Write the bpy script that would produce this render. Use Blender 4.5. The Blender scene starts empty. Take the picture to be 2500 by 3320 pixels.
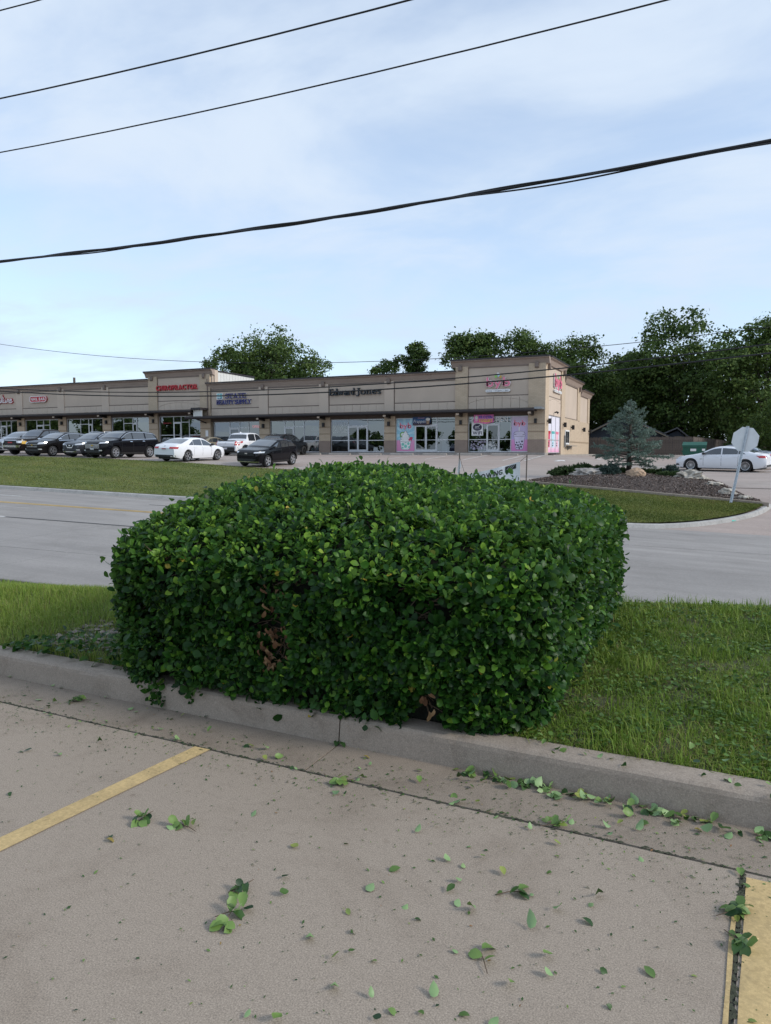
import bpy, bmesh, math, random
import numpy as np
from mathutils import Vector, Matrix, noise as mnoise

random.seed(7)
RNG = np.random.default_rng(11)
R = math.radians
S = bpy.context.scene
COL = S.collection

# ------------------------------------------------------------------ camera
YAW = R(24.6); PITCH = math.atan(195 / 2350)
cam = bpy.data.cameras.new('camera')
cam.sensor_fit = 'VERTICAL'; cam.sensor_height = 24.0
cam.lens = 2350 / 3320 * 24.0
cam.clip_start = 0.05; cam.clip_end = 4000
camo = bpy.data.objects.new('camera', cam); COL.objects.link(camo)
camo.location = (0, 0, 1.6)
camo.rotation_euler = (R(90) - PITCH, 0, YAW)
S.camera = camo

# ------------------------------------------------------------------ sky
SUN_DIR = Vector((0.86, 0.04, 0.50)).normalized()
W = bpy.data.worlds.new('World'); S.world = W; W.use_nodes = True
nt = W.node_tree; nt.nodes.clear()
def wn(t, **k):
    n = nt.nodes.new(t)
    for a, b in k.items(): setattr(n, a, b)
    return n
wo = wn('ShaderNodeOutputWorld'); bg = wn('ShaderNodeBackground')
sky = wn('ShaderNodeTexSky', sky_type='NISHITA')
sky.sun_disc = False
sky.sun_elevation = math.asin(SUN_DIR.z)
sky.sun_rotation = math.atan2(SUN_DIR.x, SUN_DIR.y)
sky.air_density = 1.0; sky.dust_density = 0.4; sky.ozone_density = 1.6
bg.inputs['Strength'].default_value = 0.135
tc = wn('ShaderNodeTexCoord')
sep = wn('ShaderNodeSeparateXYZ'); nt.links.new(tc.outputs['Generated'], sep.inputs[0])
add = wn('ShaderNodeMath', operation='ADD'); add.inputs[1].default_value = 0.16
mx = wn('ShaderNodeMath', operation='MAXIMUM'); mx.inputs[1].default_value = 0.0
nt.links.new(sep.outputs['Z'], mx.inputs[0]); nt.links.new(mx.outputs[0], add.inputs[0])
dx = wn('ShaderNodeMath', operation='DIVIDE'); dy = wn('ShaderNodeMath', operation='DIVIDE')
nt.links.new(sep.outputs['X'], dx.inputs[0]); nt.links.new(add.outputs[0], dx.inputs[1])
nt.links.new(sep.outputs['Y'], dy.inputs[0]); nt.links.new(add.outputs[0], dy.inputs[1])
cmb = wn('ShaderNodeCombineXYZ'); nt.links.new(dx.outputs[0], cmb.inputs[0]); nt.links.new(dy.outputs[0], cmb.inputs[1])
mp = wn('ShaderNodeMapping'); mp.inputs['Rotation'].default_value = (0, 0, R(24)); mp.inputs['Scale'].default_value = (0.85, 1.10, 1)
mp.inputs['Location'].default_value = (0.35, 1.3, 0)
nt.links.new(cmb.outputs[0], mp.inputs[0])
n1 = wn('ShaderNodeTexNoise'); n1.inputs['Scale'].default_value = 1.5; n1.inputs['Detail'].default_value = 6; n1.inputs['Roughness'].default_value = 0.56
n1.inputs['Distortion'].default_value = 0.35
nt.links.new(mp.outputs[0], n1.inputs['Vector'])
ramp = wn('ShaderNodeValToRGB'); ramp.color_ramp.elements[0].position = 0.34; ramp.color_ramp.elements[1].position = 0.66
ramp.color_ramp.interpolation = 'EASE'
ramp.color_ramp.elements[0].color = (0.45, 0.45, 0.45, 1); ramp.color_ramp.elements[1].color = (0.97, 0.97, 0.97, 1)
nt.links.new(n1.outputs['Fac'], ramp.inputs[0])
CLOUD = (3.10, 3.58, 4.22, 1)
mixc = wn('ShaderNodeMix', data_type='RGBA')
hz_ = wn('ShaderNodeMapRange'); hz_.inputs['From Min'].default_value = 0.0; hz_.inputs['From Max'].default_value = 0.32; hz_.inputs['To Min'].default_value = 0.88; hz_.inputs['To Max'].default_value = 0.0
nt.links.new(mx.outputs[0], hz_.inputs[0])
mxf = wn('ShaderNodeMath', operation='MAXIMUM'); nt.links.new(ramp.outputs[0], mxf.inputs[0]); nt.links.new(hz_.outputs[0], mxf.inputs[1])
nt.links.new(mxf.outputs[0], mixc.inputs[0])
cc_ = wn('ShaderNodeMix', data_type='RGBA'); nt.links.new(hz_.outputs[0], cc_.inputs[0]); cc_.inputs[6].default_value = CLOUD; cc_.inputs[7].default_value = (2.60, 3.25, 4.20, 1)
nt.links.new(sky.outputs[0], mixc.inputs[6]); nt.links.new(cc_.outputs[2], mixc.inputs[7])
nt.links.new(mixc.outputs[2], bg.inputs['Color']); nt.links.new(bg.outputs[0], wo.inputs['Surface'])

# ------------------------------------------------------------------ sun
sl = bpy.data.lights.new('sun', 'SUN'); sl.energy = 1.4; sl.angle = R(14); sl.color = (1.0, 0.95, 0.88)
so = bpy.data.objects.new('sun', sl); COL.objects.link(so)
so.rotation_euler = SUN_DIR.to_track_quat('Z', 'Y').to_euler()

# ------------------------------------------------------------------ exposure
S.view_settings.view_transform = 'Standard'; S.view_settings.look = 'None'
S.view_settings.exposure = 0.80; S.view_settings.gamma = 1.0
S.view_settings.use_curve_mapping = False
try:
    S.cycles.max_bounces = 8; S.cycles.transparent_max_bounces = 12; S.cycles.caustics_reflective = False
    S.cycles.sample_clamp_indirect = 4.0
except Exception: pass

# ------------------------------------------------------------------ object helpers
def tag(o, label=None, cat=None, group=None, kind=None):
    if label: o['label'] = label
    if cat: o['category'] = cat
    if group: o['group'] = group
    if kind: o['kind'] = kind
    return o

class MB:
    def __init__(s): s.v = []; s.f = []
    def add(s, vs, fs):
        n = len(s.v); s.v.extend(vs); s.f.extend([tuple(i + n for i in f) for f in fs]); return s
    def box(s, x0, x1, y0, y1, z0, z1):
        return s.add([(x0,y0,z0),(x1,y0,z0),(x1,y1,z0),(x0,y1,z0),(x0,y0,z1),(x1,y0,z1),(x1,y1,z1),(x0,y1,z1)],
                     [(0,3,2,1),(4,5,6,7),(0,1,5,4),(1,2,6,5),(2,3,7,6),(3,0,4,7)])
    def prism(s, poly, axis, a, b):
        """poly of 2-D points extruded along axis ('x','y','z') from a to b"""
        n = len(poly)
        def p(q, t):
            return {'x': (t, q[0], q[1]), 'y': (q[0], t, q[1]), 'z': (q[0], q[1], t)}[axis]
        vs = [p(q, a) for q in poly] + [p(q, b) for q in poly]
        fs = [tuple(range(n))[::-1], tuple(range(n, 2*n))] + [(i, (i+1) % n, n+(i+1) % n, n+i) for i in range(n)]
        return s.add(vs, fs)
    def tube(s, pts, r, n=6, cap=True):
        pts = [Vector(p) for p in pts]; m = len(pts)
        rs = r if isinstance(r, (list, tuple)) else [r]*m
        rings = []
        for i, p in enumerate(pts):
            d = (pts[min(i+1, m-1)] - pts[max(i-1, 0)]).normalized()
            a = d.orthogonal().normalized() if abs(d.z) > .9 else d.cross(Vector((0,0,1))).normalized()
            b = d.cross(a)
            rings.append([tuple(p + (a*math.cos(2*math.pi*k/n) + b*math.sin(2*math.pi*k/n))*rs[i]) for k in range(n)])
        vs = [q for rg in rings for q in rg]; fs = []
        for i in range(m-1):
            for k in range(n):
                fs.append((i*n+k, i*n+(k+1) % n, (i+1)*n+(k+1) % n, (i+1)*n+k))
        if cap: fs += [tuple(range(n))[::-1], tuple(range((m-1)*n, m*n))]
        return s.add(vs, fs)
    def grid(s, P):
        """P[i][j] points"""
        ni, nj = len(P), len(P[0])
        vs = [tuple(q) for r_ in P for q in r_]
        return s.add(vs, [(i*nj+j, (i+1)*nj+j, (i+1)*nj+j+1, i*nj+j+1) for i in range(ni-1) for j in range(nj-1)])
    def mesh(s, name, smooth=False):
        me = bpy.data.meshes.new(name); me.from_pydata(s.v, [], s.f); 
        if smooth: me.polygons.foreach_set('use_smooth', [True]*len(me.polygons))
        me.update(); return me
    def build(s, name, mat, parent=None, smooth=False, **k):
        return put(name, s.mesh(name, smooth), mat, parent, **k)

ROOTLOC = {}
def put(name, me, mat=None, parent=None, label=None, cat=None, group=None, kind=None, world=False):
    o = bpy.data.objects.new(name, me); COL.objects.link(o)
    if mat is not None and me is not None and len(me.materials) == 0: me.materials.append(mat)
    if parent is not None:
        o.parent = parent
        if parent.name in ROOTLOC: o.matrix_parent_inverse = Matrix.Translation(-ROOTLOC[parent.name])
        # a child of a mesh that already sits in world coordinates needs no offset
    return tag(o, label, cat, group, kind)
def empty(name, loc, label=None, cat=None, group=None, kind=None, rot=None, worldkids=True):
    """an Empty at the thing's base; with worldkids its parts are written in world coordinates"""
    o = bpy.data.objects.new(name, None); COL.objects.link(o); o.location = loc; o.empty_display_size = .2
    if rot: o.rotation_euler = rot
    if worldkids: ROOTLOC[o.name] = Vector(loc)
    return tag(o, label, cat, group, kind)
def np_mesh(name, V, F, tint=None, smooth=False):
    """V (n,3), F (m,k) with one k"""
    V = np.ascontiguousarray(V, dtype=np.float32); F = np.ascontiguousarray(F, dtype=np.int32)
    me = bpy.data.meshes.new(name); k = F.shape[1]
    me.vertices.add(len(V)); me.vertices.foreach_set('co', V.ravel())
    me.loops.add(F.size); me.loops.foreach_set('vertex_index', F.ravel())
    me.polygons.add(len(F)); me.polygons.foreach_set('loop_start', np.arange(0, F.size, k, dtype=np.int32))
    if smooth: me.polygons.foreach_set('use_smooth', np.ones(len(F), dtype=bool))
    me.update(calc_edges=True)
    if tint is not None:
        at = me.attributes.new('tint', 'FLOAT', 'POINT'); at.data.foreach_set('value', np.ascontiguousarray(tint, dtype=np.float32))
    return me

# ------------------------------------------------------------------ materials
def newmat(name):
    m = bpy.data.materials.new(name); m.use_nodes = True; t = m.node_tree
    return m, t, t.nodes['Principled BSDF']
def N(t, typ, **k):
    n = t.nodes.new(typ)
    for a, b in k.items(): setattr(n, a, b)
    return n
def noise(t, vec, scale, detail=3, rough=.55, dist=0.0):
    n = N(t, 'ShaderNodeTexNoise'); n.inputs['Scale'].default_value = scale; n.inputs['Detail'].default_value = detail
    n.inputs['Roughness'].default_value = rough; n.inputs['Distortion'].default_value = dist
    if vec is not None: t.links.new(vec, n.inputs['Vector'])
    return n.outputs['Fac']
def rampn(t, src, stops, interp='LINEAR'):
    r = N(t, 'ShaderNodeValToRGB'); cr = r.color_ramp; cr.interpolation = interp
    while len(cr.elements) < len(stops): cr.elements.new(.5)
    for e, (p, c) in zip(cr.elements, stops):
        e.position = p; e.color = (*c, 1) if len(c) == 3 else c
    t.links.new(src, r.inputs[0]); return r.outputs[0]
def mixn(t, fac, a, b, mode='MIX'):
    m = N(t, 'ShaderNodeMix', data_type='RGBA', blend_type=mode)
    for val, idx in ((fac, 0), (a, 6), (b, 7)):
        if hasattr(val, 'is_linked') or hasattr(val, 'links'): t.links.new(val, m.inputs[idx])
        elif idx == 0: m.inputs[0].default_value = val
        else: m.inputs[idx].default_value = (*val, 1) if len(val) == 3 else val
    return m.outputs[2]
def bump(t, b, h, strength=.3, dist=.02):
    n = N(t, 'ShaderNodeBump'); n.inputs['Strength'].default_value = strength; n.inputs['Distance'].default_value = dist
    t.links.new(h, n.inputs['Height']); t.links.new(n.outputs[0], b.inputs['Normal'])
def coords(t, scale=None, kind='Object'):
    c = N(t, 'ShaderNodeTexCoord').outputs[kind]
    if scale:
        m = N(t, 'ShaderNodeMapping'); m.inputs['Scale'].default_value = scale; t.links.new(c, m.inputs[0]); return m.outputs[0]
    return c
def simple(name, col, rough=.6, metal=0.0, var=.12, scale=3.0, spec=.5, bumps=0.0, bscale=60, coat=0.0):
    m, t, b = newmat(name)
    b.inputs['Roughness'].default_value = rough; b.inputs['Metallic'].default_value = metal
    b.inputs['Specular IOR Level'].default_value = spec
    if coat: b.inputs['Coat Weight'].default_value = coat; b.inputs['Coat Roughness'].default_value = .03
    v = coords(t)
    lo = tuple(c*(1-var) for c in col); hi = tuple(min(1, c*(1+var)) for c in col)
    t.links.new(rampn(t, noise(t, v, scale, 5), [(.3, lo), (.7, hi)]), b.inputs['Base Color'])
    if bumps: bump(t, b, noise(t, v, bscale, 3), bumps, .01)
    return m

def concrete(name, base, speck=.35, stain=(.6, .6, .58), joint=None, warm=None, fine=170, big=.55, bstr=.25, track=False, spdark=.5):
    m, t, b = newmat(name); v = coords(t)
    b.inputs['Roughness'].default_value = .88; b.inputs['Specular IOR Level'].default_value = .25
    c1 = rampn(t, noise(t, v, big, 6, .6), [(.3, tuple(c*.80 for c in base)), (.55, base), (.75, tuple(min(1, c*1.14) for c in base))])
    if warm:
        c1 = mixn(t, rampn(t, noise(t, v, big*.37, 4), [(.42, (0,0,0)), (.62, (1,1,1))]), c1, warm)
    # aggregate speckle
    f1 = noise(t, v, fine*.55, 5, .85)
    c2 = mixn(t, speck, c1, rampn(t, f1, [(.34, tuple(c*spdark for c in base)), (.5, base), (.66, tuple(min(1, c*1.6) for c in base))]), 'MIX')
    vo = N(t, 'ShaderNodeTexVoronoi', feature='F1'); vo.inputs['Scale'].default_value = fine*.42; t.links.new(v, vo.inputs['Vector'])
    peb = rampn(t, vo.outputs['Distance'], [(.05, (1,1,1)), (.22, (0,0,0))])
    keep = rampn(t, noise(t, v, fine*.2, 1), [(.60, (0,0,0)), (.66, (1,1,1))])
    pk = mixn(t, 1.0, peb, keep, 'MULTIPLY')
    c3 = mixn(t, pk, c2, tuple(min(1, c*1.7) for c in base))
    mot = noise(t, v, 26, 6, .8)
    c3 = mixn(t, .9, c3, mixn(t, 1.0, c3, rampn(t, mot, [(.30, (.82, .82, .82)), (.5, (1, 1, 1)), (.72, (1.0, 1.0, 1.0))]), 'MULTIPLY'))
    # stains
    st_ = rampn(t, noise(t, v, big*2.3, 7, .7, .6), [(.50, (0,0,0)), (.78, (1,1,1))])
    c4 = mixn(t, 1.0, c3, mixn(t, st_, (1,1,1), stain), 'MULTIPLY')
    sp_ = rampn(t, noise(t, v, 5.5, 3, .6), [(.70, (1, 1, 1)), (.78, (.55, .50, .46))])
    c4 = mixn(t, .8, c4, mixn(t, 1.0, c4, sp_, 'MULTIPLY'))
    if track:
        v2 = coords(t, (.06, .9, .6))
        c4 = mixn(t, rampn(t, noise(t, v2, 1.6, 4), [(.4, (0,0,0)), (.75, (.5,.5,.5))]), c4, tuple(c*.62 for c in base))
    t.links.new(c4, b.inputs['Base Color'])
    bump(t, b, mixn(t, .6, f1, noise(t, v, fine*.3, 3)), bstr, .006)
    return m

def brickmat(name, base, mortar, dark):
    m, t, b = newmat(name); v = coords(t)
    # wrap on both wall directions: use x+y for the running coordinate
    sp = N(t, 'ShaderNodeSeparateXYZ'); t.links.new(v, sp.inputs[0])
    ad = N(t, 'ShaderNodeMath', operation='ADD'); t.links.new(sp.outputs[0], ad.inputs[0]); t.links.new(sp.outputs[1], ad.inputs[1])
    cb = N(t, 'ShaderNodeCombineXYZ'); t.links.new(ad.outputs[0], cb.inputs[0]); t.links.new(sp.outputs[2], cb.inputs[1])
    br = N(t, 'ShaderNodeTexBrick'); br.inputs['Scale'].default_value = 1.0; br.inputs['Brick Width'].default_value = .30
    br.inputs['Row Height'].default_value = .10; br.inputs['Mortar Size'].default_value = .010
    br.inputs['Color1'].default_value = (*base, 1); br.inputs['Color2'].default_value = (*dark, 1); br.inputs['Mortar'].default_value = (*mortar, 1)
    br.inputs['Bias'].default_value = -.2
    t.links.new(cb.outputs[0], br.inputs['Vector'])
    c = mixn(t, .25, br.outputs['Color'], rampn(t, noise(t, v, 2.0, 4), [(.3, tuple(x*.75 for x in base)), (.7, tuple(min(1, x*1.2) for x in base))]))
    t.links.new(c, b.inputs['Base Color']); b.inputs['Roughness'].default_value = .9
    bump(t, b, br.outputs['Fac'], -.5, .012)
    return m

def leafmat(name, stops, rough=.35, trans=.25, spec=.5, back=None):
    """colour from the 'tint' attribute, a little noise; back side paler"""
    m, t, b = newmat(name)
    a = N(t, 'ShaderNodeAttribute'); a.attribute_name = 'tint'
    c = rampn(t, a.outputs['Fac'], stops)
    nz = noise(t, coords(t), 35, 2)
    c = mixn(t, .35, c, rampn(t, nz, [(.3, tuple(x*.7 for x in stops[0][1])), (.7, stops[-1][1])]), 'SOFT_LIGHT')
    if back:
        g = N(t, 'ShaderNodeNewGeometry'); c = mixn(t, g.outputs['Backfacing'], c, mixn(t, .75, c, back))
    t.links.new(c, b.inputs['Base Color']); b.inputs['Roughness'].default_value = rough
    b.inputs['Specular IOR Level'].default_value = spec
    if trans:
        tr = N(t, 'ShaderNodeBsdfTranslucent'); t.links.new(c, tr.inputs['Color'])
        ms = N(t, 'ShaderNodeMixShader'); ms.inputs[0].default_value = trans
        t.links.new(b.outputs[0], ms.inputs[1]); t.links.new(tr.outputs[0], ms.inputs[2])
        out = [n for n in t.nodes if n.type == 'OUTPUT_MATERIAL'][0]; t.links.new(ms.outputs[0], out.inputs['Surface'])
    return m
def glassmat(name, tint, refl, rough=.01, see=1.0):
    m, t, b = newmat(name); t.nodes.remove(b)
    out = [n for n in t.nodes if n.type == 'OUTPUT_MATERIAL'][0]
    gl = N(t, 'ShaderNodeBsdfGlossy'); gl.inputs['Roughness'].default_value = rough; gl.inputs['Color'].default_value = (.92, .97, 1, 1)
    tp = N(t, 'ShaderNodeBsdfTransparent'); tp.inputs['Color'].default_value = (*tint, 1)
    lw = N(t, 'ShaderNodeFresnel'); lw.inputs['IOR'].default_value = 1.5
    ad = N(t, 'ShaderNodeMath', operation='ADD', use_clamp=True); ad.inputs[1].default_value = refl
    t.links.new(lw.outputs[0], ad.inputs[0])
    nz = noise(t, coords(t), .8, 2); bn = N(t, 'ShaderNodeBump'); bn.inputs['Strength'].default_value = .025; bn.inputs['Distance'].default_value = .05
    t.links.new(nz, bn.inputs['Height']); t.links.new(bn.outputs[0], gl.inputs['Normal'])
    ms = N(t, 'ShaderNodeMixShader'); t.links.new(ad.outputs[0], ms.inputs[0]); t.links.new(tp.outputs[0], ms.inputs[1]); t.links.new(gl.outputs[0], ms.inputs[2])
    t.links.new(ms.outputs[0], out.inputs['Surface']); return m
def grad(name, stops, z0, z1, rough=.5):
    """printed vertical colour change (poster print), object z from z0 to z1"""
    m, t, b = newmat(name); sp = N(t, 'ShaderNodeSeparateXYZ'); t.links.new(coords(t), sp.inputs[0])
    mr = N(t, 'ShaderNodeMapRange'); mr.inputs['From Min'].default_value = z0; mr.inputs['From Max'].default_value = z1
    t.links.new(sp.outputs[2], mr.inputs[0]); t.links.new(rampn(t, mr.outputs[0], stops), b.inputs['Base Color'])
    b.inputs['Roughness'].default_value = rough; return m

M = {}
M['lot'] = concrete('near_concrete', (.322, .266, .210), speck=.95, stain=(.74, .72, .70), fine=330, big=.5, bstr=.05, warm=(.308, .248, .190))
M['gutter'] = concrete('gutter_concrete', (.268, .220, .173), speck=.95, stain=(.66, .64, .62), fine=330, big=.9, bstr=.05)
M['curb'] = concrete('curb_concrete', (.318, .264, .213), speck=.6, stain=(.66, .63, .60), fine=260, big=1.4, bstr=.4, spdark=.62)
M['road'] = concrete('road_concrete', (.325, .302, .280), speck=.22, stain=(.80, .79, .78), fine=40, big=.35, bstr=.15, track=True)
M['fcurb'] = concrete('far_curb_concrete', (.42, .41, .39), speck=.22, stain=(.6, .6, .6), fine=25, big=1.0, bstr=.2)
M['farlot'] = concrete('far_lot_concrete', (.40, .345, .305), speck=.15, stain=(.82, .80, .79), fine=20, big=.16, warm=(.41, .325, .285), bstr=.1, track=True)
M['stop'] = concrete('wheel_stop_concrete', (.36, .33, .30), speck=.2, fine=30, big=1.2)
M['joint'] = simple('joint_sealant', (.075, .068, .056), .9, var=.4, scale=30)
M['moss'] = simple('joint_dirt', (.055, .058, .035), .95, var=.5, scale=40)
M['soil'] = simple('soil', (.060, .066, .028), .95, var=.4, scale=14, bumps=.6, bscale=40)
M['mulch'] = simple('mulch_base', (.085, .065, .055), .95, var=.5, scale=25, bumps=.9, bscale=30)
M['eifs'] = simple('stucco', (.570, .468, .380), .92, var=.05, scale=.9, bumps=.15, bscale=70)
M['eifs2'] = simple('stucco_recess', (.530, .435, .352), .92, var=.06, scale=.7, bumps=.15, bscale=70)
M['trim'] = simple('brown_trim', (.20, .155, .13), .7, var=.1, scale=1.5)
M['cornice'] = simple('cornice_brown', (.34, .265, .22), .8, var=.07, scale=1.0)
M['cap'] = simple('dark_metal_cap', (.045, .038, .040), .45, .3, var=.15)
M['canopy'] = simple('dark_canopy_metal', (.030, .026, .027), .4, .3, var=.15)
M['soffit'] = simple('soffit_brown', (.11, .085, .072), .8, var=.1)
M['brick'] = brickmat('tan_brick', (.55, .435, .315), (.37, .305, .23), (.485, .375, .265))
M['brick2'] = brickmat('brown_brick', (.31, .235, .19), (.24, .19, .15), (.27, .20, .165))
M['brickband'] = brickmat('band_brick', (.36, .27, .185), (.24, .19, .14), (.33, .245, .165))
M['alu'] = simple('aluminium_frame', (.62, .62, .64), .4, .5, var=.05)
M['glass'] = glassmat('storefront_glass', (.36, .42, .45), .17)
M['glassg'] = glassmat('green_storefront_glass', (.22, .32, .29), .20)
M['doorglass'] = glassmat('door_glass', (.36, .38, .40), .10)
M['inter'] = simple('interior_wall', (.12, .11, .105), .9, var=.15)
M['interd'] = simple('interior_floor', (.07, .065, .06), .8, var=.2)
M['white'] = simple('white_paint', (.78, .78, .78), .5, var=.04)
M['wsheet'] = simple('white_metal_siding', (.72, .71, .67), .5, .1, var=.05)
M['grey'] = simple('grey_metal', (.33, .34, .35), .45, .7, var=.1)
M['galv'] = simple('galvanized_steel', (.50, .52, .54), .38, .8, var=.15, scale=12)
M['black'] = simple('black_paint', (.012, .012, .013), .5, var=.2)
M['wire'] = simple('wire_black', (.016, .016, .018), .6, var=.2)
M['red'] = simple('sign_red', (.50, .035, .045), .45, var=.08)
M['navy'] = simple('sign_navy', (.035, .035, .20), .4, var=.08)
M['teal'] = simple('sign_teal', (.10, .45, .45), .4, var=.1)
M['dteal'] = simple('sign_dark_teal', (.02, .12, .20), .4, var=.1)
M['slate'] = simple('sign_slate', (.020, .030, .040), .4, var=.1)
M['pink'] = simple('sign_pink', (.80, .22, .32), .45, var=.05)
M['lpink'] = simple('light_pink', (.85, .50, .60), .5, var=.04)
M['yellow'] = concrete('yellow_road_paint', (.53, .385, .185), speck=.35, stain=(.58, .60, .66), fine=110, big=2.6, bstr=.3)
M['rline'] = simple('white_road_paint', (.66, .65, .62), .8, var=.25, scale=2)
M['yline'] = simple('yellow_lane_paint', (.60, .38, .08), .8, var=.2, scale=2)
M['blackline'] = simple('dark_lane_contrast', (.05, .05, .05), .85, var=.3, scale=3)
M['tealmark'] = simple('teal_spray_paint', (.10, .50, .42), .8, var=.3, scale=8)
M['wood'] = simple('weathered_fence_wood', (.105, .085, .072), .9, var=.35, scale=5, bumps=.3)
M['bark'] = simple('bark', (.062, .050, .040), .95, var=.4, scale=9, bumps=.9, bscale=12)
M['twig'] = simple('twig', (.12, .085, .055), .9, var=.3, scale=30)
M['housewall'] = simple('dark_siding', (.022, .028, .038), .8, var=.15)
M['housetrim'] = simple('cream_trim', (.20, .165, .115), .8, var=.1)
M['shingle'] = simple('roof_shingle', (.10, .098, .10), .9, var=.3, scale=6)
M['dump'] = simple('dumpster_green', (.010, .095, .065), .5, var=.15)
M['rubber'] = simple('tyre_rubber', (.014, .014, .015), .75, var=.2)
M['plastic'] = simple('black_plastic', (.016, .016, .017), .55, var=.2)
M['chrome'] = simple('chrome', (.75, .76, .78), .12, 1.0, var=.03)
M['rim'] = simple('alloy_rim', (.55, .56, .58), .28, .85, var=.05)
M['rimdark'] = simple('dark_rim', (.03, .03, .032), .4, .4, var=.1)
M['carglass'] = simple('tinted_car_glass', (.030, .036, .042), .03, 0, var=.1, spec=1.0, coat=1.0)
M['lamp'] = simple('headlamp_lens', (.60, .62, .65), .08, .3, var=.05, coat=1.0)
M['taillamp'] = simple('tail_lamp_lens', (.42, .012, .016), .1, 0, var=.1, coat=1.0)
M['plate'] = simple('licence_plate', (.55, .54, .56), .4, var=.1)
M['rock_tan'] = simple('tan_rock', (.40, .28, .19), .9, var=.35, scale=3, bumps=.6, bscale=10)
M['rock_grey'] = simple('grey_rock', (.34, .31, .28), .95, var=.45, scale=4, bumps=1.0, bscale=8)
def paint(name, col, metal=.0, rough=.22):
    return simple(name, col, rough, metal, var=.03, scale=1, coat=.35, spec=.08)
# ================================================================== terrain
TH = R(7.1); CS, SN = math.cos(TH), math.sin(TH)
AX, AY, AZ = -2.71, 25.4, -.95
TW = 16.4; YE = 34.0
KX = [-200,-120,-80,-48,-40.6,-34.8,-28.9,-23.2,-10,-2,10,60]; KZ = [2.4,2.2,1.8,1.4,1.27,1.17,.98,.69,.3,.12,0,-.3]
def st(x, y):
    dx_ = x-AX; dy_ = y-AY
    return -(dx_*CS+dy_*SN), (dx_*SN-dy_*CS)
def xy(s, t): return AX - s*CS + t*SN, AY - s*SN - t*CS
def zroad(x, y):
    s, t = st(x, y)
    return AZ+.0345*s+.09*(1-np.clip((t-TW/2)/(TW/2), -1, 1)**2)
def G(x, y):
    """ground beyond the road: lawn slope, then the shops' car park"""
    x = np.asarray(x, float); y = np.asarray(y, float)
    s, t = st(x, y)
    yc = AY+(x-AX)*SN/CS
    ze = np.interp(x, KX, KZ)
    w = np.clip((y-yc-.3)/(YE-yc-.3), 0, 1)
    zc = AZ+.0345*s+.15
    lawn = zc+(ze-zc)*w
    zb = 1.38+.5*np.clip((-44-x)/14, 0, 1)
    lot = ze+(zb-ze)*np.clip((y-YE)/(52.5-YE), 0, 1)-.010*np.clip(y-53, 0, 40)
    lot2 = ze+(1.30-ze)*np.clip((y-YE)/41, 0, 1.1); wr_ = np.clip((x+11)/6, 0, 1); lot = lot*(1-wr_)+lot2*wr_
    return np.where(y > YE, lot, lawn)
def CY(x): return 3.36-.027*x               # face of the near kerb
def Yc(x): return np.clip(7.1+.30*x, 4.7, 8.6)
def Yn(x):                                    # near edge of the road
    return AY+(x-AX)*SN/CS-(TW)/CS
def Gn(x, y):
    """verge between the near kerb and the road"""
    x = np.asarray(x, float); y = np.asarray(y, float)
    k = CY(x)+.17; c = Yc(x); n = np.maximum(Yn(x), c+1.2)
    zc = .17+.05*np.clip((x+6)/6, 0, 1)
    up = .145+(zc-.145)*np.clip((y-k)/(c-k), 0, 1)
    zr = zroad(x, n)+.12
    dn = zc+(zr-zc)*np.clip((y-c)/(n-c), 0, 1)**1.15
    return np.where(y < c, up, dn)

def gridobj(name, xs, ys, zf, mat, parent=None, **k):
    X_, Y_ = np.meshgrid(np.asarray(xs, float), np.asarray(ys, float), indexing='ij')
    Z_ = zf(X_, Y_); ni, nj = X_.shape
    V = np.stack([X_, Y_, Z_], -1).reshape(-1, 3)
    i, j = np.meshgrid(np.arange(ni-1), np.arange(nj-1), indexing='ij'); a = (i*nj+j).ravel()
    F = np.stack([a, a+nj, a+nj+1, a+1], -1)
    return put(name, np_mesh(name, V, F, smooth=True), mat, parent, **k)

# far ground sheet out to the horizon, always under everything else
def gbase(x, y):
    z = np.where(y < 3.3, -.35, np.where(y < 24, np.minimum(zroad(x, y), -.1)-1.0, G(x, np.clip(y, 24, 120))-.5))
    return z-np.where((np.abs(x) > 150) | (y > 140) | (y < -60), .5, 0)
M['field'] = simple('far_field', (.060, .085, .028), .95, var=.35, scale=.4)
gridobj('ground', np.r_[-1500, -600, np.linspace(-200, 150, 60), 600, 1500], np.r_[-900, -300, np.linspace(-80, 140, 60), 400, 1800], gbase, M['field'], kind='structure')

# ---- near car park: slabs with sealed joints
lot = MB().box(-30, 30, -45, 3.45, -.30, -.005).build('parking_lot', M['joint'], kind='structure')
def slab(x0, x1, ya, yb, mat, name='slab', nx=6, ny=6, shear=0.0):
    """slab with slightly broken arrises; ya, yb functions of x"""
    P = []; zt = 0.0
    xs = np.linspace(x0, x1, nx+1)
    top = [[(x+shear*(ya(x)+(yb(x)-ya(x))*j/ny-2.94), ya(x)+(yb(x)-ya(x))*j/ny, zt) for j in range(ny+1)] for x in xs]
    mb = MB().grid([[top[i][j] for j in range(ny+1)] for i in range(nx+1)])
    edge = [top[i][0] for i in range(nx+1)]+[top[nx][j] for j in range(1, ny+1)]+[top[i][ny] for i in range(nx-1, -1, -1)]+[top[0][j] for j in range(ny-1, 0, -1)]
    n = len(edge); mb.add([(p[0], p[1], p[2]) for p in edge]+[(p[0], p[1], -.06) for p in edge], [(i, n+i, n+(i+1) % n, (i+1) % n) for i in range(n)])
    return mb.build(name, mat, lot)
GJ = lambda x: CY(x)-.375
jx = [-24, -17.5, -12.3, -7.1, .135, 5.3, 10.5, 16, 24]
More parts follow.
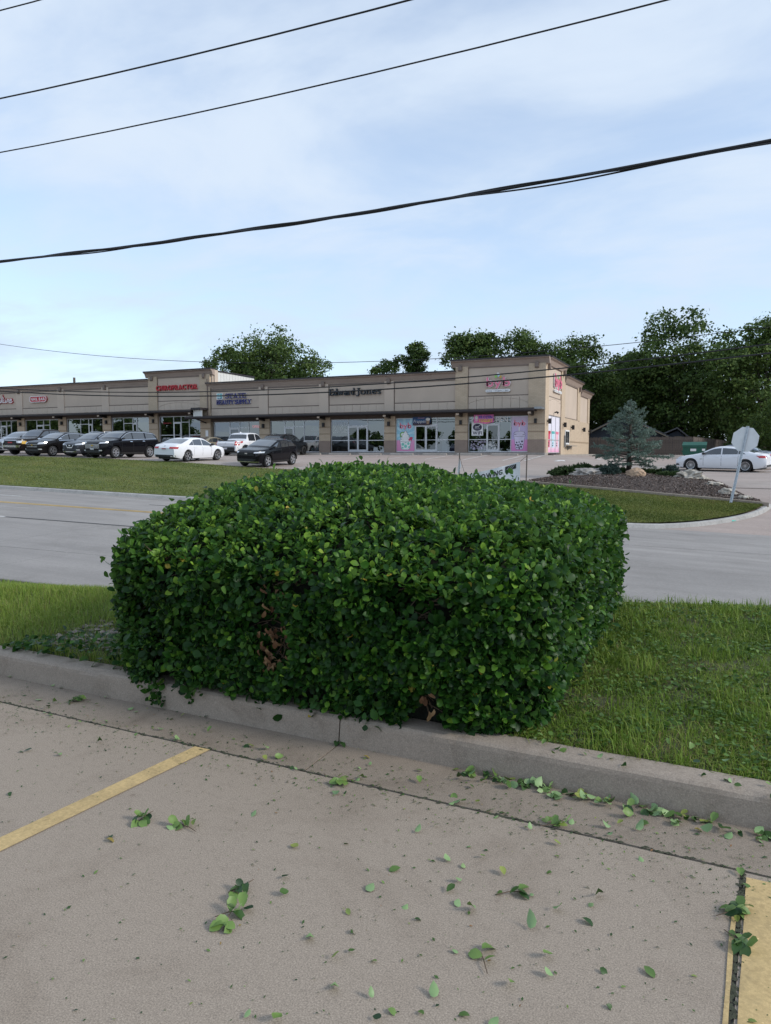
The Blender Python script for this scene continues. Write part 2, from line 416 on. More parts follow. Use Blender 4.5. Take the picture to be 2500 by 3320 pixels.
for a, b in zip(jx[:-1], jx[1:]):
    for y0, y1 in ((-4.5, None), (-10.5, -4.5), (-18, -10.5), (-28, -18), (-40, -28)):
        slab(a+.007, b-.007, (lambda x, y0=y0: y0+.007), (lambda x, y1=y1: (GJ(x)-.008 if y1 is None else y1-.007)), M['lot'], shear=.06)
gx = [-24, -18.3, -15, -11.7, -8.4, -5.1, -1.84, 1.45, 4.8, 8.1, 11.4, 16, 24]
for a, b in zip(gx[:-1], gx[1:]):
    slab(a+.004, b-.004, (lambda x: GJ(x)+.008), (lambda x: CY(x)+.02), M['gutter'])
# dirt and moss filling the gutter joint unevenly
mbm = MB()
for i in range(900):
    x = random.uniform(-9, 4); y = GJ(x)+random.gauss(0, .007); r = random.uniform(.003, .011)
    mbm.add([(x-r*1.6, y, .001), (x, y-r*.6, .0015), (x+r*1.6, y, .001), (x, y+r*.6, .004)], [(0, 1, 2, 3)])
for i in range(420):
    y = random.uniform(.8, 2.96); x = .135+.06*(y-2.94)+random.gauss(0, .006); r = random.uniform(.003, .009)
    mbm.add([(x-r, y, .001), (x, y-r*1.2, .0015), (x+r, y, .001), (x, y+r*1.2, .004)], [(0, 1, 2, 3)])
mbm.build('joint_dirt', M['moss'], lot, kind='stuff')
# yellow bay stripes
def stripe(name, x0, x1, y0, y1, mat, label, sk=0.0):
    mb = MB(); n = 40; pts = []
    for i in range(n+1):
        y = y0+(y1-y0)*i/n; s_ = sk*(y-y1)
        pts.append([(x0+s_+random.gauss(0, .0012), y, .004), (x1+s_+random.gauss(0, .0012), y, .004)])
    return mb.grid([[p[0] for p in pts], [p[1] for p in pts]]).build(name, mat, lot, label=label)
stripe('bay_stripe', -2.535, -2.432, -2.2, 3.045, M['yellow'], 'yellow painted bay line on the concrete', .115)
stripe('bay_stripe', .150, .262, -2.2, 2.935, M['yellow'], 'yellow painted bay line at the right edge', .06)
stripe('bay_stripe', .101, .115, -2.2, 2.75, M['yellow'], 'thin yellow paint sliver left of the joint', .06)
# ---- near kerb in cast lengths
kerb = empty('curb', (0, 3.4, 0), kind='structure')
def kerb_prof(x, wob):
    f = CY(x); c = .012
    return [(f-.012, -.05), (f-.008, .0), (f+.006, .115), (f+.012+wob*.4, .136), (f+.028+wob, .148), (f+.06, .152), (f+.165, .150), (f+.175, .02)]
for a, b in zip(gx[:-1], gx[1:]):
    xs = np.arange(a+.004, b-.004, .045); xs = np.r_[xs, b-.004]; P = []
    for x in xs:
        w = .006*mnoise.noise(Vector((x*3.1, .3, 0)))+max(0, mnoise.noise(Vector((x*5.7, 7.3, 0)))-.32)*.05
        P.append([(x, y, z+.003*mnoise.noise(Vector((x*2, y*9, z*9)))-(max(0, w-.006)*.9 if .13 < z < .15 else 0)) for y, z in kerb_prof(x, w)])
    mb = MB().grid(P); n = len(P[0])
    mb.f.append(tuple(range(n))); mb.f.append(tuple(range((len(P)-1)*n, len(P)*n))[::-1])
    mb.build('curb_length', M['curb'], kerb)
# ---- verge soil
vx = np.r_[np.linspace(-60, -14, 30), np.linspace(-13, 8, 90), np.linspace(9, 40, 20)]
def vz(x, f): y = CY(x)+.172+(np.maximum(Yn(x), Yc(x)+1.2)+.25-CY(x)-.172)*f; return y
FX, FF = np.meshgrid(vx, np.linspace(0, 1, 50), indexing='ij'); FY = vz(FX, FF)
FZ = Gn(FX, FY)-.012+.012*np.sin(FX*3.1+1)*np.sin(FY*2.7)
V = np.stack([FX, FY, FZ], -1).reshape(-1, 3); ni, nj = FX.shape
i, j = np.meshgrid(np.arange(ni-1), np.arange(nj-1), indexing='ij'); a = (i*nj+j).ravel()
put('verge', np_mesh('verge', V, np.stack([a, a+nj, a+nj+1, a+1], -1), smooth=True), M['soil'], kind='structure')

# ---- road of concrete slabs
rs = np.linspace(-45, 130, 60)
def roadgrid(s0, s1, t0, t1, dz, ns, ntt):
    ss = np.linspace(s0, s1, ns+1); tt = np.linspace(t0, t1, ntt+1); P = []
    for s in ss:
        row = []
        for t in tt:
            x, y = xy(s, t); row.append((x, y, float(zroad(x, y))+dz))
        P.append(row)
    return MB().grid(P)
road = roadgrid(-60, 140, -.5, TW+.6, -.05, 80, 12).build('road', M['joint'], kind='structure')
lanes = [-.45, .62, 3.05, 5.32, 9.1, 13.15, 15.75, TW+.5]
for li in range(len(lanes)-1):
    off = [0, 0, 1.6, .4, 2.2, 1.1, 2.9][li]
    sb = np.arange(-46+off*2, 125, 9.2)
    for k in range(len(sb)-1):
        if sb[k] > 60 and li < 2: pass
        g = .005
        roadgrid(sb[k]+g, sb[k+1]-g, lanes[li]+g, lanes[li+1]-g, RNG.normal(0, .0012), 2, 2).build('slab', M['road'], road)
def lane(name, s0, s1, t, w, mat, label, dz=.006):
    return roadgrid(s0, s1, t-w/2, t+w/2, dz, max(2, int((s1-s0)/2)), 1).build(name, mat, road, label=label)
for dt_ in (-.11, .11): lane('lane_line', 14.0, 110, 5.42+dt_, .10, M['yline'], 'yellow centre line of the street')
for k in range(6):
    s0 = 17.2+k*12.2
    lane('lane_dash', s0, s0+3.05, 8.97, .11, M['rline'], 'white dashed lane line on the near side')
    lane('lane_dash', s0-4.9, s0-.02, 8.97, .11, M['blackline'], 'black contrast dash beside the white lane dash')
    lane('lane_dash', s0+5.2, s0+8.2, 2.98, .11, M['rline'], 'white dashed lane line on the far side')
lane('lane_dash', 10.5, 16.6, 2.98, .10, M['blackline'], 'black contrast dash on the far lane')

# ---- far kerb, following the street then turning into the driveway
kp = [xy(s, 0) for s in np.arange(120, 2.4, -1.0)]
arc = [(-3.6, 25.25), (-2.7, 25.5), (-1.6, 25.95), (-.75, 26.6), (-.12, 27.2), (.55, 28.0), (1.07, 28.75), (1.45, 29.45), (1.75, 30.2), (1.9, 30.9)]
kp = [p for p in kp if p[0] < -4.2]+arc
fk = empty('far_curb', (kp[-1][0], kp[-1][1], -.6), kind='structure')
path = [Vector((x, y, 0)) for x, y in kp]
# resample to 0.4 m and keep smooth
def resample(pts, step):
    out = [pts[0].copy()]; acc = 0
    for a_, b_ in zip(pts[:-1], pts[1:]):
        d = (b_-a_).length; n_ = max(1, int(round(d/step)))
        for q in range(1, n_+1): out.append(a_.lerp(b_, q/n_))
    return out
path = resample(path, .5)
for it in range(3):
    path = [path[0]]+[(path[i-1]+path[i]*2+path[i+1])/4 for i in range(1, len(path)-1)]+[path[-1]]
def roadz_at(p): 
    s, t = st(p.x, p.y)
    return float(zroad(p.x, p.y)) if t > -.4 else max(float(zroad(p.x, p.y)), float(G(p.x, p.y))-.16)
PR = []
for i, p in enumerate(path):
    d = (path[min(i+1, len(path)-1)]-path[max(0, i-1)]).normalized(); nrm = Vector((-d.y, d.x, 0))  # away from the street
    z = roadz_at(p)
    PR.append([tuple(p+nrm*o+Vector((0, 0, z+h))) for o, h in ((-.03, -.08), (0, .0), (.03, .12), (.06, .145), (.17, .15), (.20, .05))])
seg = 7
for i in range(0, len(PR)-1, seg):
    rows = PR[i:i+seg+1]
    if len(rows) < 2: continue
    rows = [list(r_) for r_ in rows]
    l0 = (Vector(rows[0][3])-Vector(rows[1][3])).normalized()*.008
    rows[0] = [tuple(Vector(q)-l0) for q in rows[0]]
    mb = MB().grid(rows); n = len(rows[0]); mb.f.append(tuple(range(n))); mb.f.append(tuple(range((len(rows)-1)*n, len(rows)*n))[::-1])
    mb.build('curb_length', M['fcurb'], fk)
# small teal utility mark sprayed on the kerb
ip = min(range(len(PR)), key=lambda i: abs(PR[i][2][0]-.62)+abs(PR[i][2][1]-28.0))
q0, q1 = Vector(PR[ip][1]), Vector(PR[ip][3]); tdir = (Vector(PR[ip+1][1])-q0).normalized(); nn = Vector((tdir.y, -tdir.x, 0))*.006
mbt = MB().add([tuple(q0+nn+tdir*.02+Vector((0,0,.01))), tuple(q0+nn+tdir*.12+Vector((0,0,.01))), tuple(q1+nn+tdir*.06), tuple(q1+nn)], [(0, 1, 2, 3)])
mbt.add([tuple(q0+nn*2+tdir*-.02+Vector((0,0,.012))), tuple(q0+nn*2+tdir*.2+Vector((0,0,.012))), tuple(q0+nn*2+tdir*.2+Vector((0,0,.035))), tuple(q0+nn*2+Vector((0,0,.035)))], [(0, 1, 2, 3)])
mbt.build('paint_mark', M['tealmark'], fk, label='teal spray mark on the curved curb')

# ---- lawn beyond the street (left bank and the island in front of the shops)
M['lawn'] = None
def lawnmat(name, a, b, c):
    m, t, bs = newmat(name); v = coords(t)
    vs = coords(t, (.45, 1.6, 1))
    f = noise(t, v, 9, 6, .75); g = noise(t, v, .5, 4); h = noise(t, vs, 3.2, 5, .7)
    c1 = rampn(t, f, [(.28, tuple(x*.55 for x in a)), (.5, a), (.75, b)])
    c1 = mixn(t, rampn(t, g, [(.40, (0,0,0)), (.68, (.75,.75,.75))]), c1, c)
    c1 = mixn(t, .55, c1, rampn(t, h, [(.32, tuple(x*.45 for x in a)), (.52, a), (.72, tuple(x*1.35 for x in b))]))
    t.links.new(c1, bs.inputs['Base Color']); bs.inputs['Roughness'].default_value = .95; bs.inputs['Specular IOR Level'].default_value = .1
    bump(t, bs, mixn(t, .5, f, h), .8, .06); return m
M['lawn'] = lawnmat('far_lawn', (.105, .135, .040), (.185, .205, .068), (.205, .185, .088))
def kerb_back_y(x):
    best = 99
    if x < -4.2: return AY+(x-AX)*SN/CS+.19
    for i_ in range(len(PR)-1):
        x0, x1 = PR[i_][5][0], PR[i_+1][5][0]
        if min(x0, x1) <= x <= max(x0, x1) and abs(x1-x0) > 1e-6:
            return PR[i_][5][1]+(PR[i_+1][5][1]-PR[i_][5][1])*(x-x0)/(x1-x0)
    return PR[-1][5][1]
xs_ = np.r_[np.linspace(-115, -45, 40), np.linspace(-44, -8, 70), np.linspace(-7.6, 1.72, 50)]
P = []
for x in xs_:
    ya = kerb_back_y(x)-.02; yb = YE if x < -9.0 else YE-.4
    if x > -7.5: yb = 32.4-(x+5.35)*.265        # up to the bed edging
    elif x > -9: yb = 33.4
    yb = max(yb, ya+.05)
    row = []
    for f_ in np.linspace(0, 1, 24):
        y = ya+(yb-ya)*f_; z = float(G(x, y))+.012+.03*mnoise.noise(Vector((x*.5, y*.5, 0)))*min(1, f_*5)*min(1, (1-f_)*6)
        row.append((x, y, z))
    P.append(row)
MB().grid(P).build('lawn', M['lawn'], smooth=True, kind='structure')

# ---- shops' car park and driveway
M['farlot2'] = M['farlot']
ysl = np.r_[np.linspace(YE-.02, 54, 26), np.linspace(56, 112, 18)]
gridobj('shop_parking_lot', np.linspace(-118, 70, 120), ysl, lambda x, y: G(x, y), M['farlot'], kind='structure')
P = []
for f_ in np.linspace(0, 1, 30):
    row = []
    for x in np.r_[np.linspace(-9.2, 2.4, 30), np.linspace(3, 40, 30)]:
        ya = (AY+(x-AX)*SN/CS)-.25; 
        y = ya+(YE+.03-ya)*f_
        z0 = float(G(x, y)); 
        # driveway apron eases down to the street
        z = z0-.012-.15*min(1, max(0, (34.0-y)/2.2))
        row.append((x, y, z))
    P.append(row)
MB().grid(P).build('driveway', M['farlot'], smooth=True, kind='structure')
def paintline(name, pts, w, mat, label, dz=.008):
    """painted line on the shop car park, draped on the ground"""
    pts = resample([Vector((p[0], p[1], 0)) for p in pts], .8); rows = []
    for i_, p in enumerate(pts):
        d = (pts[min(i_+1, len(pts)-1)]-pts[max(0, i_-1)]).normalized(); n_ = Vector((-d.y, d.x, 0))*w/2
        rows.append([(q.x, q.y, float(G(q.x, q.y))+dz) for q in (p-n_, p+n_)])
    return MB().grid(rows).build(name, mat, bpy.data.objects['shop_parking_lot'], label=label)
for k in range(12): paintline('bay_line', [(-12.75-2.72*k, 46.2), (-12.75-2.72*k, 51.9)], .10, M['rline'], 'white bay line in front of the shops')
for k in range(9): paintline('bay_line', [(-21.6-2.75*k, 34.6), (-21.6-2.75*k, 40.0)], .10, M['rline'], 'white bay line along the lawn edge')
for k in range(4): paintline('hatch_line', [(-11.4+.02*k, 46.6+1.3*k), (-12.7, 47.9+1.3*k)], .09, M['rline'], 'white hatching beside the end bay')
paintline('bay_line', [(-11.3, 46.2), (-11.3, 51.9)], .10, M['rline'], 'white line beside the hatching')
for k in range(2): paintline('bay_line', [(-4.2+6.2*k, 49.0-2.6*k), (-2.6+6.2*k, 52.0-2.6*k)], .12, M['rline'], 'white bay line by the white sedan')
paintline('bay_line', [(-4.2, 49.0), (2.6, 45.2)], .12, M['rline'], 'long white line beside the white sedan')
def arrow(x, y, a, label):
    ca, sa = math.cos(a), math.sin(a); mb = MB()
    poly = [(-.75, -.12), (.1, -.12), (.1, -.38), (.85, 0), (.1, .38), (.1, .12), (-.75, .12)]
    vs = []
    for px, py in poly:
        X_ = x+px*ca-py*sa; Y_ = y+px*sa+py*ca; vs.append((X_, Y_, float(G(X_, Y_))+.010))
    mb.add(vs, [tuple(range(7))]); mb.build('painted_arrow', M['rline'], bpy.data.objects['shop_parking_lot'], label=label)
arrow(-9.5, 48.3, R(80), 'white painted arrow near the shop corner')
arrow(-5.8, 46.6, R(80), 'white painted arrow behind the blue spruce')
arrow(-7.9, 54.8, R(90), 'white painted arrow beside the side wall')
# wheel stops
for k in range(7):
    xc = -14.1-2.72*k; z = float(G(xc, 51.6))
    mb = MB().prism([(51.5, z-.03), (51.78, z-.03), (51.75, z+.11), (51.68, z+.15), (51.58, z+.15), (51.53, z+.11)], 'x', xc-.95, xc+.95)
    mb.build('wheel_stop', M['stop'], label='concrete wheel stop, number %s from the drive-through corner' % ['one', 'two', 'three', 'four', 'five', 'six', 'seven'][k], cat='wheel stop', group='wheel stops in front of the shops')
# ================================================================== lettering
_gl = {}
def glyph(ch, bold=0.0):
    """outline of a built-in sans letter as (verts2d, faces, width)"""
    k = (ch, bold)
    if k in _gl: return _gl[k]
    cu = bpy.data.curves.new('t', 'FONT'); cu.body = ch; cu.size = 1.0; cu.offset = bold; cu.resolution_u = 4
    o = bpy.data.objects.new('t', cu); COL.objects.link(o)
    dg = bpy.context.evaluated_depsgraph_get(); dg.update()
    me = bpy.data.meshes.new_from_object(o.evaluated_get(dg))
    vs = [(v.co.x, v.co.y) for v in me.vertices]; fs = [tuple(p.vertices) for p in me.polygons]
    es = {}
    for f in fs:
        for a_, b_ in zip(f, f[1:]+f[:1]): es[(a_, b_)] = 1
    bd = [(a_, b_) for (a_, b_) in es if (b_, a_) not in es]
    bpy.data.objects.remove(o); bpy.data.curves.remove(cu); bpy.data.meshes.remove(me)
    x0 = min(v[0] for v in vs) if vs else 0; x1 = max(v[0] for v in vs) if vs else .3
    _gl[k] = (vs, fs, bd, x0, x1); return _gl[k]
def place2d(o, ux, nrm):
    """frame: o origin, ux running direction, nrm outward normal; up is z"""
    o = Vector(o); ux = Vector(ux); nrm = Vector(nrm)
    return lambda a_, b_, d=0.0: tuple(o+ux*a_+Vector((0, 0, b_))+nrm*d)
def letter_mesh(vs, fs, bd, fr, ox, oz, sx, sz, depth, d0=0.0, flip=False, shear=0.0):
    P_ = [(ox+(x+shear*y)*sx, oz+y*sz) for x, y in vs]; n = len(P_)
    mb = MB(); mb.add([fr(a_, b_, d0+depth) for a_, b_ in P_], [tuple(f) for f in fs])
    if depth > 0:
        mb2 = [fr(a_, b_, d0) for a_, b_ in P_]+[fr(a_, b_, d0+depth) for a_, b_ in P_]
        mb.add(mb2, [(a_, b_, b_+n, a_+n) for a_, b_ in bd])
    return mb
def text_line(txt, fr, x0, x1, z0, h, mat, parent, depth=.0, d0=.0, bold=.0, gap=.10, name='letter', merged=False, shear=0.0, cap=.73):
    """letters fitted between x0 and x1 with cap height h"""
    sz = h/cap; items = []; w = 0
    for ch in txt:
        if ch == ' ': w += .32; continue
        g = glyph(ch, bold); items.append((g, w-g[3])); w += g[4]-g[3]+gap
    w -= gap; sx = (x1-x0)/w; allmb = MB()
    for g, ox in items:
        mb = letter_mesh(g[0], g[1], g[2], fr, x0+ox*sx, z0, sx, sz, depth, d0, shear=shear)
        if merged: allmb.add(mb.v, mb.f)
        else: mb.build(name, mat, parent)
    if merged: return allmb.build(name, mat, parent)
def strokes2mb(strokes, fr, x0, z0, sx, sz, depth, d0=0.0, mb=None):
    """strokes: (points, width in the same unit as sz)"""
    mb = mb or MB()
    for pts, w in strokes:
        p = [Vector((x0+q[0]*sx, z0+q[1]*sz)) for q in pts]; L_ = []; R_ = []
        for i_ in range(len(p)):
            d = p[min(i_+1, len(p)-1)]-p[max(i_-1, 0)]
            if d.length < 1e-9: d = Vector((1, 0))
            d.normalize(); n_ = Vector((-d.y, d.x))*w*sz/2
            L_.append(p[i_]+n_); R_.append(p[i_]-n_)
        m = len(p)
        fv = [fr(q.x, q.y, d0+depth) for q in L_]+[fr(q.x, q.y, d0+depth) for q in R_]
        mb.add(fv, [(m+i_, m+i_+1, i_+1, i_) for i_ in range(m-1)])
        if depth:
            bv = [fr(q.x, q.y, d0) for q in L_]+[fr(q.x, q.y, d0) for q in R_]
            ring = list(range(m))+list(range(2*m-1, m-1, -1)); n2 = len(ring)
            mb.add(fv+bv, [(ring[i_], ring[(i_+1) % n2], ring[(i_+1) % n2]+2*m, ring[i_]+2*m) for i_ in range(n2)])
    return mb
def arcp(cx, cy, rx, ry, a0, a1, n=14):
    return [(cx+rx*math.cos(R(a0+(a1-a0)*i_/n)), cy+ry*math.sin(R(a0+(a1-a0)*i_/n))) for i_ in range(n+1)]
K, k_, sf = .17, .085, .07      # thick, thin, serif
def slab_(x, y, w=.26): return ([(x-w/2, y), (x+w/2, y)], sf)
SER = {
 'S': (.62, [([(.56, .78)]+arcp(.31, .73, .23, .22, 20, 250, 12)+arcp(.31, .27, .26, .24, 80, -160, 14), .14), ([(.57, .98), (.57, .72)], sf), ([(.05, .02), (.05, .28)], sf)]),
 'T': (.76, [([(.38, 0), (.38, 1)], K), ([(.03, .96), (.73, .96)], .09), ([(.05, .98), (.05, .74)], sf), ([(.71, .98), (.71, .74)], sf), slab_(.38, .03, .36)]),
 'A': (.84, [([(.12, .02), (.42, 1)], k_), ([(.40, 1), (.70, .02)], K), ([(.20, .33), (.58, .33)], k_), slab_(.12, .03), slab_(.70, .03, .30)]),
 'E': (.70, [([(.16, 0), (.16, 1)], K), ([(.04, .96), (.60, .96)], .09), ([(.16, .52), (.50, .52)], .09), ([(.04, .04), (.64, .04)], .09), ([(.60, .98), (.60, .76)], sf), ([(.64, .02), (.64, .26)], sf), ([(.50, .40), (.50, .64)], sf)]),
 'B': (.72, [([(.16, 0), (.16, 1)], K), ([(.04, .96), (.36, .96)]+arcp(.36, .74, .20, .22, 90, -90, 10)+[(.16, .52)], .10), ([(.36, .52)]+arcp(.38, .28, .24, .24, 90, -90, 10)+[(.04, .04)], .11)]),
 'U': (.80, [([(.17, 1), (.17, .32)]+arcp(.40, .30, .23, .27, 180, 360, 12)+[(.63, .32), (.63, 1)], .12), slab_(.17, .97, .30), slab_(.63, .97, .26)]),
 'Y': (.78, [([(.39, 0), (.39, .45)], K), ([(.39, .42), (.10, .98)], K), ([(.39, .42), (.66, .98)], k_), slab_(.39, .03, .34), slab_(.10, .97), slab_(.66, .97)]),
 'P': (.68, [([(.16, 0), (.16, 1)], K), ([(.04, .96), (.36, .96)]+arcp(.36, .72, .24, .24, 90, -90, 10)+[(.16, .48)], .11), slab_(.16, .03, .34)]),
 'L': (.66, [([(.16, 0), (.16, 1)], K), ([(.04, .04), (.60, .04)], .09), ([(.60, .02), (.60, .28)], sf), slab_(.16, .97, .32)]),
 'R': (.78, [([(.16, 0), (.16, 1)], K), ([(.04, .96), (.36, .96)]+arcp(.36, .74, .22, .22, 90, -90, 10)+[(.16, .52)], .11), ([(.36, .52), (.66, .03)], K), slab_(.16, .03, .34), slab_(.68, .03, .22)]),
 'd': (.62, [(arcp(.28, .33, .20, .31, 0, 360, 16), .13), ([(.48, 0), (.48, 1.05)], K), slab_(.42, 1.03, .18), slab_(.54, .03, .16)]),
 'w': (.92, [([(.08, .66), (.26, .03)], K), ([(.26, .03), (.44, .66)], k_), ([(.44, .66), (.62, .03)], K), ([(.62, .03), (.80, .66)], k_), slab_(.08, .65, .22), slab_(.80, .65, .20)]),
 'a': (.56, [(arcp(.24, .18, .18, .17, 0, 360, 14), .12), ([(.10, .56)]+arcp(.27, .48, .16, .16, 140, 0, 8)+[(.43, .02)], .14), slab_(.48, .03, .14)]),
 'r': (.46, [([(.14, 0), (.14, .64)], K), ([(.14, .42)]+arcp(.30, .46, .14, .17, 170, 50, 6), .11), slab_(.14, .03, .28), slab_(.09, .63, .14)]),
 'J': (.50, [([(.30, 1), (.30, .02)]+arcp(.16, -.02, .14, .17, 0, -150, 8), .15), slab_(.30, .97, .32)]),
 'o': (.60, [(arcp(.29, .32, .22, .31, 0, 360, 18), .14)]),
 'n': (.66, [([(.14, 0), (.14, .64)], K), ([(.14, .40)]+arcp(.32, .42, .16, .21, 170, 0, 9)+[(.48, 0)], .15), slab_(.14, .03, .26), slab_(.48, .03, .26)]),
 'e': (.54, [([(.08, .36), (.46, .36)]+arcp(.27, .33, .20, .31, 5, 320, 16), .12)]),
 's': (.46, [([(.38, .50)]+arcp(.22, .47, .14, .15, 30, 250, 8)+arcp(.22, .17, .16, .16, 80, -150, 10), .11)]),
}
def serif_line(txt, fr, x0, x1, z0, h, mat, parent, depth, d0, name='letter', halo=None):
    w = sum(.3 if c == ' ' else SER[c][0] for c in txt); sx = (x1-x0)/w; x = x0
    for c in txt:
        if c == ' ': x += .3*sx; continue
        o = strokes2mb(SER[c][1], fr, x, z0, sx, h, depth, d0).build(name, mat, parent)
        if halo is not None:
            strokes2mb([(p, wd+.05) for p, wd in SER[c][1]], fr, x, z0, sx, h, depth*.5, d0*.6).build('letter_edge', halo, o)
        x += SER[c][0]*sx

# ================================================================== strip of shops
YF = 53.7
bld = empty('strip_mall', (-28, 60, 1.4), 'long tan stucco and brick strip mall with dark canopies across the street', 'building')
def part(name, mat, mb=None, parent=None, smooth=False, **k): return mb.build(name, mat, parent or bld, smooth, **k)
FRF = place2d((0, YF, 0), (1, 0, 0), (0, -1, 0))            # a = world x, b = world z
XS = -11.66
FRS = place2d((XS, 0, 0), (0, 1, 0), (1, 0, 0))             # a = world y
def bb(name, mat, x0, x1, y0, y1, z0, z1, parent=None, **k): return part(name, mat, MB().box(x0, x1, y0, y1, z0, z1), parent, **k)

def storefront(x0, x1, zb, cols, glass, posters=()):
    """aluminium storefront: cols = (xa, xb, kind) with kind w / d (door, hinged left) / dd / p"""
    zt = zb+2.72; zm = zb+.97; zd = zb+2.13; y0, y1 = YF+.12, YF+.20; fw = .055
    fr = MB()
    fr.box(x0, x1, y0, y1, zt-.06, zt); fr.box(x0, x1, y0, y1, zb, zb+.07)
    xsj = sorted(set([x0+.03]+[round(c[0], 3) for c in cols]+[x1-.03]))
    for x in xsj: fr.box(x-fw/2, x+fw/2, y0-.002, y1+.002, zb+.001, zt-.001)
    for xa, xb, kd in cols:
        if kd in 'wp': fr.box(xa+fw/2, xb-fw/2, y0+.001, y1-.001, zm-.03, zm+.03)
        elif kd in ('d', 'dd'): fr.box(xa+fw/2, xb-fw/2, y0+.001, y1-.001, zd, zd+.06)
        elif kd == 't': fr.box(xa+fw/2, xb-fw/2, y0+.001, y1-.001, zd, zd+.06)
    wf = part('window_frame', M['alu'], fr)
    def pane(a_, b_, c_, d_, g, par): 
        mb = MB().add([(a_, YF+.16, c_), (b_, YF+.16, c_), (b_, YF+.16, d_), (a_, YF+.16, d_)], [(0, 1, 2, 3)])
        return mb.build('pane', g, par)
    for xa, xb, kd in cols:
        a_, b_ = xa+fw/2, xb-fw/2
        if kd in 'wp':
            if kd == 'w':
                pane(a_, b_, zb+.07, zm-.03, glass, wf); pane(a_, b_, zm+.03, zt-.06, glass, wf)
        elif kd == 't':
            pane(a_, b_, zb+.07, zd, glass, wf); pane(a_, b_, zd+.06, zt-.06, glass, wf)
        else:
            pane(a_, b_, zd+.06, zt-.06, glass, wf)
            n = 2 if kd == 'dd' else 1; ww = (b_-a_)/n
            for q in range(n):
                da, db = a_+q*ww+.006, a_+(q+1)*ww-.006; dm = MB(); st_ = .075
                dm.box(da, da+st_, YF+.10, YF+.15, zb+.02, zd-.01); dm.box(db-st_, db, YF+.10, YF+.15, zb+.02, zd-.01)
                dm.box(da+st_, db-st_, YF+.10, YF+.15, zb+.02, zb+.22); dm.box(da+st_, db-st_, YF+.10, YF+.15, zd-.10, zd-.01)
                dm.box(da+st_, db-st_, YF+.105, YF+.145, zm-.02, zm+.02)
                dr = part('door', M['alu'], dm)
                MB().add([(da+st_, YF+.125, zb+.22), (db-st_, YF+.125, zb+.22), (db-st_, YF+.125, zd-.1), (da+st_, YF+.125, zd-.1)], [(0, 1, 2, 3)]).build('pane', M['doorglass'], dr)
                hx = (db-.11) if (q == 0) else (da+.11)
                MB().tube([(hx, YF+.10, zb+.85), (hx, YF+.03, zb+.87), (hx, YF+.03, zb+1.13), (hx, YF+.10, zb+1.15)], .014).build('handle', M['grey'], dr)
    return wf

def upper_bay(x0, x1, dz, blocks=7):
    """stucco panel over one bay, x0..x1 between pilasters"""
    bb('panel', M['eifs2'], x0+.01, x1-.01, YF+.02, YF+.10, 5.53+dz, 7.10+dz)
    bb('panel_trim', M['trim'], x0, x1, YF-.035, YF+.10, 7.12+dz, 7.24+dz)
    bb('panel_trim', M['trim'], x0, x1, YF-.015, YF+.10, 5.46+dz, 5.52+dz)
    bb('panel_reveal', M['trim'], x0-.03, x0+.008, YF-.012, YF+.10, 4.80+dz, 7.11+dz)
    w = (x1-x0)/blocks
    for q in range(blocks):
        bb('stucco_block', M['eifs'], x0+.012+q*w, x0+(q+1)*w-.004, YF-.005, YF+.10, 4.70+dz, 5.45+dz)

def cornice(xa, xb, z, h=.52, out=.30, name='cornice', side=False, y_=None):
    yb = YF+.25
    prof = [(YF-.03, z-h), (YF-.05, z-h+.05), (YF-out*.55, z-h*.38), (YF-out, z-.12), (YF-out, z-.07), (yb, z-.07), (yb, z-h)]
    part(name, M['cornice'], MB().prism(prof, 'x', xa, xb))
    bb('metal_coping', M['cap'], xa-.02, xb+.02, YF-out-.05, yb+.02, z-.068, z+.035)
def corbel(x, z):
    part('corbel', M['trim'], MB().prism([(YF-.02, z), (YF-.20, z+.05), (YF-.24, z+.13), (YF-.24, z+.44), (YF-.02, z+.44)], 'x', x-.14, x+.14))
def sconce(x, z):
    o = bb('wall_light', M['black'], x-.09, x+.09, YF-.24, YF-.08, z-.17, z+.17)
    MB().box(x-.05, x+.05, YF-.085, YF+.0, z-.05, z+.05).build('mount', M['black'], o)

# main wall shells (behind everything)
for xa, xb, z1 in ((-41.9, -18.4, 7.70), (-85, -49.2, 8.32), (-49.25, -41.85, 9.0), (-18.45, -11.75, 8.5)):
    bb('wall', M['eifs'], xa, xb, YF+.09, YF+.45, (4.45 if xa > -42 else 5.05), z1)
bb('roof', M['grey'], -85, -11.8, YF+.45, 73.6, 7.2, 7.3)
bb('wall', M['eifs'], -85, -12.0, 73.3, 73.6, 1.0, 7.6)

def section(piers, dz, ctr_pil, zroof, xa, xb, zb):
    pass
RP = [(-36.79, -35.72), (-30.74, -29.70), (-24.69, -23.72)]
zb = 1.57
# right-hand low section: piers, pilasters, panels
for a_, b_ in RP:
    bb('brick_pier', M['brick'], a_, b_, YF-.02, YF+.45, 2.52, 4.47)
    bb('brick_base', M['brick2'], a_-.01, b_+.01, YF-.05, YF+.45, 1.40, 2.515)
    for z in (3.05, 3.62): bb('brick_band', M['brickband'], a_+.002, b_-.002, YF-.028, YF, z, z+.10)
    bb('pilaster', M['eifs'], a_+.02, b_-.12, YF-.06, YF+.10, 4.70, 7.26)
    corbel((a_+b_)/2-.05, 7.0); sconce((a_+b_)/2-.05, 3.86)
for a_, b_ in ((-41.95, -36.80), (-35.80, -30.75), (-29.75, -24.70), (-23.78, -18.58)): upper_bay(a_, b_, 0.0)
bb('stucco_band', M['eifs'], -41.9, -18.55, YF-.008, YF+.10, 7.25, 7.5)
cornice(-42.35, -18.62, 7.80)
bb('soffit_beam', M['soffit'], -42.4, -12.9, YF+.02, YF+.40, 4.30, 4.68)
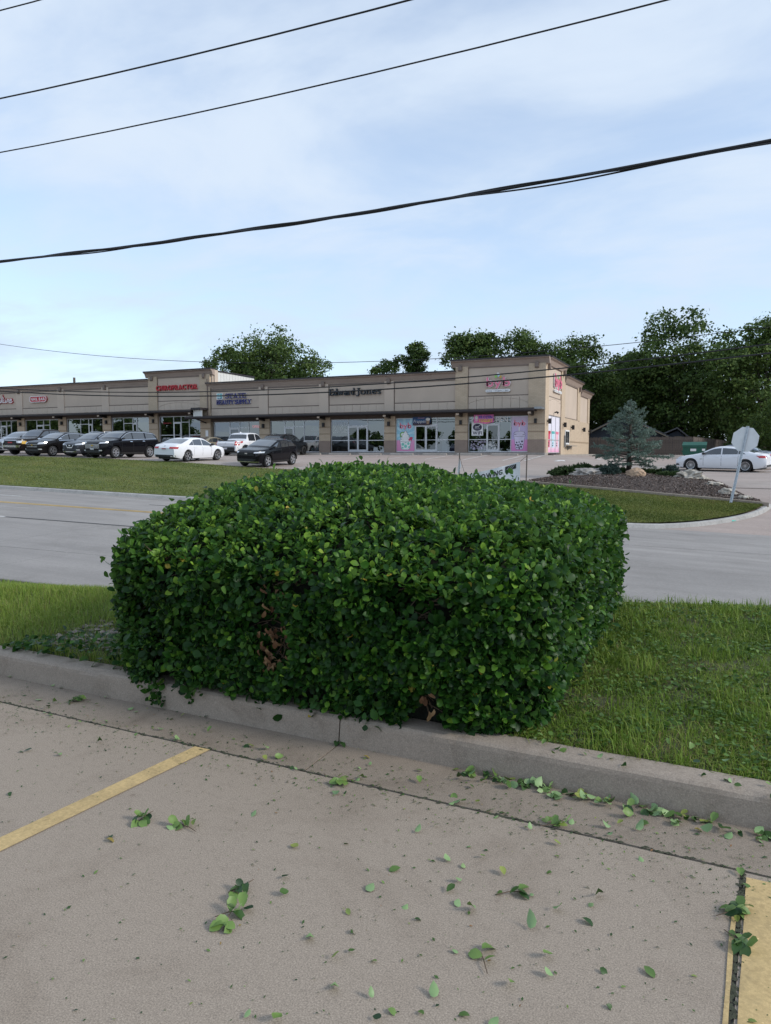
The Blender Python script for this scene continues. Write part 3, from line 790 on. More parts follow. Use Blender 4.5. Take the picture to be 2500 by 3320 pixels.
# byb corner tower
for a_, b_, wide in ((-18.62, -17.62, 0), (-12.92, -11.66, 1)):
    bb('brick_pier', M['brick'], a_, b_, YF-.10, YF+.45, 2.52, 8.10)
    bb('brick_base', M['brick2'], a_-.01, b_+.012, YF-.13, YF+.44, 1.40, 2.515)
    for z in (3.05, 3.62): bb('brick_band', M['brickband'], a_+.002, b_-.002, YF-.108, YF, z, z+.10)
    corbel((a_+b_)/2-.1+.08*wide, 7.72)
sconce(-18.15, 3.86); sconce(-12.35, 3.88)
def tower_panel(x0, x1, dz, ztop):
    bb('panel', M['eifs2'], x0+.01, x1-.01, YF+.02, YF+.12, 5.86+dz, ztop-.1)
    bb('panel_trim', M['trim'], x0, x1, YF-.03, YF+.1, ztop-.10, ztop+.02)
    bb('panel_trim', M['trim'], x0, x1, YF-.012, YF+.1, 5.80+dz, 5.86+dz)
    bb('panel_reveal', M['trim'], x0-.03, x0+.008, YF-.03, YF+.1, 4.72+dz, ztop)
    n = 7; w = (x1-x0)/n; mid = (x0+x1)/2
    arch = lambda x: 5.06+dz+.58*math.sqrt(max(0, 1-((x-mid)/((x1-x0)/2*1.04))**2))
    for q in range(n):
        a_, b_ = x0+.01+q*w, x0+(q+1)*w-.012
        pts = [(a_, 4.70+dz)]+[(b_, 4.70+dz)]+[(b_+(a_-b_)*i_/6, arch(b_+(a_-b_)*i_/6)) for i_ in range(7)]
        part('arch_block', M['eifs'], MB().prism(pts, 'y', YF-.006, YF+.1))
        pts = [(a_+(b_-a_)*i_/6, arch(a_+(b_-a_)*i_/6)+.02) for i_ in range(7)]+[(b_+.012, 5.79+dz), (a_, 5.79+dz)]
        part('spandrel', M['eifs'], MB().prism(pts, 'y', YF-.004, YF+.1))
tower_panel(-17.60, -12.94, 0.0, 8.06)
bb('stucco_band', M['eifs'], -18.6, -11.7, YF-.02, YF+.1, 8.09, 8.3)
cornice(-18.95, -11.40, 8.60, .55, .34)
# corner tower returns along the side
bb('wall', M['brick'], -11.9, XS, YF+.45, 54.85, 1.40, 8.10)
# chiropractor tower (everything stepped up)
DZ = .62
for a_, b_ in ((-49.22, -48.16), (-43.16, -42.02)):
    bb('brick_pier', M['brick'], a_, b_, YF-.10, YF+.45, 2.3, 8.62)
    for z in (3.05+DZ, 3.62+DZ): bb('brick_band', M['brickband'], a_+.002, b_-.002, YF-.108, YF, z, z+.10)
    corbel((a_+b_)/2-.05, 8.22)
bb('downspout', M['trim'], -42.30, -42.22, YF-.17, YF-.10, 4.8, 8.2)
bb('brick_base', M['brick2'], -43.17, -42.0, YF-.13, YF+.44, 1.40, 2.295)
tower_panel(-48.12, -43.20, DZ-.12, 8.55)
bb('stucco_band', M['eifs'], -49.2, -42.05, YF-.02, YF+.1, 8.58, 8.8)
cornice(-49.55, -41.70, 9.10, .55, .34)
# metal-clad return of that tower above the low roof
bb('stucco_return', M['eifs'], -41.88, -41.72, YF+.26, YF+.75, 7.7, 9.0)
bb('wall', M['grey'], -41.86, -41.80, YF+.75, 60.2, 7.3, 8.9)
for q in range(13):
    y = YF+.78+q*.44; zt_ = 8.88-.020*(y-YF)
    bb('metal_panel', M['wsheet'], -41.80, -41.765, y+.012, y+.428, 7.3, zt_)
bb('metal_coping', M['cap'], -42.0, -41.70, YF+.76, 60.2, 8.86, 8.98)
# left section
LP = [(-85.4, -84.3), (-79.3, -78.25), (-73.25, -72.2), (-67.22, -66.14), (-61.22, -60.14), (-55.20, -54.12)]
for a_, b_ in LP:
    bb('brick_pier', M['brick'], a_, b_, YF-.02, YF+.45, 1.6, 5.09)
    for z in (3.05+DZ, 3.62+DZ): bb('brick_band', M['brickband'], a_+.002, b_-.002, YF-.028, YF, z, z+.10)
    bb('pilaster', M['eifs'], a_+.02, b_-.15, YF-.06, YF+.10, 4.70+DZ, 7.26+DZ)
    corbel((a_+b_)/2-.05, 7.0+DZ); sconce((a_+b_)/2+.05, 3.88+DZ)
sconce(-48.65, 3.88+DZ)
for a_, b_ in ((-84.4, -79.35), (-78.35, -73.3), (-72.35, -67.25), (-66.35, -61.25), (-60.35, -55.25), (-54.35, -49.25)): upper_bay(a_, b_, DZ)
bb('stucco_band', M['eifs'], -85, -49.25, YF-.008, YF+.10, 7.25+DZ, 7.5+DZ)
cornice(-85.3, -49.24, 8.42)
bb('soffit_beam', M['soffit'], -85, -42.9, YF+.02, YF+.40, 4.30+DZ, 4.68+DZ)
bb('foundation', M['stop'], -43.2, -11.5, YF-.75, YF+.3, .9, 1.545)
bb('foundation', M['stop'], -86, -43.2, YF-.75, YF+.3, 1.0, 2.1)
# canopies
def canopy(xa, xb, z):
    part('canopy', M['canopy'], MB().prism([(YF-.01, z), (YF-1.15, z-.10), (YF-1.22, z-.04), (YF-1.22, z+.13), (YF-1.12, z+.16), (YF-.01, z+.27)], 'x', xa, xb))
    part('gutter', M['cap'], MB().prism([(YF-1.223, z-.03), (YF-1.34, z+.0), (YF-1.34, z+.12), (YF-1.225, z+.125)], 'x', xa-.03, xb+.03))
def bracket(x, z):
    o = part('bracket', M['canopy'], MB().prism([(YF-.06, z-.02), (YF-1.05, z-.115), (YF-1.05, z-.20), (YF-.06, z-.36)], 'x', x-.10, x+.10))
    MB().box(x-.11, x+.11, YF-1.10, YF-1.052, z-.24, z-.09).build('bracket_cap', M['eifs'], o)
canopy(-43.9, -12.25, 4.62)
for x in [(a_+b_)/2 for a_, b_ in RP]+[-18.1, -12.6]: bracket(x, 4.62)
o_ = bb('canopy_end', M['grey'], -12.24, -11.70, YF-1.15, YF-.11, 4.70, 4.86)
canopy(-86, -43.3, 4.62+DZ)
for x in [(a_+b_)/2 for a_, b_ in LP]+[-48.7, -43.6]: bracket(x, 4.62+DZ)
bb('canopy_end', M['cap'], -43.29, -42.2, YF-1.25, YF-.11, 5.12+DZ*.4, 5.55)
for q in range(4): bb('metal_panel', M['wsheet'], -43.2+.25*q, -42.96+.25*q, YF-1.0, YF-.98, 4.76, 5.10+DZ*.4)
part('downspout', M['cap'], MB().tube([(-42.9, YF-1.0, 4.55), (-42.6, YF-.5, 4.35), (-42.45, YF-.15, 4.2)], .06))

# storefronts
storefront(-41.80, -36.80, zb, [(-41.75, -40.05, 'w'), (-40.05, -38.98, 'd'), (-38.98, -38.0, 't'), (-38.0, -36.83, 'w')], M['glass'])
storefront(-35.71, -30.75, zb, [(-35.68, -34.25, 'w'), (-34.25, -33.32, 'd'), (-33.32, -32.30, 't'), (-32.30, -30.78, 'w')], M['glass'])
storefront(-29.69, -24.70, zb, [(-29.66, -28.05, 'w'), (-28.05, -26.26, 'dd'), (-26.26, -24.73, 'w')], M['glass'])
wfF = storefront(-23.71, -18.63, zb, [(-23.68, -22.06, 'p'), (-22.06, -20.18, 'dd'), (-20.18, -18.66, 'w')], M['glass'])
wfB = storefront(-17.61, -12.93, zb, [(-17.58, -16.14, 'w'), (-16.14, -15.16, 'd'), (-15.16, -14.26, 'w'), (-14.26, -12.96, 'p')], M['glass'])
storefront(-48.15, -43.18, zb+DZ, [(-48.12, -46.45, 'w'), (-46.45, -45.55, 'd'), (-45.55, -44.62, 't'), (-44.62, -43.21, 'w')], M['glass'])
storefront(-54.11, -49.24, zb+DZ, [(-54.08, -52.6, 'w'), (-52.6, -51.45, 't'), (-51.45, -50.9, 'd'), (-50.9, -49.27, 'w')], M['glassg'])
storefront(-60.13, -55.21, zb+DZ, [(-60.1, -58.3, 'w'), (-58.3, -57.2, 't'), (-57.2, -56.7, 'd'), (-56.7, -55.24, 'w')], M['glassg'])
storefront(-66.13, -61.23, zb+DZ, [(-66.1, -64.5, 'w'), (-64.5, -63.5, 'd'), (-63.5, -62.6, 't'), (-62.6, -61.26, 'w')], M['glassg'])
storefront(-72.19, -67.23, zb+DZ, [(-72.16, -69.9, 'w'), (-69.9, -69.0, 'd'), (-69.0, -68.3, 't'), (-68.3, -67.26, 'w')], M['glassg'])
storefront(-78.24, -73.26, zb+DZ, [(-78.2, -76.3, 'w'), (-76.3, -75.2, 'd'), (-75.2, -73.3, 'w')], M['glassg'])
# rooms behind the glass
bb('interior_wall', M['inter'], -85, -12.2, 60.4, 60.6, 1.0, 7.2)
bb('interior_floor', M['interd'], -42.2, -12.0, YF+.46, 60.4, 1.50, 1.56); bb('interior_floor', M['interd'], -85, -42.3, YF+.46, 60.4, 2.10, 2.17)
bb('interior_ceiling', M['inter'], -85, -12.0, YF+.46, 60.4, 4.95, 5.05)
for x in (-18.1, -24.2, -30.2, -42.25, -48.7, -54.6, -60.6, -66.7, -72.7): bb('interior_wall', M['inter'], x-.1, x+.1, YF+.5, 60.38, 1.58, 4.9)
for q in range(5):
    o = bb('shelf', M['white'], -32.1+.0*q, -30.9, YF+.9, YF+1.25, 1.75+.42*q, 1.79+.42*q)
    for w_ in range(9):
        xx = -32.05+.125*w_; MB().box(xx, xx+.08, YF+.95, YF+1.1, 1.793+.42*q, 1.95+.42*q+.05*((w_*7+q) % 3)).build('bottle', M[['teal', 'white', 'lpink', 'navy'][(w_+q) % 4]], o)
bb('shelf', M['white'], -35.5, -34.4, YF+.8, YF+1.2, 2.5, 3.1)
tb = bb('bin', M['navy'], -19.5, -18.85, YF+.7, YF+1.3, 1.58, 2.35)
bb('poster_stand', M['white'], -20.0, -19.55, YF+.8, YF+.85, 1.6, 2.5)
M['neon'] = simple('red_neon', (.7, .05, .05), .4)
_b = M['neon'].node_tree.nodes['Principled BSDF']; _b.inputs['Emission Color'].default_value = (1, .08, .06, 1); _b.inputs['Emission Strength'].default_value = .55
FRI = place2d((0, YF+.35, 0), (1, 0, 0), (0, -1, 0))
text_line('OPEN', FRI, -37.75, -37.05, 3.72, .26, M['neon'], bld, .02, merged=True, name='neon_sign')

# wall behind glass at poster bays and their print
FRP = place2d((0, YF+.115, 0), (1, 0, 0), (0, -1, 0))
def flat(poly, mat, name, parent, d, fr=FRP):
    return MB().add([fr(a_, b_, d) for a_, b_ in poly], [tuple(range(len(poly)))]).build(name, mat, parent)
def rect(a_, b_, c_, d_): return [(a_, c_), (b_, c_), (b_, d_), (a_, d_)]
M['p_frozen'] = grad('poster_yogurt_print', [(0, (.78, .28, .50)), (.34, (.80, .34, .56)), (.37, (.30, .62, .72)), (1, (.38, .60, .78))], 1.6, 4.25)
M['p_boba'] = grad('poster_boba_print', [(0, (.72, .24, .52)), (.34, (.72, .32, .60)), (.36, (.50, .42, .70)), (1, (.68, .58, .74))], 1.6, 4.25)
M['ink'] = simple('print_ink', (.03, .02, .06), .5)
M['cream'] = simple('print_cream', (.84, .84, .82), .5)
M['mint'] = simple('print_mint', (.22, .62, .50), .5)
M['kiwi'] = simple('print_kiwi', (.25, .55, .12), .5)
M['berry'] = simple('print_berry', (.62, .05, .14), .5)
M['lilac'] = simple('print_lilac', (.66, .60, .76), .5)
M['ltblue'] = simple('print_light_blue', (.50, .74, .84), .5)
def ell(cx, cz, rx, rz, n=20): return [(cx+rx*math.cos(2*math.pi*i_/n), cz+rz*math.sin(2*math.pi*i_/n)) for i_ in range(n)]
def byb_word(fr, x0, x1, z0, h, parent, mat, depth=0.0, d0=0.0, edge=None, name='letter'):
    """rounded lower-case byb with three dots above the y; h = x-height"""
    w = (x1-x0)/2.55; T = .30
    def sh(s, dx_): return [([(p[0]+dx_, p[1]) for p in pts], wd) for pts, wd in s]
    b_ = [([(.16, .0), (.16, 1.62)], T), (arcp(.42, .45, .30, .40, 0, 360, 22), T)]
    y_ = [([(.12, .95), (.40, .20)], T), ([(.72, .95), (.30, -.42)], T)]
    for s, dx_ in ((b_, 0), (y_, .83), (b_, 1.75)):
        st2 = [([(p[0]*w/h, p[1]) for p in pts], wd) for pts, wd in sh(s, dx_)]
        if edge is not None:
            e = strokes2mb([(p, wd+.20) for p, wd in st2], fr, x0, z0, h, h, depth*.6, d0).build('letter_edge', edge, parent)
            strokes2mb(st2, fr, x0, z0, h, h, depth, d0+.004).build(name, mat, parent)
        else: strokes2mb(st2, fr, x0, z0, h, h, depth, d0).build(name, mat, parent)
# yogurt poster
pp = flat(rect(-23.64, -22.10, 1.66, 4.24), M['p_frozen'], 'window_poster', bld, 0.0); pp['label'] = 'pink and blue window poster with frozen yogurt cup'
bb('window_backing', M['white'], -23.64, -22.10, YF+.125, YF+.15, 1.64, 4.26)
for i_ in range(12):
    a0 = math.pi*2*i_/12; a1 = a0+.20
    cx, cz = -22.87, 3.02; c2 = lambda a_, r_: (max(-23.63, min(-22.11, cx+r_*math.cos(a_))), max(2.62, min(4.23, cz+r_*math.sin(a_))))
    flat([(cx, cz), c2(a0, 1.3), c2(a1, 1.3)], M['ltblue'], 'ray', pp, .003)
byb_word(FRP, -23.38, -22.38, 3.50, .26, pp, M['pink'], 0, .006, M['lpink'])
cup = [(-23.34, 2.45), (-22.40, 2.45), (-22.52, 1.86), (-22.62, 1.78), (-23.12, 1.78), (-23.22, 1.86)][::-1]
flat([(a_+(a_+22.87)*.05, b_+(b_-2.1)*.05) for a_, b_ in cup], M['ink'], 'cup_outline', pp, .004); flat(cup, M['cream'], 'cup', pp, .007)
for cx, cz, r in ((-23.1, 2.2, .12), (-22.62, 2.26, .11), (-22.86, 2.05, .13), (-22.55, 1.97, .09), (-23.12, 1.93, .08), (-22.84, 2.38, .06)): flat(ell(cx, cz, r, r), M['mint'], 'spot', pp, .010)
flat(ell(-23.12, 2.96, .25, .25), M['ink'], 'fruit_outline', pp, .0045); flat(ell(-23.12, 2.96, .22, .22), M['kiwi'], 'fruit', pp, .008); flat(ell(-23.12, 2.96, .14, .14), M['cream'], 'fruit', pp, .0095)
for z, w in ((2.52, .50), (2.70, .42), (2.87, .32), (3.03, .20), (3.15, .10)):
    flat(ell(-22.87, z, w+.025, .135), M['ink'], 'swirl_outline', pp, .010+z*.001); flat(ell(-22.87, z, w, .115), M['cream'], 'swirl', pp, .0112+z*.001)
for dx_, dz_ in ((0, 0), (.14, .02), (.08, .12), (.2, .13)): flat(ell(-22.52+dx_, 2.57+dz_, .09, .09), M['berry'], 'berry', pp, .0175+dx_*.01)
# boba poster
pb = flat(rect(-14.21, -12.99, 1.66, 4.24), M['p_boba'], 'window_poster', bld, 0.0); pb['label'] = 'pink and lilac window poster with bubble tea cup'
bb('window_backing', M['white'], -14.21, -12.99, YF+.125, YF+.15, 1.64, 4.26)
byb_word(FRP, -14.03, -13.18, 3.58, .24, pb, M['pink'], 0, .006, M['lpink'])
flat(rect(-13.66, -13.58, 3.05, 3.45), M['cream'], 'straw', pb, .004)
cp = [(-14.02, 2.80), (-13.18, 2.80), (-13.33, 1.84), (-13.40, 1.78), (-13.80, 1.78), (-13.87, 1.84)][::-1]
flat([(a_+(a_+13.6)*.05, b_+(b_-2.3)*.03) for a_, b_ in cp], M['ink'], 'cup_outline', pb, .004); flat(cp, M['lilac'], 'cup', pb, .007)
for z, w in ((2.82, .47), (2.96, .44), (3.06, .38)):
    flat(ell(-13.6, z, w+.02, .095), M['ink'], 'lid_outline', pb, .006+z*.001); flat(ell(-13.6, z, w, .075), M['lilac'], 'lid', pb, .0075+z*.001)
for cx, cz, r in ((-13.80, 2.30, .06), (-13.62, 2.33, .05), (-13.40, 2.38, .07), (-13.86, 2.13, .055), (-13.70, 2.10, .07), (-13.52, 2.18, .06), (-13.38, 2.14, .05), (-13.78, 1.93, .05), (-13.62, 1.95, .06), (-13.46, 1.98, .07), (-13.60, 1.84, .05)): flat(ell(cx, cz, r, r, 12), M['ink'], 'pearl', pb, .013)
# wifi poster
FR0 = place2d((0, YF+.10, 0), (1, 0, 0), (0, -1, 0))
wp = flat(rect(-17.34, -16.42, 2.84, 4.12), M['white'], 'window_poster', bld, .0, FR0); wp['label'] = 'white FREE WIFI poster in the shop window'
text_line('FREE', FR0, -17.25, -16.52, 3.86, .20, M['ink'], wp, 0, .004, bold=.02, merged=True, name='lettering')
text_line('WIFI', FR0, -17.25, -16.52, 2.92, .26, M['ink'], wp, 0, .004, bold=.03, merged=True, name='lettering')
flat(ell(-16.88, 3.48, .36, .27), M['ink'], 'oval', wp, .003, FR0)
strokes2mb([([(-.2, -.08), (.0, .02), (.22, .12)], .035), ([(-.18, .06), (.0, .0), (.14, -.02)], .035), ([(-.2, -.14), (.2, -.14)], .02)], FR0, -16.88, 3.50, 1, 1, 0, .007).build('crossed_mark', M['white'], wp)
text_line('OPEN', FR0, -15.85, -14.50, 3.86, .40, M['cream'], bld, 0, -.02, bold=.01, merged=True, name='window_lettering')
for k, (cx, n) in enumerate(((-16.8, 46), (-15.65, 26))):     # round doodles on the glass
    w_ = .58 if k == 0 else .34
    mbd = MB()
    for i_ in range(n):
        x = cx+random.uniform(-w_, w_); z = 1.78+random.random()**1.3*(.68 if k == 0 else .62); r = random.uniform(.035, .08)
        strokes2mb([(arcp(0, 0, r, r*.9, 0, 360, 9), .012), (arcp(0, 0, r*.5, r*.5, 20, 300, 6), .012)], FR0, x, z, 1, 1, 0, -.02+.0004*i_, mbd)
    mbd.build('window_doodles', M['lilac'] if k == 0 else M['cream'], bld)
text_line('900', FR0, -20.95, -20.60, 3.50, .13, M['white'], bld, 0, .01, bold=.01, merged=True, name='door_number')
text_line('918.341.6535', place2d((0, YF+.14, 0), (1, 0, 0), (0, -1, 0)), -46.2, -44.85, 4.55, .17, M['ink'], bld, 0, .0, merged=True, name='window_lettering')
text_line('Claremore', place2d((0, YF+.14, 0), (1, 0, 0), (0, -1, 0)), -47.75, -46.75, 4.22, .18, M['red'], bld, 0, .0, merged=True, name='window_lettering')
text_line('EST. 1992', place2d((0, YF+.14, 0), (1, 0, 0), (0, -1, 0)), -47.75, -46.95, 2.90-.1, .13, M['cream'], bld, 0, .0, merged=True, name='window_lettering')
for i_ in range(6): bb('window_notice', M[['white', 'lpink', 'white'][i_ % 3]], -40.2+.37*i_ % 1.8, -40.0+.37*i_ % 1.8, YF+.10, YF+.118, 2.05+.11*(i_ % 3), 2.3+.12*(i_ % 3))
bb('parking_notice', M['white'], -42.55, -42.25, YF-.15, YF-.135, 3.0, 3.55)
# EJ window lettering rows
mbl = MB()
for r_ in range(9):
    x = -29.5
    while x < -28.25:
        w_ = random.uniform(.05, .16); mbl.add([FR0(x, 3.2+.1*r_, -.02), FR0(x+w_, 3.2+.1*r_, -.02), FR0(x+w_, 3.225+.1*r_, -.02), FR0(x, 3.225+.1*r_, -.02)], [(0, 1, 2, 3)]); x += w_+.05
mbl.build('window_lettering', M['cream'], bld)

# side wall (right end): stepped brick and stucco
def sb(name, mat, y0, y1, z0, z1, x0=-11.95, x1=XS, parent=None): return bb(name, mat, x0, x1, y0, y1, z0, z1, parent)
sb('brick_pier', M['brick'], 59.55, 60.75, 1.2, 8.10, -12.0, XS+.02)
sb('stucco_wall', M['eifs2'], 54.86, 59.54, 5.80, 8.10, -12.0, XS-.08)
sb('panel_trim', M['trim'], 54.86, 59.54, 8.0, 8.10, -12.0, XS-.03); sb('panel_trim', M['trim'], 54.86, 59.54, 5.74, 5.80, -12.0, XS-.04)
for q in range(6):
    y0 = 54.87+q*.778; zc_ = 5.15+.5*math.sqrt(max(0, 1-((y0+.39-57.2)/2.5)**2))
    sb('arch_block', M['eifs'], y0, y0+.766, 4.45, zc_, -12.0, XS-.05)
    sb('spandrel', M['eifs'], y0, y0+.77, zc_+.02, 5.735, -12.0, XS-.055)
sb('corbel', M['trim'], 54.2, 54.5, 7.72, 8.16, XS-.01, XS+.20); sb('corbel', M['trim'], 60.0, 60.3, 7.72, 8.16, XS+.01, XS+.22)
def side_cornice(ya, yb, z, h=.55, out=.34):
    prof = [(XS+.03, z-h), (XS+.05, z-h+.05), (XS+out*.55, z-h*.38), (XS+out, z-.12), (XS+out, z-.072), (XS-.25, z-.072), (XS-.25, z-h)]
    part('cornice', M['cornice'], MB().prism(prof, 'y', ya, yb)); bb('metal_coping', M['cap'], XS-.27, XS+out+.05, ya+.02, yb+.02, z-.070, z+.033)
side_cornice(YF+.26, 60.9, 8.60)
sb('wall', M['brick'], 60.76, 67.6, 1.2, 4.40); sb('brick_pier', M['brick'], 66.9, 68.3, 4.41, 7.4, -12.0, XS+.02); sb('brick_pier', M['brick'], 60.76, 61.2, 4.41, 7.4)
sb('panel', M['eifs2'], 61.21, 66.89, 4.41, 7.2, -12.0, XS-.06); sb('panel_trim', M['trim'], 61.21, 66.89, 7.2, 7.32, -12.0, XS+.01); sb('panel_trim', M['trim'], 61.21, 66.89, 4.40, 4.46, -12.0, XS+.015)
side_cornice(60.92, 68.4, 7.85)
sb('wall', M['brick'], 67.61, 73.6, 1.0, 4.35, -11.95, XS-.001); sb('panel', M['eifs2'], 68.31, 72.6, 4.36, 6.7, -12.0, XS-.06); sb('panel_trim', M['trim'], 68.31, 72.6, 6.7, 6.8, -12.0, XS+.01)
sb('brick_pier', M['brick'], 72.61, 73.6, 4.36, 6.8, -12.0, XS+.01)
side_cornice(68.42, 74.0, 7.30)
sb('brick_band', M['brickband'], 60.78, 73.6, 2.42, 2.52, XS-.01, XS+.03)
sb('corbel', M['trim'], 67.4, 67.7, 7.0, 7.4, XS+.01, XS+.22)
sb('foundation', M['stop'], 54.2, 76.5, .7, 1.38, -12.2, XS+.55)
# poster doors on the side
sd = MB(); 
for y in (54.88, 56.4, 57.95, 59.5): sd.box(XS-.16, XS-.09, y-.04, y+.04, 1.50, 4.40)
for z in (1.53, 2.52, 4.37): sd.box(XS-.155, XS-.10, 54.9, 59.5, z-.035, z+.035)
swf = part('window_frame', M['alu'], sd)
FRD = place2d((XS-.12, 0, 0), (0, 1, 0), (1, 0, 0))
M['p_side'] = grad('poster_side_print', [(0, (.82, .36, .55)), (.12, (.80, .55, .68)), (.16, (.74, .72, .82)), (1, (.78, .76, .84))], 1.55, 4.35)
for q, (y0, c) in enumerate(((54.93, 'berry'), (56.45, 'ltblue'), (58.0, 'lpink'))):
    o = flat(rect(y0, y0+1.45, 1.57, 4.33), M['p_side'], 'window_poster', swf, 0, FRD)
    flat([(y0+.35, 1.95), (y0+1.0, 1.95), (y0+1.1, 3.1), (y0+.25, 3.1)], M[c], 'cup', o, .006, FRD)
    flat(rect(y0+.15, y0+1.25, 3.0, 3.2), M[['red', 'teal', 'pink'][q]], 'stripe', o, .009, FRD)
    for i_ in range(7): flat(ell(y0+.42+.09*(i_ % 4)+.1*(i_//4), 2.1+.18*(i_//4), .05, .06, 8), M['ink'], 'pearl', o, .010, FRD)
sb('lintel', M['eifs'], 54.87, 59.54, 4.40, 4.449, -12.0, XS-.045)
def sconce_s(y, z):
    o = sb('wall_light', M['black'], y-.11, y+.11, z-.19, z+.19, XS+.10, XS+.30); MB().box(XS+.0, XS+.11, y-.05, y+.05, z-.05, z+.05).build('mount', M['black'], o)
sconce_s(60.3, 3.80); sconce_s(61.7, 3.78) if False else None
sconce_s(63.9, 3.70); sconce_s(69.6, 3.66); sconce_s(73.2, 3.6); sconce_s(54.3, 3.88)
part('camera_light', M['black'], MB().tube([(XS, 56.9, 4.62), (XS+.18, 56.9, 4.68), (XS+.30, 56.9, 4.58)], [.05, .07, .10]))
# drive-through window with shelf
dw = sb('window_frame', M['white'], 61.2, 62.95, 2.22, 3.42, XS+.002, XS+.07)
MB().box(XS+.05, XS+.078, 61.32, 62.05, 2.36, 3.30).build('pane', M['carglass'], dw); MB().box(XS+.05, XS+.078, 62.12, 62.83, 2.36, 3.30).build('pane', M['carglass'], dw)
part('serving_shelf', M['grey'], MB().box(XS, XS+.45, 61.3, 64.6, 2.08, 2.13).prism([(XS+.02, 1.72), (XS+.42, 2.08), (XS+.02, 2.08)], 'y', 62.4, 62.5))
sb('meter_box', M['grey'], 60.82, 61.12, 2.0, 2.95, XS+.021, XS+.14)

# ---- signs hung on the walls
def sign(name, x, z, label): return empty(name, (x, YF-.1, z), label, 'sign')
s1 = sign('wall_sign', -63.8, 7.0, 'red pill-shaped sign with white letters NAIL BAR')
rr_ = [( -65.0+.30+.30*math.cos(a_)*-1 if False else 0, 0)]
pill = arcp(-62.93, 7.0, .29, .29, -90, 90, 12)+arcp(-64.75, 7.0, .29, .29, 90, 270, 12)
FRL = place2d((0, YF-.0, 0), (1, 0, 0), (0, -1, 0))
MB().prism([(a_, b_) for a_, b_ in pill], 'y', YF-.16, YF+.03).build('sign_body', M['red'], s1)
strokes2mb([(pill+[pill[0]], .06)], FRL, 0, 0, 1, 1, .02, .165).build('sign_border', M['white'], s1)
text_line('NAIL BAR', FRL, -64.85, -62.83, 6.87, .30, M['white'], s1, .015, .165, bold=.015, gap=.16)
s2 = sign('wall_sign', -45.8, 7.5, 'red raised letters CHIROPRACTOR on the tall stucco panel')
text_line('CHIROPRACTOR', FRL, -48.22, -43.45, 7.32, .47, M['red'], s2, .16, .0, bold=.018, gap=.14)
s3 = sign('wall_sign', -39.4, 6.2, 'navy raised letters STATE BEAUTY SUPPLY with teal square mark')
serif_line('STATE', FRL, -40.30, -38.05, 6.36, .42, M['navy'], s3, .16, .0, halo=M['white'])
serif_line('BEAUTY SUPPLY', FRL, -41.28, -37.55, 5.84, .38, M['navy'], s3, .16, .0, halo=M['white'])
mk = MB().box(-41.25, -40.62, YF-.14, YF+.03, 6.28, 6.84).build('logo_square', M['white'], s3)
MB().box(-41.14, -40.66, YF-.15, YF-.139, 6.33, 6.80).build('logo_field', M['teal'], mk)
strokes2mb([(arcp(-40.92, 6.56, .15, .14, 20, 330, 16), .05), (arcp(-40.88, 6.56, .07, .07, 0, 300, 10), .04)], FRL, 0, 0, 1, 1, .01, .151).build('logo_swirl', M['white'], mk)
MB().add([FRL(-41.13, 6.34, .153), FRL(-40.67, 6.34, .153), FRL(-40.67, 6.45, .153), FRL(-41.13, 6.40, .153)], [(0, 1, 2, 3)]).build('logo_wave', M['dteal'], mk)
s4 = sign('wall_sign', -27.4, 6.3, 'dark slate raised letters Edward Jones on the stucco')
serif_line('Edward', FRL, -29.72, -27.30, 6.28, .52, M['slate'], s4, .17, .0)
serif_line('Jones', FRL, -27.22, -24.92, 6.28, .52, M['slate'], s4, .17, .0)
def byb_sign(s, fr, x0, x1, z0):
    byb_word(fr, x0, x1, z0+.34, .42*(x1-x0)/1.9, s, M['pink'], .14, .02, M['white'])
    xm = (x0+x1)/2
    for i_, (a_, b_, c) in enumerate(((-.15, 1.05, 'kiwi'), (.08, 1.12, 'ltblue'), (0.02, 1.24, 'white'), (.20, 1.02, 'yline'))):
        mbx = MB().add([fr(*p, .16) for p in ell(xm+a_, z0+b_, .10, .10, 12)], [tuple(range(12))]); mbx.build('logo_dot', M[c], s)
    pl = arcp(x1-.08, z0+.0, .10, .10, -90, 90, 8)+arcp(x0+.08, z0+.0, .10, .10, 90, 270, 8)
    n_ = len(pl); mb = MB().add([fr(a_, b_, .02) for a_, b_ in pl]+[fr(a_, b_, .14) for a_, b_ in pl], [tuple(range(n_))[::-1], tuple(range(n_, 2*n_))]+[(i_, (i_+1) % n_, n_+(i_+1) % n_, n_+i_) for i_ in range(n_)])
    o = mb.build('sign_plate', M['white'], s)
    text_line('boba - yogurt - bar', fr, x0+.08, x1-.08, z0-.045, .10, M['ink'], s, 0, .145, merged=True, name='lettering')
s5 = sign('wall_sign', -15.25, 6.6, 'pink and white byb logo sign on the front of the corner tower')
byb_sign(s5, FRL, -16.18, -14.32, 6.19)
s6 = empty('wall_sign', (XS+.1, 57.9, 6.6), 'pink and white byb logo sign on the side wall', 'sign')
byb_sign(s6, place2d((XS-.06, 0, 0), (0, 1, 0), (1, 0, 0)), 56.55, 59.25, 6.30)
s7 = sign('wall_sign', -68.6, 7.2, 'dark red script sign, cut off at the left edge')
scr = [([(.30, .30)]+arcp(.18, .2, .14, .18, 40, 330, 12)+[(.34, .36), (.34, .04), (.46, .10)], .09), ([(.46, .10), (.62, .75), (.56, .10), (.70, .06)], .08), ([(.48, .45), (.74, .50)], .07),
       ([(.74, .36), (.74, .08), (.88, .04), (.98, .36), (.98, .06), (1.08, .10)], .08), ([(1.08, .08), (1.14, .38), (1.24, .36), (1.26, .08), (1.36, .08)], .08),
       ([(1.36, .16), (1.56, .26)]+arcp(1.48, .2, .12, .17, 30, 320, 10)+[(1.66, .14)], .08)]
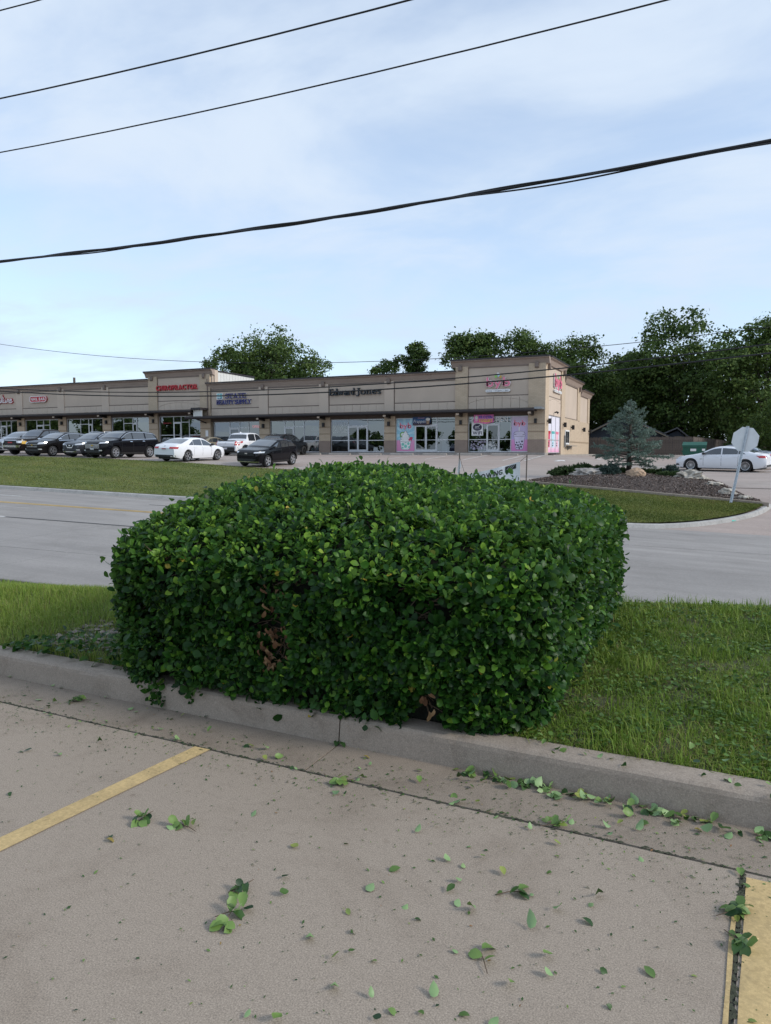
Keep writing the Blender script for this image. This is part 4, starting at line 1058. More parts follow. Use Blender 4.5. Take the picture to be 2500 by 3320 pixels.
strokes2mb([(p, w_+.10) for p, w_ in scr], FRL, -70.0, 6.72, 1.42, 1.1, .10, .0).build('sign_body', M['red'], s7)
strokes2mb(scr, FRL, -70.0, 6.72, 1.42, 1.1, .03, .11).build('sign_face', M['white'], s7)
# ---- banners on the canopy
M['b_blue'] = grad('banner_blue_print', [(0, (.06, .025, .02)), (.25, (.05, .05, .10)), (.5, (.03, .12, .30)), (1, (.03, .06, .16))], 3.7, 4.35)
bn1 = empty('shop_banner', (-21.4, YF-.1, 3.7), 'dark blue Frappes banner hung over the double doors', 'banner')
FB = place2d((0, YF-.02, 0), (1, 0, 0), (0, -1, 0))
MB().add([FB(-22.2+.094*i_, 3.70+.66*j_, .02*math.sin(i_*.8)) for i_ in range(17) for j_ in range(2)], [(2*i_, 2*i_+2, 2*i_+3, 2*i_+1) for i_ in range(16)]).build('cloth', M['b_blue'], bn1)
text_line('Frappes', FB, -22.12, -21.10, 3.90, .24, M['white'], bn1, 0, .035, merged=True, name='lettering', shear=.25)
text_line('CREAMY', FB, -21.75, -21.15, 4.22, .08, M['lpink'], bn1, 0, .035, merged=True, name='lettering')
flat([(-20.98, 3.78), (-20.80, 3.78), (-20.74, 4.08), (-21.04, 4.08)], M['rock_tan'], 'cup', bn1, .045, FB); flat(ell(-20.89, 4.16, .18, .12), M['cream'], 'swirl', bn1, .05, FB)
M['b_pink'] = grad('banner_pink_print', [(0, (.85, .18, .42)), (.45, (.85, .20, .50)), (.55, (.80, .30, .62)), (1, (.85, .20, .50))], 3.75, 4.42)
bn2 = empty('shop_banner', (-16.3, YF-.1, 3.75), 'pink FROZEN YOGURT banner hung over the shop door', 'banner')
FB2 = place2d((0, YF-.05, 0), (1, 0, 0), (0, -1, 0))
MB().add([FB2(-17.12+.0975*i_, (3.78 if j_ == 0 else 4.42)+(.05*math.sin(i_*.5) if j_ == 0 else 0), .03*math.sin(i_*.9+j_)) for i_ in range(17) for j_ in range(2)], [(2*i_, 2*i_+2, 2*i_+3, 2*i_+1) for i_ in range(16)]).build('cloth', M['b_pink'], bn2)
M['byellow'] = simple('banner_yellow', (.90, .72, .10), .5); M['bblue'] = simple('banner_blue', (.05, .10, .55), .5)
text_line('FROZEN', FB2, -16.68, -15.66, 4.14, .20, M['bblue'], bn2, 0, .05, bold=.02, merged=True, name='lettering')
text_line('YOGURT', FB2, -16.72, -15.64, 3.86, .22, M['byellow'], bn2, 0, .05, bold=.03, merged=True, name='lettering')
flat(ell(-16.9, 4.2, .12, .14), M['cream'], 'swirl', bn2, .05, FB2); flat([(-16.98, 3.92), (-16.82, 3.92), (-16.78, 4.1), (-17.02, 4.1)], M['lpink'], 'cup', bn2, .052, FB2)
# ================================================================== vehicles
class Car:
    """lofted body; x runs from the nose (0) to the tail (L), placed so the nose points along -x"""
    def __init__(s, L, Wd, top, belt, wf, wr, rad, low=.24, tumble=.30, nose=.30, tail=.22, arch=.06):
        s.L, s.W, s.wf, s.wr, s.rad, s.low, s.tum, s.nose, s.tail, s.arch = L, Wd/2, wf, wr, rad, low, tumble, nose, tail, arch
        xs = np.linspace(0, L, 500); z = np.interp(xs, [p[0] for p in top], [p[1] for p in top])
        k = 15; zp = np.pad(z, k, mode='edge'); z = np.convolve(zp, np.ones(2*k+1)/(2*k+1), 'same')[k:-k]
        s.tx, s.tz = xs, z; s.bx = [p[0] for p in belt]; s.bz = [p[1] for p in belt]
    def ztop(s, x): return float(np.interp(x, s.tx, s.tz))
    def w(s, x):
        a = max(0, 1-x/.85); b = max(0, 1-(s.L-x)/.8)
        return s.W*(1-s.nose*a**2.6-s.tail*b**2.6)
    def bot(s, x):
        z = s.low+.06*max(0, 1-x/.5)+.10*max(0, 1-(s.L-x)/.5)
        for c in (s.wf, s.wr):
            r = s.rad+s.arch; d = abs(x-c)
            if d < r: z = max(z, s.rad+math.sqrt(r*r-d*d)*.98-.01)
        return z
    def sec(s, x):
        w = s.w(x); zt = s.ztop(x); zb = s.bot(x); be = min(float(np.interp(x, s.bx, s.bz)), zt-.05)
        h = max(0, zt-be); wr = max(.2, w*.945-h*s.tum); lo = s.low
        ed = min(.07, .35*h+.012)
        pts = [(w*.90, zb), (w*.955, max(zb+.012, lo+.13)), (w*.985, max(zb+.024, lo+.26)), (w*1.0, max(zb+.036, lo+.5*(be-lo))), (w*.992, max(zb+.045, be-.16)), (w*.965, max(zb+.05, be-.045)), (w*.945, max(zb+.055, be)),
               (wr, max(zb+.06, zt-ed)), (wr*.93, zt-ed*.42), (wr*.6, zt-ed*.10), (0, zt)]
        for i_ in range(1, len(pts)):
            if pts[i_][1] <= pts[i_-1][1]: pts[i_] = (pts[i_][0], pts[i_-1][1]+.001)
        return pts
    def y(s, x, z):
        p = s.sec(min(max(x, 0), s.L)); zs = [q[1] for q in p]
        if z > zs[-1]: return 0
        return float(np.interp(z, zs, [q[0] for q in p]))
    def P(s, x, y, z): return (x-s.L/2, y, z)
    def body(s):
        xs = set(np.linspace(.12, s.L-.12, 56).tolist()+[0, .015, .04, .075, s.L-.075, s.L-.04, s.L-.015, s.L])
        for c in (s.wf, s.wr):
            for q in np.linspace(-1, 1, 13): xs.add(c+q*(s.rad+s.arch)*.999)
        xs = sorted(x for x in xs if 0 <= x <= s.L); mb = MB(); rows = []
        for x in xs:
            sc = s.sec(x); r_ = [s.P(x, a, b) for a, b in sc]+[s.P(x, -a, b) for a, b in sc[-2::-1]]; rows.append(r_)
        mb.grid(rows); n = len(rows[0]); mb.f.append(tuple(range(n))); mb.f.append(tuple(range((len(rows)-1)*n, len(rows)*n))[::-1])
        return mb
    def side(s, x0, x1, lo, hi, off=.006, n=14, m=3, sgn=1, trim=0.0):
        """patch on the flank; lo/hi constants or functions of x"""
        f = lambda q, x: q(x) if callable(q) else q
        rows = []
        for x in np.linspace(x0, x1, n+1):
            a, b = f(lo, x), f(hi, x); b = max(a+.001, b)
            rows.append([s.P(x, sgn*(s.y(x, a+(b-a)*j/m)+off), a+(b-a)*j/m) for j in range(m+1)])
        return MB().grid(rows)
    def xfront(s, y, z, rear=False):
        y = abs(y); xs = np.linspace(0, .9, 70) if not rear else np.linspace(s.L, s.L-.9, 70)
        for i_, x in enumerate(xs):
            if s.y(x, z) >= y and s.ztop(x) >= z:
                if i_ == 0: return x
                a, b = xs[i_-1], x
                for _ in range(8):
                    mm = (a+b)/2
                    if s.y(mm, z) >= y and s.ztop(mm) >= z: b = mm
                    else: a = mm
                return b
        return xs[-1]
    def face(s, y0, y1, z0, z1, off=.012, rear=False, n=8, m=3, sl=0.0):
        """patch on nose or tail; sl lifts the outer end"""
        rows = []; sg = 1 if rear else -1
        for i_ in range(n+1):
            y = y0+(y1-y0)*i_/n; lift = sl*abs(i_/n)
            rows.append([s.P(s.xfront(y, z0+lift+(z1-z0)*j/m, rear)+sg*off, y+(.006 if y > 0 else -.006)*(abs(y) > .6), z0+lift+(z1-z0)*j/m) for j in range(m+1)])
        return MB().grid(rows)
    def roofpatch(s, x0, x1, inset=.05, off=.006, n=8, m=8, bot=0.0):
        rows = []
        for x in np.linspace(x0, x1, n+1):
            p = s.sec(x); hw = p[7][0]-inset; r_ = []
            for j in range(m+1):
                y = -hw+2*hw*j/m; ys = [q[0] for q in p[7:]][::-1]; zs = [q[1] for q in p[7:]][::-1]
                r_.append(s.P(x, y, float(np.interp(abs(y), ys, zs))+off))
            rows.append(r_)
        return MB().grid(rows)

def wheel_meshes(rad, wid, spokes, style):
    t = MB(); n = 28
    prof = [(rad*.66, -wid/2), (rad*.93, -wid/2-.004), (rad*.985, -wid*.36), (rad, 0), (rad*.985, wid*.36), (rad*.93, wid/2+.004), (rad*.66, wid/2)]
    t.grid([[(r*math.cos(2*math.pi*k/n), y, r*math.sin(2*math.pi*k/n)) for r, y in prof] for k in range(n+1)])
    d = MB(); d.add([(0, wid*.18, 0)]+[(rad*.66*math.cos(2*math.pi*k/n), wid*.22, rad*.66*math.sin(2*math.pi*k/n)) for k in range(n)], [(0, 1+k, 1+(k+1) % n) for k in range(n)])
    r = MB(); y0 = wid/2+.006
    r.grid([[(q*math.cos(2*math.pi*k/n), y, q*math.sin(2*math.pi*k/n)) for q, y in ((rad*.69, y0-.01), (rad*.67, y0), (rad*.615, y0-.004), (rad*.60, y0-.05))] for k in range(n+1)])
    for k in range(spokes):
        a = 2*math.pi*k/spokes; sw = style*rad
        def pt(q, off, y): return (q*math.cos(a)-off*math.sin(a), y, q*math.sin(a)+off*math.cos(a))
        r.add([pt(rad*.08, -sw*.6, y0-.02), pt(rad*.08, sw*.6, y0-.02), pt(rad*.63, sw*1.0, y0-.012), pt(rad*.63, -sw*1.0, y0-.012)], [(0, 1, 2, 3)])
    r.add([(rad*.15*math.cos(2*math.pi*k/12), y0-.012, rad*.15*math.sin(2*math.pi*k/12)) for k in range(12)], [tuple(range(12))])
    return t, d, r

def build_car(name, label, cat, x, y, heading, car, pm, spokes=5, sw=.13, rim='rim', windows=(), wind=(0, 0), rearw=(0, 0), detail=None, slope=True, rails=False, dark_lower=True, chrome=False, mirror=None, handles=True, lift=0.0, group=None, visible=(1, -1)):
    z = float(G(x, y)); a = math.atan2(heading[1], heading[0])+math.pi
    h = Vector((heading[0], heading[1])).normalized(); e = car.L/3
    pz = math.atan2(float(G(x-h.x*e, y-h.y*e))-float(G(x+h.x*e, y+h.y*e)), 2*e) if slope else 0
    px = Vector((-h.y, h.x)); rz = math.atan2(float(G(x+px.x*.7, y+px.y*.7))-float(G(x-px.x*.7, y-px.y*.7)), 1.4)
    root = empty(name, (x, y, z+lift), label, cat, group, rot=(-rz, -pz, a), worldkids=False)
    def add(n_, mb, mt, par=None, smooth=True): return mb.build(n_, mt if not isinstance(mt, str) else M[mt], par or root, smooth)
    c = car
    b = add('body', c.body(), pm)
    mesh = b.data
    try:
        mesh.set_sharp_from_angle(angle=R(38))
    except Exception: pass
    add('underbody', MB().box(-c.L/2+.25, c.L/2-.25, -c.W+.30, c.W-.30, c.low-.04, .62).box(-c.L/2+.9+0, c.L/2-1.0, -c.W+.24, c.W-.24, .50, .60), 'plastic', smooth=False)
    for cx in (c.wf, c.wr):   # wheel-well liners
        for sg in (1, -1):
            n_ = 12; rr = c.rad+c.arch+.005
            add('wheel_arch', MB().grid([[(cx-c.L/2+rr*math.cos(math.pi*k/n_), sg*yy, c.rad+rr*math.sin(math.pi*k/n_)) for yy in (c.W*.985, c.W-.34)] for k in range(n_+1)]), 'plastic')
    for cx in (c.wf, c.wr):
        for sg in (1, -1):
            wid = .235; t, d, r = wheel_meshes(c.rad, wid, spokes, sw)
            for mb in (t, d, r): mb.v = [(cx-c.L/2+vx, sg*(c.W-.155+vy)*1.0, c.rad+vz) for vx, vy, vz in mb.v]
            wo_ = add('wheel', t, 'rubber'); add('rim_back', d, 'rimdark', wo_, False); add('rim', r, rim, wo_, False)
    re_ = lambda x_: c.sec(x_)[7][1]
    be = lambda x_: c.sec(x_)[6][1]
    for sg in visible:
        for (x0, x1, cutf, cutr) in windows:
            # glass between belt and roof edge, raked at the ends
            def hi(x_, x0=x0, x1=x1, cutf=cutf, cutr=cutr):
                h_ = re_(x_)-.035
                if cutf: h_ = min(h_, be(x0)+.03+(x_-x0)*cutf)
                if cutr: h_ = min(h_, be(x1)+.03+(x1-x_)*cutr)
                return h_
            add('side_window', c.side(x0, x1, lambda x_: be(x_)+.022, hi, .008, 12, 3, sg), 'carglass')
        if windows:
            xa, xb = windows[0][0], windows[-1][1]
            if chrome:
                add('window_trim', c.side(xa-.02, xb+.02, lambda x_: be(x_)-.012, lambda x_: be(x_)+.016, .011, 20, 1, sg), 'chrome')
                add('window_trim', c.side(xa+.12, xb, lambda x_: min(re_(x_)-.034, be(xa)+.03+(x_-xa)*(windows[0][2] or 9))-.0, lambda x_: min(re_(x_)-.034, be(xa)+.03+(x_-xa)*(windows[0][2] or 9))+.024, .012, 20, 1, sg), 'chrome')
            # door gaps
            for dx_ in [windows[0][0]+.10]+[w_[1]+.03 for w_ in windows[:2]]:
                if dx_ < c.L-.6: add('door_gap', c.side(dx_, dx_+.014, lambda x_: max(c.low+.14, c.bot(x_)+.03), lambda x_: be(x_)-.012, .003, 1, 6, sg), 'black')
            if handles:
                for w_ in windows[:2]:
                    add('door_handle', c.side(w_[1]-.26, w_[1]-.06, be(w_[1])-.14, be(w_[1])-.105, .03, 2, 1, sg), 'chrome' if chrome else pm)
            mxp = windows[0][0]+.16; my = c.y(mxp, be(mxp))
            mm = MB(); 
            mm.grid([[c.P(mxp-.02+.10*math.cos(t_)*.9, sg*(my+.13+.105*math.cos(f_)), be(mxp)+.10+.075*math.sin(t_)*abs(math.sin(f_/1.0))**.5 if False else be(mxp)+.09+.078*math.sin(t_)*math.sin(f_)) for t_ in np.linspace(0, 2*math.pi, 11)] for f_ in np.linspace(.02, math.pi-.02, 7)])
            mm.box(mxp-.05-c.L/2, mxp+.03-c.L/2, min(sg*(my-.02), sg*(my+.08)), max(sg*(my-.02), sg*(my+.08)), be(mxp)+.03, be(mxp)+.07)
            add('mirror', mm, mirror or pm)
        if dark_lower:
            add('sill', c.side(c.wf+c.rad+c.arch, c.wr-c.rad-c.arch, c.low, c.low+.12, .012, 8, 2, sg), 'plastic')
            for cx in (c.wf, c.wr):
                n_ = 16; r0, r1 = c.rad+c.arch-.004, c.rad+c.arch+.055; rows = []
                for k in range(n_+1):
                    an = math.pi*k/n_; rows.append([c.P(cx+q*math.cos(an), sg*(c.y(cx+q*math.cos(an), c.rad+q*math.sin(an)*.98)+.010), c.rad+q*math.sin(an)*.98) for q in (r0, r1)])
                add('arch_trim', MB().grid(rows), 'plastic')
        if rails:
            x0, x1 = rails[0], rails[1]
            add('roof_rail', MB().tube([c.P(x_, sg*(c.sec(x_)[8][0]-.02), c.sec(x_)[8][1]+(.015 if k in (0, 8) else .055)) for k, x_ in enumerate(np.linspace(x0, x1, 9))], .02), rails[2])
    if wind[1]: add('windshield', c.roofpatch(wind[0], wind[1], .055), 'carglass')
    if rearw[1]: add('rear_window', c.roofpatch(rearw[0], rearw[1], .06), 'carglass')
    if detail: detail(c, add, pm)
    return root

def front_suv(gr, hl, grille='plastic', bars=3, barmat='chrome', emblem='chrome', fog=True, plate=None, lower=True):
    def f(c, add, pm):
        y1, z0, z1 = gr
        add('grille', c.face(-y1, y1, z0, z1, .010, n=12), grille)
        for q in range(bars):
            z = z0+(z1-z0)*(q+.5)/bars; add('grille_bar', c.face(-y1*.96, y1*.96, z-.012, z+.012, .020, n=12, m=1), barmat)
        if emblem: add('emblem', c.face(-.085, .085, (z0+z1)/2+.01, (z0+z1)/2+.075, .030, n=3, m=1), emblem)
        ya, yb, za, zb_, sl = hl
        for sg in (1, -1): 
            add('headlight', c.face(sg*ya, sg*yb, za, zb_, .012, n=8, sl=sl), 'lamp')
            if fog: add('fog_light', c.face(sg*.56, sg*.74, c.low+.20, c.low+.27, .016, n=4, m=1), 'lamp')
        if lower: add('bumper_intake', c.face(-.62, .62, c.low+.10, c.low+.24, .012, n=10), 'plastic')
        if plate: add('number_plate', c.face(-.15, .15, c.low+.27, c.low+.39, .03, n=2, m=1), 'plate')
    return f
def rear_common(tl, plate=True, extra=None, pz=None):
    def f(c, add, pm):
        ya, yb, za, zb_ = tl
        for sg in (1, -1): add('tail_light', c.face(sg*ya, sg*yb, za, zb_, .012, True, n=8), 'taillamp')
        if plate:
            z_ = pz or (za-.05); o_ = add('number_plate', c.face(-.16, .16, z_-.10, z_+.03, .02, True, n=2, m=1), 'plate')
            add('plate_print', c.face(-.15, .15, z_-.04, z_-.0, .024, True, n=2, m=1), 'red', o_)
        add('bumper', c.face(-.78, .78, c.low+.10, c.low+.22, .014, True, n=12), 'plastic')
        if extra: extra(c, add, pm)
    return f

BLK = paint('black_car_paint', (.004, .004, .006)); BLK2 = paint('black_brown_car_paint', (.007, .006, .006)); GUN = paint('gunmetal_car_paint', (.060, .064, .075), .5, .28)
WHT = paint('white_car_paint', (.76, .77, .80)); WHT2 = paint('white_truck_paint', (.74, .75, .77)); BEI = paint('beige_car_paint', (.33, .29, .21), .4, .3); REDP = paint('maroon_car_paint', (.16, .018, .025))
SIL = paint('silver_car_paint', (.40, .42, .45), .6, .3); GRY = paint('grey_car_paint', (.20, .22, .25), .6, .3); DGR = paint('dark_grey_car_paint', (.014, .016, .020), .4, .25); BRN = paint('dark_brown_truck_paint', (.016, .013, .012))

def suv(L, Wd, H, hood=.62, ws=(1.22, 2.0), rear=.55, hz=1.0, belt=1.06, rad=.36, wf=.93, wr=None, low=.25, tum=.27, tailz=.72):
    top = [(0, hz*.80), (.06, hz*.93), (.25, hz), (ws[0]-.12, hz+.11), (ws[0]+.08, hz+.20), (ws[1]-.1, H-.14), (ws[1]+.25, H-.03), (ws[1]+.9, H), (L-1.2, H-.04), (L-rear, H-.12), (L-rear+.06, H-.16), (L-.12, belt-.02), (L-.05, .95), (L, tailz)]
    return Car(L, Wd, top, [(0, hz-.06), (ws[0], belt), (L-.6, belt+.10), (L, belt+.08)], wf, wr or (L-.98), rad, low, tum)

# front row along the bank, noses towards the street
D = (0, -1); U = (0, 1)
c = suv(4.77, 1.84, 1.68, ws=(1.25, 2.05), hz=1.02, belt=1.08, rad=.36, wf=.95, wr=3.81)
build_car('parked_car', 'black compact SUV with chrome-edged windows, third in the row facing the lawn', 'car', -42.0, 37.0, D, c, BLK2, 5, .13, 'rim', [(1.30, 2.32, 1.1, 0), (2.40, 3.28, 0, 0), (3.34, 4.15, 0, .9)], (1.34, 2.06), (4.28, 4.60), front_suv((.50, .58, .86), (.52, .86, .80, .94, .05), bars=2, emblem='yline'), chrome=True, mirror=M['chrome'])
c = suv(4.69, 1.84, 1.70, ws=(1.22, 2.02), hz=1.0, belt=1.06, rad=.36, wf=.93, wr=3.64)
def rogue(c, add, pm):
    front_suv((.40, .56, .82), (.46, .86, .78, .88, .06), bars=0, emblem=None)(c, add, pm)
    for sg in (1, -1): add('grille_v', c.face(sg*.36, sg*.20, .84, .90, .022, n=3, m=1, sl=-.24), 'chrome')
    add('grille_v', c.face(-.20, .20, .60, .66, .022, n=4, m=1), 'chrome'); add('emblem', c.face(-.07, .07, .73, .80, .03, n=3, m=1), 'chrome'); add('bumper_trim', c.face(-.75, .75, .34, .38, .03, n=10, m=1), 'chrome')
build_car('parked_car', 'gunmetal grey SUV with V-shaped chrome grille between two black SUVs', 'car', -38.9, 37.3, D, c, GUN, 5, .12, 'rim', [(1.30, 2.28, 1.1, 0), (2.36, 3.20, 0, 0), (3.26, 4.10, 0, .9)], (1.32, 2.04), (4.2, 4.52), rogue, chrome=True, rails=(2.3, 3.9, 'chrome'))
c = suv(5.19, 2.0, 1.79, ws=(1.35, 2.10), hz=1.10, belt=1.16, rad=.385, wf=1.02, wr=4.09, low=.27)
build_car('parked_car', 'large black three-row SUV with bright six-spoke wheels facing the lawn', 'car', -35.95, 36.65, D, c, BLK, 6, .12, 'rim', [(1.42, 2.50, 1.0, 0), (2.58, 3.62, 0, .0), (3.74, 4.75, 0, .9)], (1.46, 2.16), (4.72, 5.05), front_suv((.62, .62, .92), (.55, .92, .92, 1.02, .04), bars=4, emblem='yline', plate=True), chrome=True, mirror=M['plastic'])
c = suv(4.34, 1.79, 1.59, ws=(1.18, 2.05), hz=.98, belt=1.03, rad=.35, wf=.92, wr=3.57, low=.25, rear=.75)
def hrv(c, add, pm):
    front_suv((.52, .66, .82), (.50, .86, .80, .88, .03), bars=0, barmat='plastic', emblem='chrome', fog=False)(c, add, pm)
    for q in range(3): add('grille_bar', c.face(-.50, .50, .685+.045*q, .692+.045*q, .02, n=10, m=1), 'rimdark')
    add('bumper_trim', c.face(-.72, .72, .30, .34, .02, n=10, m=1), 'chrome')
build_car('parked_car', 'shiny black crossover parked alone nearest the hedge', 'car', -24.1, 36.0, D, c, BLK, 5, .15, 'rim', [(1.25, 2.22, 1.0, 0), (2.30, 3.08, 0, 0), (3.14, 3.80, 0, .75)], (1.26, 2.10), (3.72, 4.14), hrv, mirror=M['plastic'])
def pickup(L, Wd, H, cabend, hz=1.12, ws=(1.55, 2.15), rad=.40, wf=.98, wr=None, low=.36):
    top = [(0, hz*.82), (.05, hz*.95), (.2, hz), (ws[0]-.1, hz+.08), (ws[0]+.06, hz+.16), (ws[1], H-.06), (ws[1]+.4, H), (cabend-.35, H-.01), (cabend-.12, H-.10), (cabend+.06, hz+.13), (cabend+.14, hz+.10), (L-.1, hz+.10), (L-.03, hz+.02), (L, .8)]
    return Car(L, Wd, top, [(0, hz-.06), (ws[0], hz+.05), (L, hz+.06)], wf, wr or L-1.2, rad, low, .24, .20, .05, .10)
c = pickup(5.4, 1.89, 1.86, 3.75, hz=1.16, rad=.415, low=.40)
def gmc(c, add, pm):
    add('grille', c.face(-.55, .55, .72, 1.02, .012, n=8), 'plastic'); add('grille_frame', c.face(-.58, .58, 1.02, 1.06, .02, n=8, m=1), 'chrome')
    add('grille_lettering', c.face(-.22, .22, .84, .92, .03, n=2, m=1), 'red')
    for sg in (1, -1):
        add('headlight', c.face(sg*.60, sg*.90, .86, 1.02, .014, n=6), 'lamp'); add('marker_light', c.face(sg*.86, sg*.925, .80, 1.0, .02, n=3), 'yline')
    add('bumper', c.face(-.93, .93, .55, .70, .05, n=14), 'chrome'); add('bumper_intake', c.face(-.7, .7, .42, .53, .02, n=8), 'plastic')
build_car('pickup_truck', 'dark lifted pickup with chrome bumper at the left edge', 'pickup', -44.85, 37.9, D, c, BRN, 8, .06, 'rimdark', [(1.62, 2.55, 1.1, 0), (2.62, 3.50, 0, 0)], (1.62, 2.14), (3.62, 3.80), gmc, mirror=M['plastic'], lift=.02)
c = suv(4.9, 1.9, 1.74, hz=1.06, belt=1.12, rad=.37, wr=3.9)
build_car('parked_car', 'pale silver SUV cut off by the left edge, beyond the pickup', 'car', -49.6, 40.2, D, c, SIL, 5, .13, 'rim', [(1.30, 2.32, 1.1, 0), (2.40, 3.28, 0, 0), (3.34, 4.2, 0, .9)], (1.34, 2.06), (4.4, 4.74), front_suv((.55, .6, .9), (.55, .86, .84, .96, .03)))
# sedans
def sedan(L, Wd, H, rad, wf, wr, hz=.86, deck=1.02, low=.20):
    top = [(0, hz*.74), (.05, hz*.86), (.3, hz*.97), (1.15, hz+.12), (1.38, hz+.18), (2.05, H-.08), (2.35, H-.015), (2.7, H), (3.2, H-.03), (3.55, H-.10), (L-.62, deck+.08), (L-.35, deck+.03), (L-.10, deck), (L-.03, deck-.12), (L, deck-.3)]
    return Car(L, Wd, top, [(0, hz-.12), (1.3, hz+.06), (L-.9, hz+.13), (L, deck-.06)], wf, wr, rad, low, .33, .26, .18, .045)
c = sedan(4.9, 1.86, 1.45, .345, .98, 3.81)
def accord(c, add, pm):
    rear_common((.40, .86, .78, .90), True, pz=.80)(c, add, pm)
    add('exhaust', c.face(.50, .66, .30, .36, .03, True, n=2, m=1), 'chrome'); add('emblem', c.face(-.05, .05, .92, .98, .02, True, n=2, m=1), 'chrome')
    add('roof_antenna', MB().prism([(3.05-c.L/2, 1.42), (3.3-c.L/2, 1.40), (3.27-c.L/2, 1.50)], 'y', -.02, .02), 'plastic', None, False)
build_car('parked_car', 'white sedan with its tail towards the street beside the black crossover', 'car', -29.95, 36.25, U, c, WHT, 5, .10, 'rim', [(1.50, 2.42, .75, 0), (2.48, 3.25, 0, 0), (3.28, 3.72, 0, .55)], (1.45, 2.14), (3.48, 4.30), accord, dark_lower=False, mirror=M['plastic'])
c = Car(4.5, 1.75, [(0, .66), (.06, .76), (.3, .86), (1.0, 1.03), (1.2, 1.10), (2.0, 1.40), (2.4, 1.48), (2.8, 1.49), (3.3, 1.44), (4.1, 1.20), (4.3, 1.12), (4.42, .95), (4.5, .7)], [(0, .74), (1.1, .98), (3.8, 1.06), (4.5, .98)], .92, 3.62, .325, .20, .33, .28, .20, .045)
build_car('parked_car', 'beige hatchback partly hidden behind the white sedan', 'car', -38.35, 49.0, U, c, BEI, 5, .13, 'rim', [(1.32, 2.28, .62, 0), (2.34, 3.10, 0, 0), (3.14, 3.7, 0, .6)], (1.28, 2.1), (3.25, 4.15), rear_common((.5, .80, .86, 1.05)), dark_lower=False)
c = pickup(5.33, 1.99, 1.80, 3.75, hz=1.08, rad=.375, low=.27)
def ridge(c, add, pm):
    for sg in (1, -1): add('tail_light', c.face(sg*.82, sg*.985, .80, 1.12, .014, True, n=5), 'taillamp')
    add('tailgate_gap', c.face(-.80, .80, .70, .72, .012, True, n=6, m=1), 'black'); add('emblem', c.face(-.07, .07, .96, 1.02, .02, True, n=2, m=1), 'chrome')
    add('bumper', c.face(-.97, .97, .36, .66, .03, True, n=12), 'plastic'); add('number_plate', c.face(-.16, .16, .50, .62, .045, True, n=2, m=1), 'plate')
    add('cargo_bed', MB().box(3.95-c.L/2, c.L/2-.12, -.80, .80, 1.16, 1.182), 'plastic', None, False)
    add('roof_antenna', MB().prism([(3.2-c.L/2, 1.78), (3.45-c.L/2, 1.77), (3.42-c.L/2, 1.87)], 'y', -.02, .02), WHT2, None, False)
build_car('pickup_truck', 'white pickup nosed in towards the shops behind the black crossover', 'pickup', -34.6, 48.6, U, c, WHT2, 5, .12, 'rim', [(1.62, 2.62, 1.0, 0), (2.70, 3.58, 0, 0)], (1.62, 2.2), (3.60, 3.80), ridge, dark_lower=False)
c = suv(4.62, 1.85, 1.68, ws=(1.25, 2.05), hz=1.0, belt=1.06, rad=.365, wf=.92, wr=3.6)
build_car('parked_car', 'dark grey SUV nosed in to the shop, right of the white pickup', 'car', -31.45, 49.55, U, c, DGR, 5, .10, 'rimdark', [(1.28, 2.28, 1.0, 0), (2.36, 3.18, 0, 0), (3.24, 4.0, 0, .9)], (1.30, 2.06), (4.12, 4.46), rear_common((.62, .88, .82, 1.30)), rails=(2.3, 3.8, 'plastic'))
# second row behind the front-row SUVs, only roofs show
c = suv(4.75, 1.88, 1.76, hz=1.04, belt=1.10, rad=.37, wr=3.8)
build_car('parked_car', 'maroon SUV whose roof shows behind the dark pickup', 'car', -49.0, 48.6, U, c, REDP, 5, .13, 'rim', [(1.30, 2.32, 1.1, 0), (2.40, 3.28, 0, 0), (3.34, 4.1, 0, .9)], (1.34, 2.06), (4.25, 4.6), rear_common((.62, .88, .85, 1.25)), rails=(2.2, 4.0, 'chrome'))
c = suv(4.75, 1.88, 1.72, hz=1.02, belt=1.08, rad=.37, wr=3.8)
build_car('parked_car', 'dark SUV with silver roof rails showing behind the grey SUV', 'car', -45.6, 48.4, U, c, DGR, 5, .13, 'rim', [(1.30, 2.32, 1.1, 0), (2.40, 3.28, 0, 0), (3.34, 4.1, 0, .9)], (1.34, 2.06), (4.25, 4.6), rear_common((.62, .88, .85, 1.25)), rails=(2.2, 4.0, 'chrome'))
c = sedan(4.8, 1.84, 1.47, .34, .97, 3.75)
build_car('parked_car', 'dark sedan barely showing behind the pickup at the left', 'car', -52.4, 47.6, U, c, BLK2, 5, .13, 'rim', [(1.50, 2.42, .75, 0), (2.48, 3.25, 0, 0), (3.28, 3.72, 0, .55)], (1.45, 2.14), (3.48, 4.20), rear_common((.4, .84, .78, .9)), dark_lower=False)
# right side of the car park
c = sedan(4.93, 1.88, 1.46, .355, .90, 3.87, hz=.88, deck=1.04)
def bmw(c, add, pm):
    rear_common((.46, .90, .82, .95), False)(c, add, pm)
    for sg in (1, -1):
        add('headlight', c.face(sg*.46, sg*.84, .68, .78, .012, n=8, sl=.04), 'lamp'); add('fog_intake', c.face(sg*.5, sg*.80, .32, .42, .012, n=4), 'plastic')
        add('kidney_grille', c.face(sg*.05, sg*.30, .56, .72, .014, n=3), 'plastic'); add('side_gill', c.side(1.55-.13, 1.55, .70, .735, .012, 2, 1, sg), 'chrome')
    add('exhaust', c.face(-.66, -.52, .26, .31, .03, True, n=2, m=1), 'grey')
build_car('parked_car', 'white luxury sedan parked side-on at the right behind the stop sign', 'car', .25, 47.2, (-.97, .24), c, WHT, 15, .035, 'rim', [(1.50, 2.55, .70, 0), (2.62, 3.45, 0, 0), (3.48, 3.86, 0, .6)], (1.45, 2.14), (3.50, 4.30), bmw, dark_lower=False, mirror=M['plastic'])
